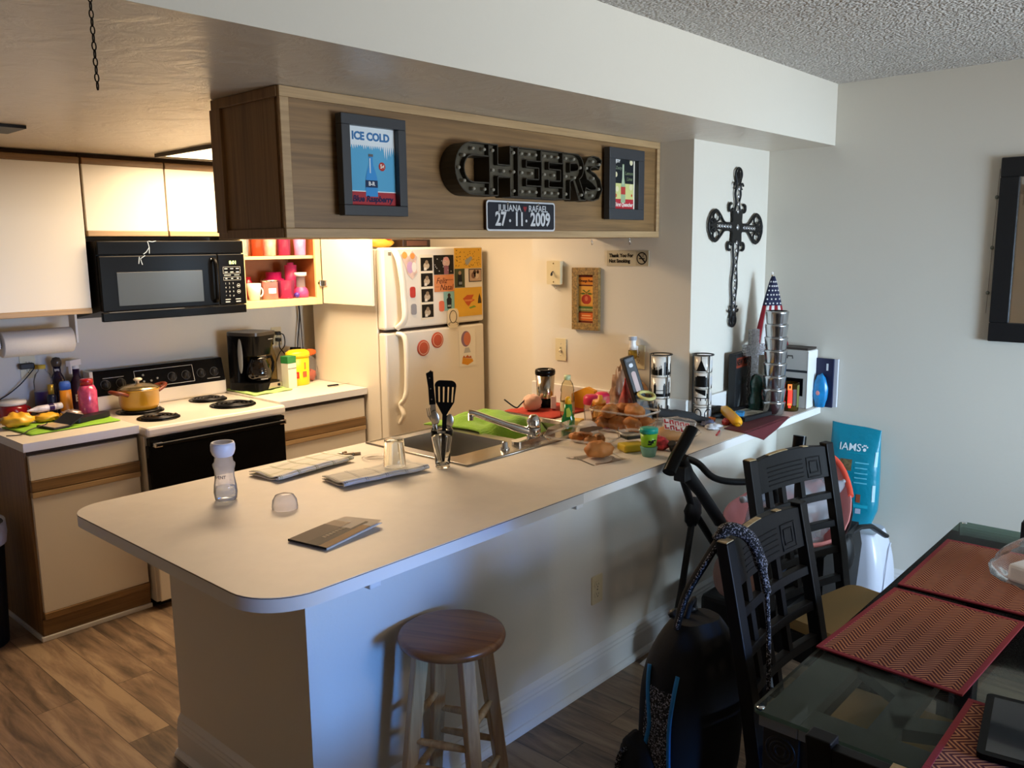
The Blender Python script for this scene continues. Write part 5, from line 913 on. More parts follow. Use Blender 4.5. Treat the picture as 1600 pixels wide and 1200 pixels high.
t = thing('tape_ring', 'pale yellow ring lying behind the pastry box', 'ring', (2.235, .42, C+.14)); t.rotation_euler = (.3,-.15,0); MB().tube([(.036*math.cos(a), .036*math.sin(a), 0) for a in [2*PI*i/28 for i in range(28)]], .008, mat('pale_yellow_plastic','#c9c27a',.4), 8, True).build('ring', t)
o = MB().box(-.05,.05,-.03,.03,0,.02,WHITEP).build('white_tray', bev=.004); o.location = (2.28,.295,C+.001); o.rotation_euler = (0,0,-.5); tag(o, 'small white plastic tray under the grey rolled fabric', 'tray')
# things lying near the ledge
lump('black_cloth', 'crumpled black cloth in front of the corner mug rack', 'cloth', 2.60, .262, C, .075, .035, .03, BLKM, 9, .25, -.3)
t = thing('picture_frame', 'black picture frame lying flat on the ledge', 'frame', (2.715, .175, C+.0005), -.12); b = MB()
b.box(-.135,.135,-.09,-.068,0,.022,BLKM).box(-.135,.135,.068,.09,0,.022,BLKM).box(-.135,-.113,-.068,.068,0,.022,BLKM).box(.113,.135,-.068,.068,0,.022,BLKM); b.build('border', t)
b = MB(); b.box(-.113,.113,-.068,.068,.002,.012,mat('frame_paper','#cfc8bb',.35)); 
for x, y, r_, c_ in ((-.05,.02,.03,'#8d9089'),(.03,-.02,.035,'#9d927f'),(.07,.03,.024,'#6f716c'),(-.02,-.04,.02,'#b59a7f')): b.disc(x, y, r_, .0125, art(c_,.3), 14, r_*.6)
b.build('photo', t)
o = MB().box(-.03,.03,-.02,.02,0,.018,mat('blue_sponge','#2f7fb5',.8)).build('blue_sponge', bev=.004); o.location = (2.605,.145,C+.024); o.rotation_euler = (0,0,.4); tag(o, 'small blue sponge on the flat picture frame', 'sponge')
t = thing('toy_pump', 'yellow toy balloon pump lying across the counter edge', 'pump'); A, B_ = Vector((2.60,.235,C+.052)), Vector((2.452,.075,C+.024)); d_ = (B_-A).normalized()
YP = mat('pump_yellow','#e8a21a',.35); MB().tube([A+d_*.03, A+d_*.04]+[A.lerp(B_, k) for k in (.3,.6,.9)]+[B_, B_+d_*.006], [.016,.022,.024,.024,.024,.02,.006], YP, 16).build('barrel', t); MB().tube([A, A+d_*.03], [.007,.012], YP, 10).build('nozzle', t); MB().tube([B_+d_*.004, B_+d_*.045], .0022, SILVER, 6).build('pump_rod', t)
for x, y, c_, a, lb, rx in ((2.415,.205,'#5f6684',.3,'blue grey wrapper beside the corner mug rack',.05),(2.47,.232,'#d8743a',-.2,'orange wrapper beside the corner mug rack',.035),(2.485,.15,'#c03020',.5,'shiny red wrapper next to the yellow pump',.032),(2.36,.15,'#c9c9cc',-.4,'white and grey wrapper near the counter edge',.04)):
    lump('candy_wrapper', lb, 'wrapper', x, y, C, rx, rx*.6, .014, mat('wrap_'+c_[1:], c_, .4, var=.3, vscale=40), int(x*100)%17, .35, a, 'wrappers near the counter edge')
o = MB().tube([(-.045,0,0),(.045,0,0)], .004, mat('red_pen','#a02a28',.4), 8).build('red_pen'); o.location = (2.285,.085,C+.0045); o.rotation_euler = (0,0,.35); tag(o, 'thin red pen at the counter edge', 'pen')
t = thing('maroon_placemat', 'maroon cloth hanging over the edge of the ledge', 'cloth'); MAR = mat('maroon_cloth','#571a1e',.85,bump=(160,.4))
MB().grid(lambda u,v: (2.36+.45*u+.03*v*(1-2*u), -.003+.115*v, C+.003+.0012*math.sin(9*u)), 16, 6, MAR).build('top_part', t, solid=.003)
def hang(u, v):
    x = 2.36+.45*u; d_ = .062*(1-abs(u-.4)/(.4 if u < .4 else .6)); return (x, -.0065-.004*v*math.sin(u*7)**2, C+.002-v*max(d_,.002))
MB().grid(hang, 20, 6, MAR).build('hanging_corner', t, solid=.002)
# the ledge corner
t = thing('city_sign', 'dark box sign with orange lettering NEW YORK leaning in the corner', 'sign', (2.855, .278, C), .06); MB().box(-.085,.085,-.015,.022,0,.285,mat('sign_black','#17181a',.45)).build('sign_box', t, .003)
b = MB().at(FRONT(0,-.0152,0)); b.rect(-.078,.08,.215,.265,.0004,art('#8c3a26')); b.text('NEW YORK', .04, art('#1b1614'), 0.0, .24, .0008, bold=.0016, sx=.72); b.poly([(-.06,.02),(-.03,.02),(.0,.12),(-.005,.12)],.0005,art('#4a4c4c')); b.poly([(-.02,.02),(.01,.02),(.01,.06)],.0005,art('#6d6c68'))
for i in range(5): b.rect(-.05+i*.02,-.037+i*.02,.13,.15+.008*(i%3),.0005,art('#2c3033'))
b.build('sign_print', t)
t = bottle('glass_bottle', 'dark green textured glass bottle in the corner behind the tin vase', 'bottle', 2.855, .185, C, [('bottle_body', [(0,0),(.036,0),(.04,.015),(.038,.07),(.028,.09),(.034,.11),(.036,.14),(.026,.175),(.016,.185),(0,.186)], mat('dark_green_glass','#0d3b33',.12,coat=.6,bump=(55,.9,.006)))])
BEADS = mat('hammered_silver','#b9b9bb',.22,.9,bump=(120,1.0,.012),var=.3,vscale=110)
t = thing('silver_cross', 'silver beaded standing cross behind the tin vase', 'cross', (2.90,.232,C), -.3); b = MB().at(FRONT(0,.012,0)); cr = [(-.026,0),(.026,0),(.026,.27),(.066,.27),(.066,.325),(.026,.325),(.026,.4),(-.026,.4),(-.026,.325),(-.066,.325),(-.066,.27),(-.026,.27)]; b.prism(cr, 0, .024, BEADS); b.build('cross_body', t, .006)
t = thing('tin_vase', 'tall silver vase of stacked ringed tiers on the ledge', 'vase', (2.838, .088, C+.006)); TIN = mat('tin_silver','#bfc1c4',.2,1.0)
for i in range(8):
    zz = i*.0618; MB().lathe([(.046,zz),(.048,zz+.004),(.053,zz+.05),(.055,zz+.056),(.05,zz+.0616),(.046,zz+.0616)], TIN, 36).build('tier', t)
t = thing('flag', 'small United States flag on a thin pole in the corner', 'flag', (3.045, .205, C), -.75); MB().tube([(0,0,.012),(-.012,0,.665)], .0035, mat('flag_pole_gold','#b58b4a',.4), 8).build('pole', t); MB().lathe([(0,0),(.03,0),(.03,.01),(.006,.016),(0,.016)], BLKM, 20).build('base', t); MB().at(T(-.012,0,.668)).blob(.007,.007,.008,mat('finial_white','#d9d3c8',.4),amp=0).build('finial', t)
FB, FR_, FW = mat('flag_blue','#12173a',.75), mat('flag_red','#8e1622',.75), mat('flag_white','#d3cfca',.75)
def fl(u, v, sgn=1):     # u across the hanging cloth, v down
    w = .012+.135*v**.8; x = -.012+(u-.5)*2*w*.62; y = -.01-.014*math.sin(u*PI*3)*v-.016*math.sin(u*PI); return Vector((x, y-.006, .655-.345*v))
for nm, m_, cells in (('canton', FB, [(0,1,0,.42)]), ('white_stripes', FW, [(a,a+1/7,.42,1) for a in (1/7,3/7,5/7)]), ('red_stripes', FR_, [(a,a+1/7,.42,1) for a in (0,2/7,4/7,6/7)])):
    par = MB()
    for u0, u1, v0, v1 in cells: par.grid(lambda u,v: tuple(fl(u0+(u1-u0)*u, v0+(v1-v0)*v)), 10 if nm == 'canton' else 4, 12, m_)
    po = par.build(nm, t, solid=.0015)
    if nm == 'canton':
        b = MB(); random.seed(2)
        for r_ in range(6):
            for k in range(4+(r_ % 2)):
                v = .08+r_*.062; u = (k+.5+.5*(r_ % 2)*0)/(4+(r_ % 2)); p = fl(u, v); q = []
                for s_ in range(10): a = PI/2+PI*s_/5; rr = .006 if s_ % 2 == 0 else .0026; q.append((p.x+rr*math.cos(a), p.y-.003, p.z+rr*math.sin(a)))
                b.add(q, [tuple(range(10))], FW)
        b.build('stars', po)
t = thing('candle_jar', 'glowing red and yellow glass candle jar beside the tin vase', 'candle', (2.985, .068, C)); MB().lathe([(0,.0),(.036,.0),(.038,.004),(.038,.14),(.0355,.14),(.0355,.006),(0,.006)], clear('candle_glass','#d9c890',haze=.22,white='#8d7440'), 28).build('jar', t)
MB().lathe([(0,.008),(.034,.008),(.034,.022),(0,.022)], mat('wax_yellow','#b0a52c',.5), 24).build('wax', t)
b = MB(); a = CAMA(2.985,.068)+.25; RG = mat('candle_red_glow','#ff3a2c',.4,emit=.9); OG = mat('candle_orange_glow','#ff7a3a',.4,emit=1.0)  # emissive patches on the jar stand in for the lit candle's glow
wrap(b, [(-.026,-.006,.105,.135),(-.024,-.004,.03,.06)], OG, .0386, 0, a); wrap(b, [(-.024,-.003,.04,.108),(-.02,-.008,.018,.032)], RG, .0387, 0, a); wrap(b, [(-.019,-.011,.114,.128),(.0,.02,.03,.11)], mat('candle_print_dark','#3a1c1a',.5), .0389, 0, a); wrap(b, [(.022,.045,.02,.13)], mat('candle_olive','#6a6a30',.5), .0388, 0, a); b.build('glow_and_sleeve_print', t)
t = thing('printer_carton', 'white and grey appliance carton standing on the end of the ledge', 'carton', (3.118, .112, C+.001)); GRC = mat('carton_pale','#b9b5ae',.5); MB().box(-.055,.055,-.09,.09,0,.29,GRC).build('box', t, .002); MB().box(-.056,.056,-.092,-.089,0,.285,WHITEP).build('side_panel', t); MB().box(-.05,.055,-.085,.085,.2905,.3,mat('carton_dark_flap','#3b322c',.6)).build('top_flap', t)
b = MB().at(SIDE(-.0553,0,0)); b.rect(-.09,.09,.178,.19,.0004,art('#2f3236')); b.rect(-.02,.07,.06,.15,.0004,BLK); b.rect(-.018,.068,.148,.15,.0006,art('#6a6a6a')); b.ring(-.062,.222,.009,.014,.0006,art('#3a4a78'),20); b.prism([(-.02,.245),(.015,.245),(.012,.262),(-.017,.262)],0,.0005,art('#55534f')); b.rect(-.013,.008,.245,.255,.0008,GRC)
b.text('LASER PRINTER', .009, art('#d9d9d6'), .0, .184, .0006) if False else None
for i in range(6): b.rect(-.02+.012*(i % 2), .03+.01*(i % 3), .05-i*.006, .053-i*.006, .0005, art('#77736c'))
b.ring(.045,.1,.004,.006,.0008,art('#9a9a98'),12); b.build('carton_print', t)
t = thing('blue_pouch', 'bright blue plastic pouch leaning beside the appliance carton', 'pouch', (3.145, -.014, C), .0); MB().at(T(0,0,.08)).blob(.02,.036,.088, mat('bright_blue_film','#1f7fb8',.3,var=.2,vscale=30), 3, .12, flat=-.079).build('pouch_body', t); MB().at(T(-.019,.005,.075)).blob(.004,.01,.012, mat('pouch_dot','#d98a86',.4), amp=0).build('dot_print', t)
t = thing('navy_folder', 'navy folder with a white back board standing against the wall at the ledge end', 'folder', (3.175, -.012, C+.001)); MB().box(-.012,0,-.055,.075,0,.245,mat('navy_card','#141a3c',.45)).build('cover', t, .001); MB().box(.0005,.016,-.072,.07,.002,.243,mat('folder_white','#c9c8cf',.5)).build('pages', t); MB().at(SIDE(-.0122,0,0)).rect(.02,.03,.185,.22,.0004,PLW).build('label_print', t)
# ---------------------------------------------------------------- things on the walls
IRON = mat('black_cast_iron','#121213',.45,.3); SB = mat('silver_bead','#a9a9ab',.25,.8)
t = thing('wall_cross', 'large black iron scrollwork cross hanging on the end wall', 'cross', (2.842, YW-.012, 1.808)); t.rotation_euler = (0,.03,0)
def arm(L_, a, wd):
    b = MB().at(FRONT(0,0,0) @ R(a)); n = 26
    for s_ in (-1, 1): b.tube([(s_*(wd+.006*math.sin(k/n*PI*4+.6)), .06+(L_-.1)*k/n, 0) for k in range(n+1)], .0055, IRON, 6)
    for s_ in (-1, 1):
        b.tube([(s_*(.002+.03*math.sin(q)), L_-.05+.03*(1-math.cos(q)), 0) for q in [PI*k/10 for k in range(11)]], .005, IRON, 6)
        b.tube([(s_*(wd+.014+.012*math.cos(q)), L_-.075+.014*math.sin(q), .002) for q in [2*PI*k/12 for k in range(10)]], .0045, IRON, 6)
    b.tube([(0,L_-.04,0),(0,L_+.01,0)], [.012,.004], IRON, 8); b.prism([(-.02,L_-.06),(.02,L_-.06),(.024,L_-.035),(.012,L_-.01),(-.012,L_-.01),(-.024,L_-.035)], -.003, .004, IRON)
    o = b.build('arm', t); k = 0; y = .075
    while y < L_-.07: MB().at(FRONT(0,0,0) @ R(a) @ T(0,y,.004)).blob(.010,.013,.005,SB,amp=0,nu=12,nv=8).build('bead', o); y += .036
arm(.27, 0, .021); arm(.47, PI, .021); 
def side_arm(a):
    b = MB().at(FRONT(0,0,0) @ R(a)); L_ = .26
    for s_ in (-1, 1):
        b.tube(spline([(s_*.016,.05,0),(s_*.018,.12,0),(s_*.05,.165,0),(s_*.072,.205,0),(s_*.055,.245,0),(s_*.02,.268,0),(0,.27,0)],5), .006, IRON, 6); b.tube([(s_*(.042+.022*math.cos(q)), .205+.03*math.sin(q), .002) for q in [2*PI*k/14 for k in range(14)]], .005, IRON, 6, True)
        b.tube([(s_*.012,.05,0),(s_*.012,.2,0),(s_*.03,.235,0)], .005, IRON, 6); b.tube([(s_*(.02+.012*math.cos(q)), .235+.018*math.sin(q), .003) for q in [2*PI*k/12 for k in range(12)]], .0045, IRON, 6, True)
    b.prism([(-.018,.2),(.018,.2),(.024,.23),(0,.265),(-.024,.23)], -.003, .004, IRON); o = b.build('arm', t)
    for k in range(5): MB().at(FRONT(0,0,0) @ R(a) @ T(0,.07+.027*k,.004)).blob(.010,.012,.005,SB,amp=0,nu=12,nv=8).build('bead', o)
side_arm(PI/2); side_arm(-PI/2)
b = MB().at(FRONT(0,0,0)); b.prism([(-.05,-.09),(-.03,-.075),(.03,-.075),(.05,-.09),(.045,-.03),(.06,0),(.045,.03),(.05,.09),(.03,.075),(-.03,.075),(-.05,.09),(-.045,.03),(-.06,0),(-.045,-.03)], -.004, .005, IRON)
for sx in (-1,1):
    for sy in (-1,1): b.tube([(sx*(.066+.016*math.cos(q)), sy*(.092+.018*math.sin(q)), 0) for q in [-2.6+k*.42 for k in range(12)]], .007, IRON, 6)
b.build('centre_plate', t); MB().at(FRONT(0,0,0) @ T(0,0,.006)).blob(.012,.015,.005,SB,amp=0,nu=12,nv=8).build('bead', t)
def on_pier(y, z): return SIDE(XP-.0005, y, z)
t = thing('telephone_jack', 'beige wall box with a hook hanging beside the refrigerator corner', 'wall box'); b = MB().at(on_pier(1.11,1.593)); b.prism(rrect(-.044,.044,-.06,.06,.004,3), 0, .028, IVORY); b.build('box', t, .003)
for zz in (.047,-.047): MB().at(on_pier(1.11,1.593) @ T(0,zz,.028)).lathe([(.004,0),(.003,.002),(0,.0025)], mat('brass_screw','#6a5426',.4,.8), 10).build('screw', t)
MB().at(on_pier(1.11,1.593)).tube(spline([(-.002,.006,.028),(-.004,0,.038),(-.003,-.012,.044),(.005,-.012,.046),(.007,0,.046)],4), .003, BLKM, 6).build('hook', t); MB().at(on_pier(1.11,1.52)).tube([(.003+.009*math.cos(a), .009*math.sin(a)-.002, .014+.003*math.cos(a)) for a in [2*PI*i/16 for i in range(16)]], .0012, STEEL, 5, True).build('key_ring', t)
GOLDM = mat('mottled_gold_frame','#8a6a34',.55,var=.5,vscale=90,bump=(140,.8,.004))
t = frame('apple_picture', 'narrow gold framed apple picture on the wall beside the switch', on_pier(.998, 1.308), .168, .312, .036, .02, GOLDM)
b = MB().at(on_pier(.998-.036, 1.308+.036)); w, h = .096, .24; b.box(0,w,0,h,.0,.006,art('#c98d3c')); b.rect(0,w,h-.012,h,.0065,art('#6a2a1a')); b.rect(0,w,h-.045,h-.012,.0065,art('#d9872e')); b.text('Orange Rose', .017, art('#4a2412'), w/2, h-.03, .007, bold=.0005); b.rect(0,w,h-.056,h-.049,.0065,art('#5a2417')); b.rect(0,w,.09,h-.056,.0064,art('#d9a24a')); b.rect(0,w,.058,.083,.0065,art('#4d6a34'))
for i in range(10): b.rect(.004+i*.0095,.009+i*.0095,.062,.072,.0068,art('#c7c08a'))
b.rect(0,w,.05,.056,.0066,art('#5a2417')); b.rect(0,w,.012,.05,.0065,art('#d2662e')); b.rect(.02,.075,.034,.039,.007,art('#eab27a')); b.rect(.012,.084,.022,.026,.007,art('#eab27a')); b.rect(0,w,0,.01,.0065,art('#6a2a1a'))
b.disc(w*.45,.118,.026,.0068,art('#9a2f24'),22,.024); b.disc(w*.56,.118,.024,.0069,art('#a83828'),22,.024); b.disc(w*.5,.122,.01,.0072,art('#c86a4a'),16,.013); b.poly([(w*.5,.138),(w*.53,.138),(w*.5,.156),(w*.47,.158)],.0072,art('#3d2a16'))
for sx in (-1,1): b.poly([(w*.5,.146),(w*.5+sx*.02,.152),(w*.5+sx*.04,.146),(w*.5+sx*.022,.141)],.0071,art('#55642c')); b.poly([(w*.5,.15),(w*.5+sx*.014,.166),(w*.5+sx*.026,.164),(w*.5+sx*.01,.153)],.0071,art('#6a7434'))
b.build('print', t)
t = thing('no_smoking_sign', 'pale sign reading Thank You For Not Smoking on the wall', 'sign'); M = on_pier(.792, 1.629); MB().at(M).box(0,.24,0,.074,0,.003,mat('sign_pale','#b9ad92',.4)).build('board', t)
b = MB().at(M); b.text('Thank You For', .024, DK, .013, .05, .0036, align='LEFT', bold=.0009, sx=.95); b.text('Not Smoking', .024, DK, .013, .024, .0036, align='LEFT', bold=.0009, sx=.95); b.rect(.168,.236,.003,.071,.0033,mat('sign_square','#a89b80',.4)); b.ring(.202,.037,.024,.0295,.0036,DK,36)
b.poly([(.1805,.0535),(.1855,.0585),(.2235,.0205),(.2185,.0155)],.0038,DK); b.rect(.186,.213,.033,.0385,.0035,DK); b.rect(.2145,.2185,.033,.0385,.0035,DK); b.tube([(.205,.044,.0035),(.212,.048,.0035),(.208,.054,.0035),(.217,.056,.0035)],.0013,DK,5); b.build('lettering', t)
plate('light_switch', 'beige light switch plate below the gold framed picture', on_pier(1.0815, 1.196), kind='switch', cat='light switch')
plate('wall_outlet', 'outlet on the wall behind the mug racks holding an air freshener', on_pier(.601, 1.195))
t = thing('air_freshener', 'white plug in air freshener in the outlet behind the mug racks', 'air freshener', (XP-.03, .618, 1.2)); MB().at(T(0,0,.0)).lathe([(0,-.01),(.016,-.012),(.022,.0),(.021,.03),(.0,.03)], clear('freshener_oil','#d9c98a',haze=.35,white='#b8a860'), 20).build('vial', t)
MB().lathe([(0,.031),(.02,.031),(.018,.05),(.015,.065),(.019,.09),(.02,.096),(.015,.097),(0,.094)], WHITEP, 24).build('body', t); MB().box(.012,.0225,-.018,.018,.0,.05,WHITEP).build('plug', t, .003); MB().lathe([(.0203,.078),(.0206,.095)], mat('freshener_grey','#9a9fa8',.4), 24).build('band', t)
t = thing('wall_outlet', 'beige outlet plate low on the peninsula wall behind the stool', 'outlet'); t2 = plate('wall_outlet', 'x', FRONT(1.595,.2279,.386)); t2['label'] = t['label']; bpy.data.objects.remove(t)
t = thing('wall_mirror', 'black framed mirror on the right wall at the photo edge', 'mirror'); M = SIDE(XD-.0005,-.735,1.294); b = MB().at(M); W_, H_2 = .85, .784
b.box(0,W_,0,.082,0,.025,BLKM).box(0,W_,H_2-.082,H_2,0,.025,BLKM).box(0,.075,.082,H_2-.082,0,.025,BLKM).box(W_-.075,W_,.082,H_2-.082,0,.025,BLKM); b.build('frame', t, .004); MB().at(M).box(.075,W_-.075,.082,H_2-.082,.002,.008,mat('mirror_glass','#dfe3e4',.02,1.0)).build('glass', t)
b = MB().at(M).box(.073,.078,.082,H_2-.082,.008,.014,CHROME); b.build('bevel_strip', t)
t = thing('string_lights', 'thin string of small bulbs beside the mirror frame', 'string lights'); M = SIDE(XD-.003,-.728,1.294); MB().at(M).tube(spline([(.0,.74,.001),(-.003,.6,.002),(-.006,.44,.002),(-.008,.3,.002),(-.012,.12,.002)],5), .001, mat('copper_wire','#7a6a58',.4), 5).build('wire', t)
for yy, xx in ((.62,-.003),(.405,-.006),(.21,-.01)): MB().at(M @ T(xx,yy,.006)).blob(.008,.009,.007,mat('bulb_grey','#77786c',.2),amp=0,nu=12,nv=8).build('bulb', t)
# ---------------------------------------------------------------- dining side: stool
t = thing('bar_stool', 'round topped wooden stool in front of the peninsula', 'stool', (.64, .055, 0), .42); SH = .612
MB().lathe([(0,SH-.03),(.148,SH-.03),(.157,SH-.024),(.16,SH-.013),(.156,SH-.003),(.145,SH),(0,SH)], W_STOOL, 48).build('seat', t)
ft = []
for k in range(4):
    a = PI/4+k*PI/2; top = Vector((.098*math.cos(a), .098*math.sin(a), SH-.029)); bot = Vector((.172*math.cos(a), .172*math.sin(a), .001)); ft.append((top, bot)); d_ = Vector((math.cos(a), math.sin(a), 0)); e_ = Vector((-math.sin(a), math.cos(a), 0)); vs = []
    for p, w in ((bot, .0175), (top, .021)): vs += [p+d_*w*i+e_*w*j for i, j in ((-1,-1),(1,-1),(1,1),(-1,1))]
    MB().add(vs, [(3,2,1,0),(4,5,6,7),(0,1,5,4),(1,2,6,5),(2,3,7,6),(3,0,4,7)], W_LEG).build('leg', t, .004)
for k in range(4):
    for zz in ((.36, .17) if k % 2 == 0 else (.30, .22))[:2]:
        f0 = (SH-.029-zz)/(SH-.03); p = ft[k][0].lerp(ft[k][1], f0); q = ft[(k+1) % 4][0].lerp(ft[(k+1) % 4][1], f0); dd = (q-p).normalized()
        MB().tube([p+dd*.012, p.lerp(q,.5), q-dd*.012], [.0095,.0125,.0095], W_LEG, 10).build('stretcher', t)
# ---------------------------------------------------------------- dining table with glass top
TX0, TX1, TY0, TY1, TZ = .615, 2.245, -.902, -1.86, .742
TG = clear('table_glass', '#dadfdd', gloss=.03, blend=.09); TBL = mat('table_black_wood', '#1c1d1f', .4, var=.12); TGR = mat('table_grey_board', '#6f7372', .5)
t = thing('dining_table', 'black dining table with a tinted glass top', 'dining table', ((TX0+TX1)/2, (TY0+TY1)/2, 0)); q = T(-(TX0+TX1)/2, -(TY0+TY1)/2, 0)
MB().at(q).prism(rrect(TX0, TX1, TY1, TY0, .02, 4), TZ-.01, TZ, TG, clear('glass_edge', '#8fae9f', gloss=.05, haze=.4, white='#6f857b')).build('glass_top', t)
z0, z1 = .70, TZ-.0115
for a in ((TX0+.012,TX1-.012,TY0-.10,TY0-.012),(TX0+.012,TX1-.012,TY1+.012,TY1+.10),(TX0+.012,TX0+.10,TY1+.10,TY0-.10),(TX1-.14,TX1-.012,TY1+.10,TY0-.10)): MB().at(q).box(a[0],a[1],a[2],a[3],z0,z1,TGR).build('top_rail', t, .003)
def slat(p0, p1, w):
    d_ = Vector((p1[0]-p0[0], p1[1]-p0[1])).normalized(); n_ = Vector((-d_.y, d_.x))*w/2
    MB().at(q).prism([(p0[0]+n_.x,p0[1]+n_.y),(p1[0]+n_.x,p1[1]+n_.y),(p1[0]-n_.x,p1[1]-n_.y),(p0[0]-n_.x,p0[1]-n_.y)], z0+.002, z1-.001, TGR).build('cross_slat', t)
for p0, p1, w in (((TX0+.09,-1.14),(TX1-.1,-1.14),.055),((TX0+.1,-1.56),(TX1-.1,-1.56),.07),((1.0,TY0-.1),(.90,-1.14),.05),((.78,-1.14),(.98,-1.56),.055),((1.43,TY0-.1),(1.43,TY1+.1),.09),((1.0,TY1+.1),(.86,-1.56),.06),((1.86,TY0-.1),(2.0,-1.2),.06),((2.0,-1.2),(1.8,-1.56),.06)): slat(p0, p1, w)
for a, c in (((TX0+.03,TX1-.03),(TY0-.055,TY0-.03)),((TX0+.03,TX1-.03),(TY1+.03,TY1+.055)),((TX0+.03,TX0+.055),(TY1+.055,TY0-.055)),((TX1-.055,TX1-.03),(TY1+.055,TY0-.055))): MB().at(q).box(a[0],a[1],c[0],c[1],.60,z0-.0005,TBL).build('apron', t, .003)
for x in (TX0+.02, TX1-.1):
    for y in (TY0-.1, TY1+.02):
        lg = MB().at(q).box(x,x+.08,y,y+.08,.0,.66,TBL).build('leg', t, .004)
b = MB().at(q @ SIDE(TX0+.0195, TY0-.06, .655))
for r_ in (.012,.022,.032): b.tube([(r_*math.cos(a), r_*math.sin(a), 0) for a in [2*PI*i/24 for i in range(24)]], .0025, TBL, 6, True)
MB().at(q).box(TX0+.0195,TX0+.03,TY0-.1,TY0-.02,.61,.70,TBL).build('corner_block', t, .002); b.build('corner_rosette', t)
for x in (TX0+.015, TX1-.015):
    for y in (TY0-.015, TY1+.015): MB().at(q @ T(x,y,TZ)).lathe([(.009,0),(.009,.0015),(0,.002)], CHROME, 14).build('glass_stud', t)
def herring():
    m, nt, b, N, L, MA = nodes('herringbone_weave'); tc = N('ShaderNodeTexCoord'); sp = N('ShaderNodeSeparateXYZ'); L(tc.outputs['Object'], sp.inputs[0])
    x, y = sp.outputs[0], sp.outputs[1]; tri = MA('MULTIPLY', MA('ABSOLUTE', MA('SUBTRACT', MA('FRACT', MA('DIVIDE', y, .055)), .5)), .11)
    s_ = MA('FRACT', MA('DIVIDE', MA('ADD', x, MA('MULTIPLY', tri, .55)), .0138)); g = MA('LESS_THAN', s_, .44)
    w = N('ShaderNodeTexNoise', Scale=320.0, Detail=2.0); L(tc.outputs['Object'], w.inputs['Vector'])
    mx = N('ShaderNodeMix', data_type='RGBA'); L(g, mx.inputs[0]); mx.inputs[6].default_value = lin('#4f1211'); mx.inputs[7].default_value = lin('#bd7d54')
    m2 = N('ShaderNodeMix', data_type='RGBA', blend_type='MULTIPLY'); m2.inputs[0].default_value = .5; L(mx.outputs[2], m2.inputs[6]); L(w.outputs['Color'], m2.inputs[7]); L(mx.outputs[2], b.inputs['Base Color'])
    b.inputs['Roughness'].default_value = .85; bp = N('ShaderNodeBump', Strength=.6, Distance=.002); L(MA('ADD', s_, w.outputs['Fac']), bp.inputs['Height']); L(bp.outputs[0], b.inputs['Normal']); return m
HB = herring(); BIND = mat('mat_red_binding', '#8e2a33', .8, bump=(200,.4))
def placemat(label, x, y, rz, w=.5, d=.335):
    t = thing('placemat', label, 'placemat', (x, y, TZ+.0005), rz, 'red herringbone placemats'); MB().box(-w/2+.012,w/2-.012,-d/2+.012,d/2-.012,0,.004,HB).build('woven_panel', t)
    for a in ((-w/2,w/2,-d/2,-d/2+.013),(-w/2,w/2,d/2-.013,d/2),(-w/2,-w/2+.013,-d/2+.013,d/2-.013),(w/2-.013,w/2,-d/2+.013,d/2-.013)): MB().box(a[0],a[1],a[2],a[3],0,.0048,BIND).build('binding', t, .001)
placemat('red herringbone placemat in the middle, wholly in view on the table', 1.213, -1.077, -.05)
placemat('red herringbone placemat at the far end of the table under the plastic bag', 1.752, -1.089, .0)
placemat('red herringbone placemat at the bottom right under the black tablet', .785, -1.49, PI/2, .49, .33)
t = thing('tablet', 'black tablet lying on the nearest placemat', 'tablet', (.862, -1.388, TZ+.006), .15); MB().prism(rrect(-.13,.13,-.095,.095,.012,4), 0, .012, BLK).build('tablet_body', t, .003); MB().rect(-.115,.115,-.08,.08,.0125,mat('tablet_screen','#1c2226',.1,coat=.6)).build('screen', t)
t = thing('plastic_bag', 'clear plastic bag holding a white packet on the far placemat', 'bag', (1.80, -1.235, TZ+.006), -.35); MB().at(T(0,0,.05)).blob(.18,.11,.065, FILM, 5, .16, flat=-.049, f=1.8).build('film', t); MB().box(-.1,.1,-.05,.05,.002,.055,WHITEP).build('white_packet', t, .01); MB().box(-.02,.05,-.03,.01,.0555,.057,mat('packet_blue_print','#3b5aa8',.4)).build('label_print', t)
o = MB().box(-.05,.05,-.055,.055,0,.075,BLKM).build('napkin_holder', bev=.004); o.location = (2.165,-1.165,TZ+.0005); tag(o, 'small black box at the far end of the table', 'holder')
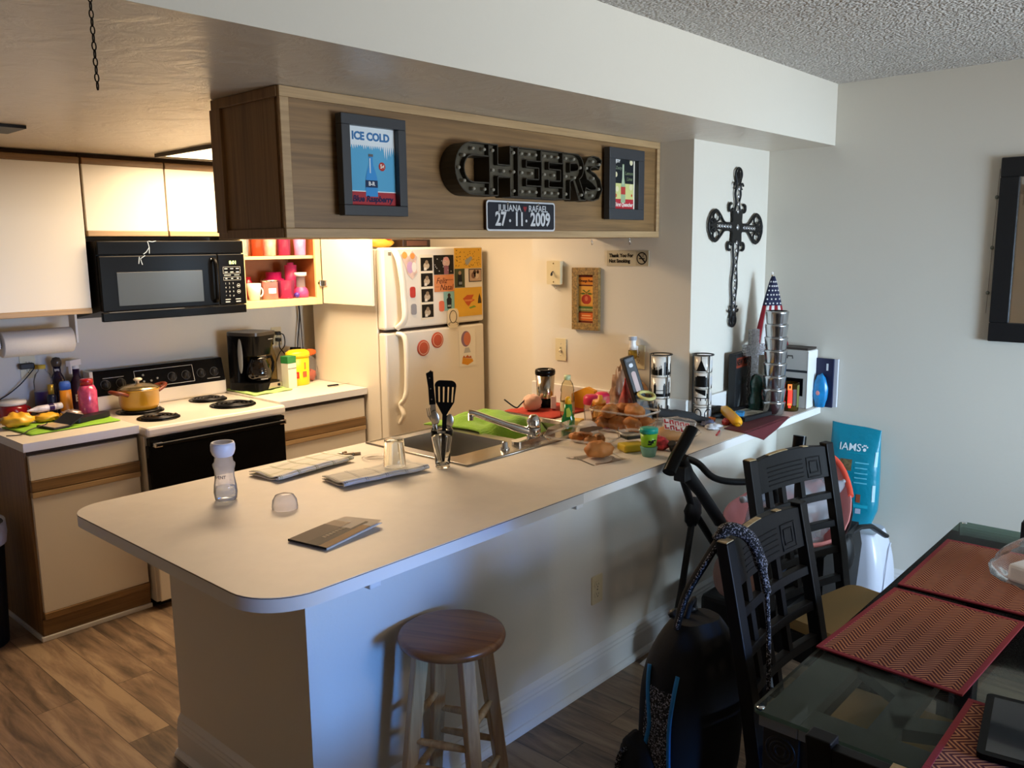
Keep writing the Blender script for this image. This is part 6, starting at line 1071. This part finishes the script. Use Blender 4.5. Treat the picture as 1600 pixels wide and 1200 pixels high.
# ---------------------------------------------------------------- dining chairs
def make_chair(label):
    """local frame: sitter faces -y, back at y = 0, x across"""
    t = thing('dining_chair', label, 'chair', (0,0,0), 0, None); hw = .215; SEAT = .455
    def P(z): return .0 if z < SEAT else .0+.105*((z-SEAT)/.555)**1.15     # lean of the back
    for s_ in (-1, 1):
        vs, zs_ = [], [0, .25, SEAT, .6, .75, .9, 1.005]; n = len(zs_)
        for zz in zs_:
            y = P(zz) if zz >= SEAT else .05*(1-zz/SEAT)**1.5; w = .02; dd = .016+.006*min(1, max(0,(1.0-zz)))
            vs += [(s_*hw-w,y-dd,zz),(s_*hw+w,y-dd,zz),(s_*hw+w,y+dd,zz),(s_*hw-w,y+dd,zz)]
        fs = [(3,2,1,0), tuple(range(4*n-4, 4*n))]+[(4*i+k, 4*i+(k+1)%4, 4*i+4+(k+1)%4, 4*i+4+k) for i in range(n-1) for k in range(4)]
        lg = MB().add(vs, fs, CHAIRB).build('rear_leg', t, .003)
        if s_ < 0: MB().box(s_*hw-.018, s_*hw+.018, P(1.0)-.013, P(1.0)+.013, 1.005, 1.0075, WORN).build('worn_top', lg)
        MB().box(s_*(hw-.01)-.02, s_*(hw-.01)+.02, -.42, -.38, 0, SEAT-.03, CHAIRB).build('front_leg', t, .003)
        MB().box(s_*(hw-.002)-.011, s_*(hw-.002)+.011, -.39, -.01, SEAT-.085, SEAT-.012, CHAIRB).build('side_rail', t, .002); MB().box(s_*(hw-.004)-.01, s_*(hw-.004)+.01, -.39, -.01, .2, .225, CHAIRB).build('stretcher', t, .002)
    MB().box(-hw, hw, -.41, -.385, SEAT-.085, SEAT-.012, CHAIRB).build('front_rail', t, .002)
    MB().prism(rrect(-.225,.225,-.45,-.022,.1,8,(.1,.1,.045,.045)), SEAT-.012, SEAT+.012, CHAIRB).build('seat_frame', t, .004)
    MB().prism(rrect(-.21,.21,-.44,-.035,.1,8,(.1,.1,.04,.04)), SEAT+.0125, SEAT+.05, TAN).build('seat', t, .014)
    def rail(z0, z1, nm, bow=.02, th=.011, x0=-hw+.0185, x1=hw-.0185, arch=0.0, m=CHAIRB, off=0):
        vs = []; n = 14
        for i in range(n+1):
            u = i/n; x = x0+(x1-x0)*u; c = bow*(1-((x/hw))**2); a = arch*(1-(x/hw)**2)
            for zz in (z0, z1+a if arch else z1): y = P(zz)+c+off; vs += [(x,y-th,zz),(x,y+th,zz)]
        fs = [(0,1,3,2), tuple(4*n+k for k in (2,3,1,0))]
        for i in range(n): o = 4*i; fs += [(o,o+4,o+5,o+1),(o+2,o+3,o+7,o+6),(o,o+2,o+6,o+4),(o+1,o+5,o+7,o+3)]
        return MB().add(vs, fs, m).build(nm, t, .002)
    cr = rail(.885, .992, 'crest_rail', arch=.014)
    n = 14
    def ce(x, d): c = 1-(x/hw)**2; return (x, P(1.0)+.02*c+d, .9926+.014*c+.0012)
    for i0, i1 in ((3, 7), (10, 11)):
        b = MB(); xs = [-hw+.02+(2*hw-.04)*i/n for i in range(i0, i1+1)]; vs = []
        for x in xs: vs += [ce(x, -.011), ce(x, .005)]
        b.add(vs, [(2*k, 2*k+2, 2*k+3, 2*k+1) for k in range(len(xs)-1)], WORN); b.build('worn_edge', cr, solid=.002)
    for s_ in (1, -1):        # carved grooves and a square motif on both faces of the crest
        b = MB()
        for k in range(5): b.tube([(x, P(.903+k*.015)+.02*(1-(x/hw)**2)+s_*.011, .903+k*.015) for x in [-.13+.2*i/8 for i in range(9)]], .0022, CHAIRB, 5)
        for hh in (.034, .02): b.tube([(.125+a*hh, P(.93+c*hh)+.02*(1-((.125+a*hh)/hw)**2)+s_*.0115, .93+c*hh) for a, c in ((-1,-1),(0,-1),(1,-1),(1,0),(1,1),(0,1),(-1,1),(-1,0))], .003, CHAIRB, 5, True)
        b.build('carving', cr)
    for z in (.805, .705, .61): rail(z, z+.024, 'cross_rail')
    rail(.505, .53, 'lower_rail')
    def vert(x, z0, z1):
        vs = []
        for zz in (z0, z1): y = P(zz)+.02*(1-(x/hw)**2); vs += [(x-.011,y-.009,zz),(x+.011,y-.009,zz),(x+.011,y+.009,zz),(x-.011,y+.009,zz)]
        MB().add(vs, [(3,2,1,0),(4,5,6,7),(0,1,5,4),(1,2,6,5),(2,3,7,6),(3,0,4,7)], CHAIRB).build('slat', t)
    for x in (-.125, -.045, .06): vert(x, .62, .89)
    vert(-.02, .52, .62)
    return t
def set_chair(t, x, y, rz): t.location = (x, y, 0); t.rotation_euler = (0,0,rz)
ch = make_chair('black wooden dining chair nearer the camera with the backpack hanging on it'); set_chair(ch, 1.07, -.808, .0)
ch['group'] = 'black lattice back dining chairs'
dup(ch, (1.815, -.535, 0), -.22, 'black wooden dining chair farther away in front of the stroller')
dup(ch, (.295, -1.43, 0), PI/2, 'black wooden dining chair at the near table end with only its worn top in view')
# ---------------------------------------------------------------- backpack on the chair
BPK = mat('backpack_black', '#0c0d10', .85, bump=(120,.3)); BLUE = mat('backpack_blue_trim', '#1f78b8', .6)
def speck():
    m, nt, b, N, L, MA = nodes('speckled_fabric'); tc = N('ShaderNodeTexCoord'); n = N('ShaderNodeTexNoise', Scale=210.0, Detail=2.0, Roughness=.7); L(tc.outputs['Object'], n.inputs['Vector'])
    r = N('ShaderNodeValToRGB'); r.color_ramp.interpolation = 'CONSTANT'; ramp(r, [(0, '#0e0f12'), (.56, '#9a9aa2')]); L(n.outputs['Fac'], r.inputs[0]); L(r.outputs[0], b.inputs['Base Color']); b.inputs['Roughness'].default_value = .9; return m
SPK = speck()
t = thing('backpack', 'black backpack with blue trim and speckled straps hanging on the near chair', 'backpack', (.925, -.575, 0), -.30)
def bpk(u, v):   # u round, v up
    z = .19+.56*v; f = (math.sin(PI*min(.5, v*1.1+.16)))**.6 if v < .5 else (1-((v-.5)/.5)**3*.55); a = 2*PI*u
    c, s_ = math.cos(a), math.sin(a); rx, ry = .145*f, .10*f; return (rx*math.copysign(abs(c)**.7, c), ry*math.copysign(abs(s_)**.7, s_)-.02*v+.004*mnoise.noise(Vector((c*3, s_*3, v*6))), z)
b = MB(); b.grid(bpk, 36, 22, BPK); b.add([bpk(i/36, 1) for i in range(36)], [tuple(range(36))], BPK); b.add([bpk(i/36, 0) for i in range(36)], [tuple(range(36))[::-1]], BPK); b.build('bag_body', t)
def ride(u, v, d=.004): p = Vector(bpk(u, v)); q = Vector((p.x, p.y, 0)).normalized()*d; return p+q
for u0, nm in ((.60, 'trim'), (.47, 'trim')): MB().tube([ride(u0+(.03 if u0 < .5 else -.02)*math.sin(PI*(k/14)), .25+.55*k/14) for k in range(15)], .0075, BLUE, 6, flat=.6).build(nm, t, label='blue piping')
def side(u, v): return tuple(ride(.482+.105*u, .3+.42*v, .0035))
MB().grid(side, 6, 16, SPK).build('side_panel', t, label='speckled side panel')
MB().at(T(-.15,.03,.32)).blob(.035,.07,.12, BPK, 4, .08).build('side_pocket', t); MB().tube([(-.182,.03+.05*math.cos(a),.29+.11*math.sin(a)) for a in [-1.2+2.4*k/10 for k in range(11)]], .012, SPK, 6, flat=.5).build('pocket_trim', t)
M_ = Matrix.Rotation(.30, 4, 'Z') @ T(-.925,.575,0)       # world to backpack
def W(x, y, z): return M_ @ Vector((x, y, z))
MB().tube(spline([W(.85,-.575,.735),W(.845,-.605,.84),W(.85,-.66,.95),W(.868,-.69,1.015)],6), .013, BPK, 8, flat=.45).build('shoulder_strap', t)
MB().tube(spline([W(.845,-.58,.74),W(.835,-.612,.84),W(.84,-.665,.95),W(.856,-.69,1.0)],6), .005, SPK, 6).build('strap_edging', t)
MB().tube(spline([W(.862,-.675,1.0),W(.878,-.70,1.03),W(.905,-.742,1.012),W(.925,-.765,.95),W(.928,-.785,.87)],6), [.013]*4+[.018]*16+[.012]*5, SPK, 10, flat=.9).build('shoulder_strap', t, label='speckled padded strap')
MB().tube(spline([W(.928,-.785,.87),W(.915,-.80,.76),W(.905,-.81,.62)],6), .006, SPK, 6).build('strap_webbing', t)
MB().tube([W(.90,-.575,.745),W(.91,-.58,.785),W(.94,-.575,.79),W(.955,-.565,.75)], .008, BPK, 6).build('top_loop', t)
for k in range(2): MB().at(T(-.04+.06*k,.02,.755)).blob(.018,.014,.012,BLKM,3+k,.2).build('zip_pull', t)
# ---------------------------------------------------------------- stroller
STB = mat('stroller_black', '#0e0f11', .5); PINK = mat('pink_stroller_fabric', '#d98a86', .85, var=.08, bump=(120,.3)); COR = mat('coral_trim', '#e8543c', .7)
t = thing('baby_stroller', 'black stroller with pink lining filled with empty bottles', 'stroller', (2.25,-.12,0)); q = T(-2.25,.12,0)
YL, YR = .07, -.33
for y in (YL, YR):
    MB().at(q).tube([(1.88,y,.95),(2.06,y,.63),(2.35,y,.32),(2.62,y,.09)], .016, STB, 10).build('frame_tube', t); MB().at(q).tube([(2.06,y,.6),(1.98,y,.3),(1.9,y,.09)], .014, STB, 10).build('rear_leg', t)
    MB().at(q @ T(2.06,y,.62)).blob(.06,.022,.065,STB,2,.1).build('hinge_cover', t)
    for x, r_ in ((1.9,.085),(2.63,.085)):
        w_ = MB().at(q @ T(x,y-.03,r_) @ R(PI/2,'X')); w_.lathe([(.03,-.02),(r_-.018,-.02),(r_,-.012),(r_,.012),(r_-.018,.02),(.03,.02)], STB, 28); wo = w_.build('wheel', t); MB().at(q @ T(x,y-.03,r_) @ R(PI/2,'X')).cyl(.032,-.022,.022,mat('wheel_hub_grey','#55585c',.4),20).build('hub', wo)
for y, dx in ((-.04, 0), (-.355, -.05)):
    MB().at(q).tube([(1.665+dx,y-.01,.895),(1.73+dx,y,.94),(1.80+dx,y+.005,.985),(1.86+dx,y+.01,1.025)] if y > -.2 else [(2.09,y,.92),(2.105,y,.965),(2.11,y,1.0)], .026, BLK, 12, flat=.75).build('handle_grip', t)
MB().at(q).tube([(1.765,-.04,.93),(1.80,-.045,.86),(1.9,-.05,.77),(2.05,-.06,.61)], [.026,.03,.024,.026], STB, 10).build('handle_stem', t); MB().at(q).box(1.745,1.80,-.07,-.02,.84,.90,STB).build('brake_box', t, .006)
MB().at(q).tube(spline([(1.79,-.05,.925),(1.83,-.08,.90),(1.855,-.13,.85),(1.9,-.2,.835),(2.0,-.3,.84),(2.09,-.345,.86),(2.11,-.355,.93)],5), .013, STB, 8).build('cross_bar', t); MB().at(q).tube([(2.11,-.355,.93),(2.13,-.35,.7),(2.3,-.34,.4)], .016, STB, 8).build('handle_stem', t)
# seat tub: a pink lined shell open to the top, leaning forward
def tubs(u, v):
    a = 2*PI*u; c, s_ = math.cos(a), math.sin(a); k = .55+.45*v; zz = .30+.29*v+.15*v*max(0, c)**2-.09*v*max(0, -s_)
    return (2.50+.39*k*c+.03*v*c, -.155+.225*k*s_, zz+.012*mnoise.noise(Vector((c*2, s_*2, v*3))))
b = MB().at(q); b.grid(tubs, 36, 10, PINK); b.add([tubs(i/36, 0) for i in range(36)], [tuple(range(36))], PINK); b.build('seat_liner', t, solid=.006)
def outer(u, v): p = Vector(tubs(u, v)); d_ = Vector((p.x-2.50, p.y+.155, 0)).normalized()*.012; return tuple(p+d_-Vector((0,0,.012)))
MB().at(q).grid(lambda u,v: outer(u, v*.97), 36, 8, STB).build('seat_shell', t, solid=.004)
MB().at(q).tube([tubs(-.13+.2*k/10, 1.0) for k in range(11)], .013, COR, 8).build('coral_trim', t)
MB().at(q).box(2.08,2.55,-.3,.04,.14,.26,STB).build('under_basket', t, .02); MB().at(q).tube([(2.66,-.34,.44),(2.74,-.38,.475),(2.83,-.40,.46),(2.96,-.425,.385)], .019, STB, 8, flat=.6).build('bumper_strap', t); MB().at(q).blob(.001,.001,.001,STB) if False else None
MB().at(q).prism([(2.42,.10),(2.76,.14),(2.80,.40),(2.72,.52),(2.38,.46)], .0, .03, STB) if False else None; bm_ = MB().at(q @ FRONT(0,-.345,0)); bm_.prism([(2.36,.10),(2.74,.12),(2.80,.38),(2.74,.50),(2.36,.44)], 0, .03, STB); bm_.build('side_panel', t, .008)
MB().at(q @ T(2.62,-.36,.38)).blob(.05,.045,.1,STB,4,.12).build('footrest_joint', t); MB().at(q @ T(2.0,-.19,.42)).blob(.085,.12,.11, mat('mauve_pouch','#a8877f',.9), 6,.08).build('rear_pouch', t)
PET = clear('pet_bottle', '#eef3f8', gloss=.08, haze=.5, white='#e9eef5', blend=.2); WCAP = mat('bottle_cap_white','#c9ccd2',.4); random.seed(5)
for i, (x, y, z, a, b_, lb) in enumerate(((2.75,-.25,.625,-.15,1.45,'empty clear bottle pointing right to the coral rim of the stroller'),(2.56,-.16,.655,.9,1.4,'empty clear bottle across the middle of the stroller heap'),(2.20,-.22,.645,2.9,1.5,'empty clear bottle at the left end of the stroller heap'),(2.30,-.12,.665,2.7,1.55,'empty blue labelled bottle behind the far black chair'),(2.48,-.28,.62,-.5,1.5,'empty clear bottle at the near side of the stroller heap'),(2.36,-.27,.565,3.3,1.5,'empty clear bottle low at the near side of the stroller heap'),(2.62,-.28,.545,.3,1.5,'empty clear bottle low behind the chair lattice'),(2.44,-.10,.70,1.9,1.5,'empty clear bottle on top of the stroller heap'))):
    t = thing('water_bottle', lb, 'bottle', (x,y,z), 0, 'empty bottles in the stroller'); t.rotation_euler = (0, b_, a)
    MB().lathe([(0,-.09),(.028,-.09),(.032,-.08),(.032,.02),(.024,.06),(.012,.08),(.011,.088)], PET, 20).build('bottle_body', t); MB().lathe([(0,.089),(.014,.089),(.014,.105),(0,.106)], WCAP, 14).build('cap', t)
    if i in (2, 3): MB().lathe([(.0325,-.05),(.0325,-.005)], mat('bottle_label_blue','#6f9fc9',.45,var=.25,vscale=40), 20).build('label', t)
lump('clear_bag', 'large crinkled clear bag of empty bottles in the stroller', 'bag', 2.47, -.18, .44, .29, .17, .17, clear('bottle_bag_film', gloss=.2, haze=.3, white='#e4e8f0', blend=.15), 6, .22, .1, f=3.5)
lump('striped_packet', 'small red and white packet in the stroller behind the far chair', 'packet', 2.17, -.245, .68, .03, .02, .035, mat('red_white_packet','#c24a4a',.5,var=.6,vscale=50), 4, .15, lift=False)
lump('denim_cloth', 'dark blue cloth in the stroller seat behind the near chair lattice', 'cloth', 2.12, -.25, .45, .07, .06, .045, mat('denim_blue','#2a3a52',.9), 7, .2, lift=False)
# ---------------------------------------------------------------- litter box and cat food
t = thing('litter_box', 'white hooded cat litter box against the right wall', 'litter box', (3.05, -.25, 0)); LB = mat('litter_white','#d4d6e2',.25)
def hood(z0, z1, s0, s1, nm, m=LB):
    P = rrect(-.13,.13,-.17,.17,.06,7); n = len(P); b = MB(); vs = []; st = 10
    for k in range(st+1):
        f = k/st; s_ = s0+(s1-s0)*f**2.2; vs += [(p[0]*s_,p[1]*s_,z0+(z1-z0)*f) for p in P]
    b.add(vs, [(k*n+i, k*n+(i+1)%n, (k+1)*n+(i+1)%n, (k+1)*n+i) for k in range(st) for i in range(n)], m, True); b.add(vs, [tuple(range(st*n, st*n+n)), tuple(range(n))[::-1]], m); return b.build(nm, t)
hood(0,.1,.9,1.0,'tray'); hood(.101,.372,1.02,.72,'hood'); b = MB()
b.tube([(p[0]*1.03,p[1]*1.03,.1) for p in rrect(-.13,.13,-.17,.17,.06,7)], .009, LB, 8, True); b.build('rim', t); MB().tube([(-.09,-.178,.09),(-.06,-.177,.2),(.02,-.16,.28),(.07,-.15,.3)], .004, LB, 6).build('moulded_line', t)
t = thing('cat_food_bag', 'teal bag of dry cat food standing on the litter box', 'bag', (3.105, -.21, .3735)); t.rotation_euler = (0,.06,.12); TEAL = mat('teal_bag_film','#0c7f95',.35,bump=(16,.5,.01))
def bag(u, v):
    a = 2*PI*u; c, s_ = math.cos(a), math.sin(a); k = 1 if v < .6 else 1-(v-.6)/.4*.96; kk = min(1, .82+v*1.2); return (.055*k*kk*math.copysign(abs(c)**.6, c), .118*(1+.03*math.sin(v*5))*kk*math.copysign(abs(s_)**.6, s_), .475*v+(.012*math.sin(a*1.0) if v > .95 else 0))
b = MB(); b.grid(bag, 40, 20, TEAL); b.add([bag(i/40, 0) for i in range(40)], [tuple(range(40))[::-1]], TEAL); b.build('bag_body', t)
# front print follows the bag face that looks into the room (-x)
def face(y, z, d=.0012):
    v = z/.475; k = 1 if v < .6 else 1-(v-.6)/.4*.96; kk = min(1,.82+v*1.2); yy = max(-.999, min(.999, y/(.118*kk*(1+.03*math.sin(v*5))))); s_ = abs(yy)**(1/.6); c = (1-min(1,s_*s_))**.5; return Vector((-.055*k*kk*c**.6-d, y, z))
def fpatch(b, y0, y1, z0, z1, m, d=.0012): b.grid(lambda u,v: tuple(face(y0+(y1-y0)*u, z0+(z1-z0)*v, d)), 6, 6, m)
b = MB(); b.text('IAMS', .05, art('#d9e6ea'), x=-.012, ext=.0001, bold=.0004)
for px_, py_, pr in ((.058,-.006,.008),(.047,.007,.0042),(.0545,.0135,.0042),(.0625,.0135,.0042),(.07,.007,.0042)): b.disc(px_, py_, pr, .0002, art('#d9e6ea'), 12)
b.v = [face(-(p.x)*.95+.005, .372+p.y, .002+p.z) for p in b.v]
for i, (w, z) in enumerate(((.062,.3),(.058,.275),(.06,.25),(.058,.227),(.06,.203))): fpatch(b, -.015-w, -.015, z, z+.006, art('#5fb8cc'), .0016)
fpatch(b, .0, .055, .26, .315, mat('cat_photo_brown','#6b5a3c',.5,var=.5,vscale=60), .0016); fpatch(b, -.05, -.03, .11, .15, art('#8a4a34'), .0016); fpatch(b, -.085, -.02, .085, .1, art('#1f9fb5'), .0016); fpatch(b, -.055,-.03,.055,.08,art('#a9b3c4'),.0017); fpatch(b, -.112,-.1,.29,.36,art('#a9cfd9'),.002); fpatch(b, -.112,-.1,.12,.2,art('#b5d3dc'),.002); fpatch(b,-.06,.03,.345,.348,art('#1590a5'),.0016)
for y in (.02,.036,.046): pass
b.build('bag_print', t)
# ---------------------------------------------------------------- floor and far left bits
o = MB().grid(lambda u,v: (-.055+.11*u, -.022+.044*v*(1-.5*u), .004+.022*abs(math.sin(u*3.2))*v), 14, 6, mat('paper_scrap','#cfc9c4',.7)).build('paper_scrap', solid=.001); o.location = (1.86,.13,0); o.rotation_euler = (0,0,-.2); tag(o, 'crumpled white paper scrap on the floor by the baseboard', 'paper')
t = thing('trash_bin', 'dark bin with a white liner left of the base cabinet', 'bin', (.04, 2.50, 0)); MB().lathe([(0,.001),(.13,.001),(.155,.55),(.148,.55),(.124,.02),(0,.02)], BLKM, 28).build('bin_body', t); MB().lathe([(.15,.545),(.163,.56),(.166,.50),(.16,.46)], mat('bin_liner_white','#cfcfd2',.5,bump=(30,.6,.008)), 28).build('liner', t)
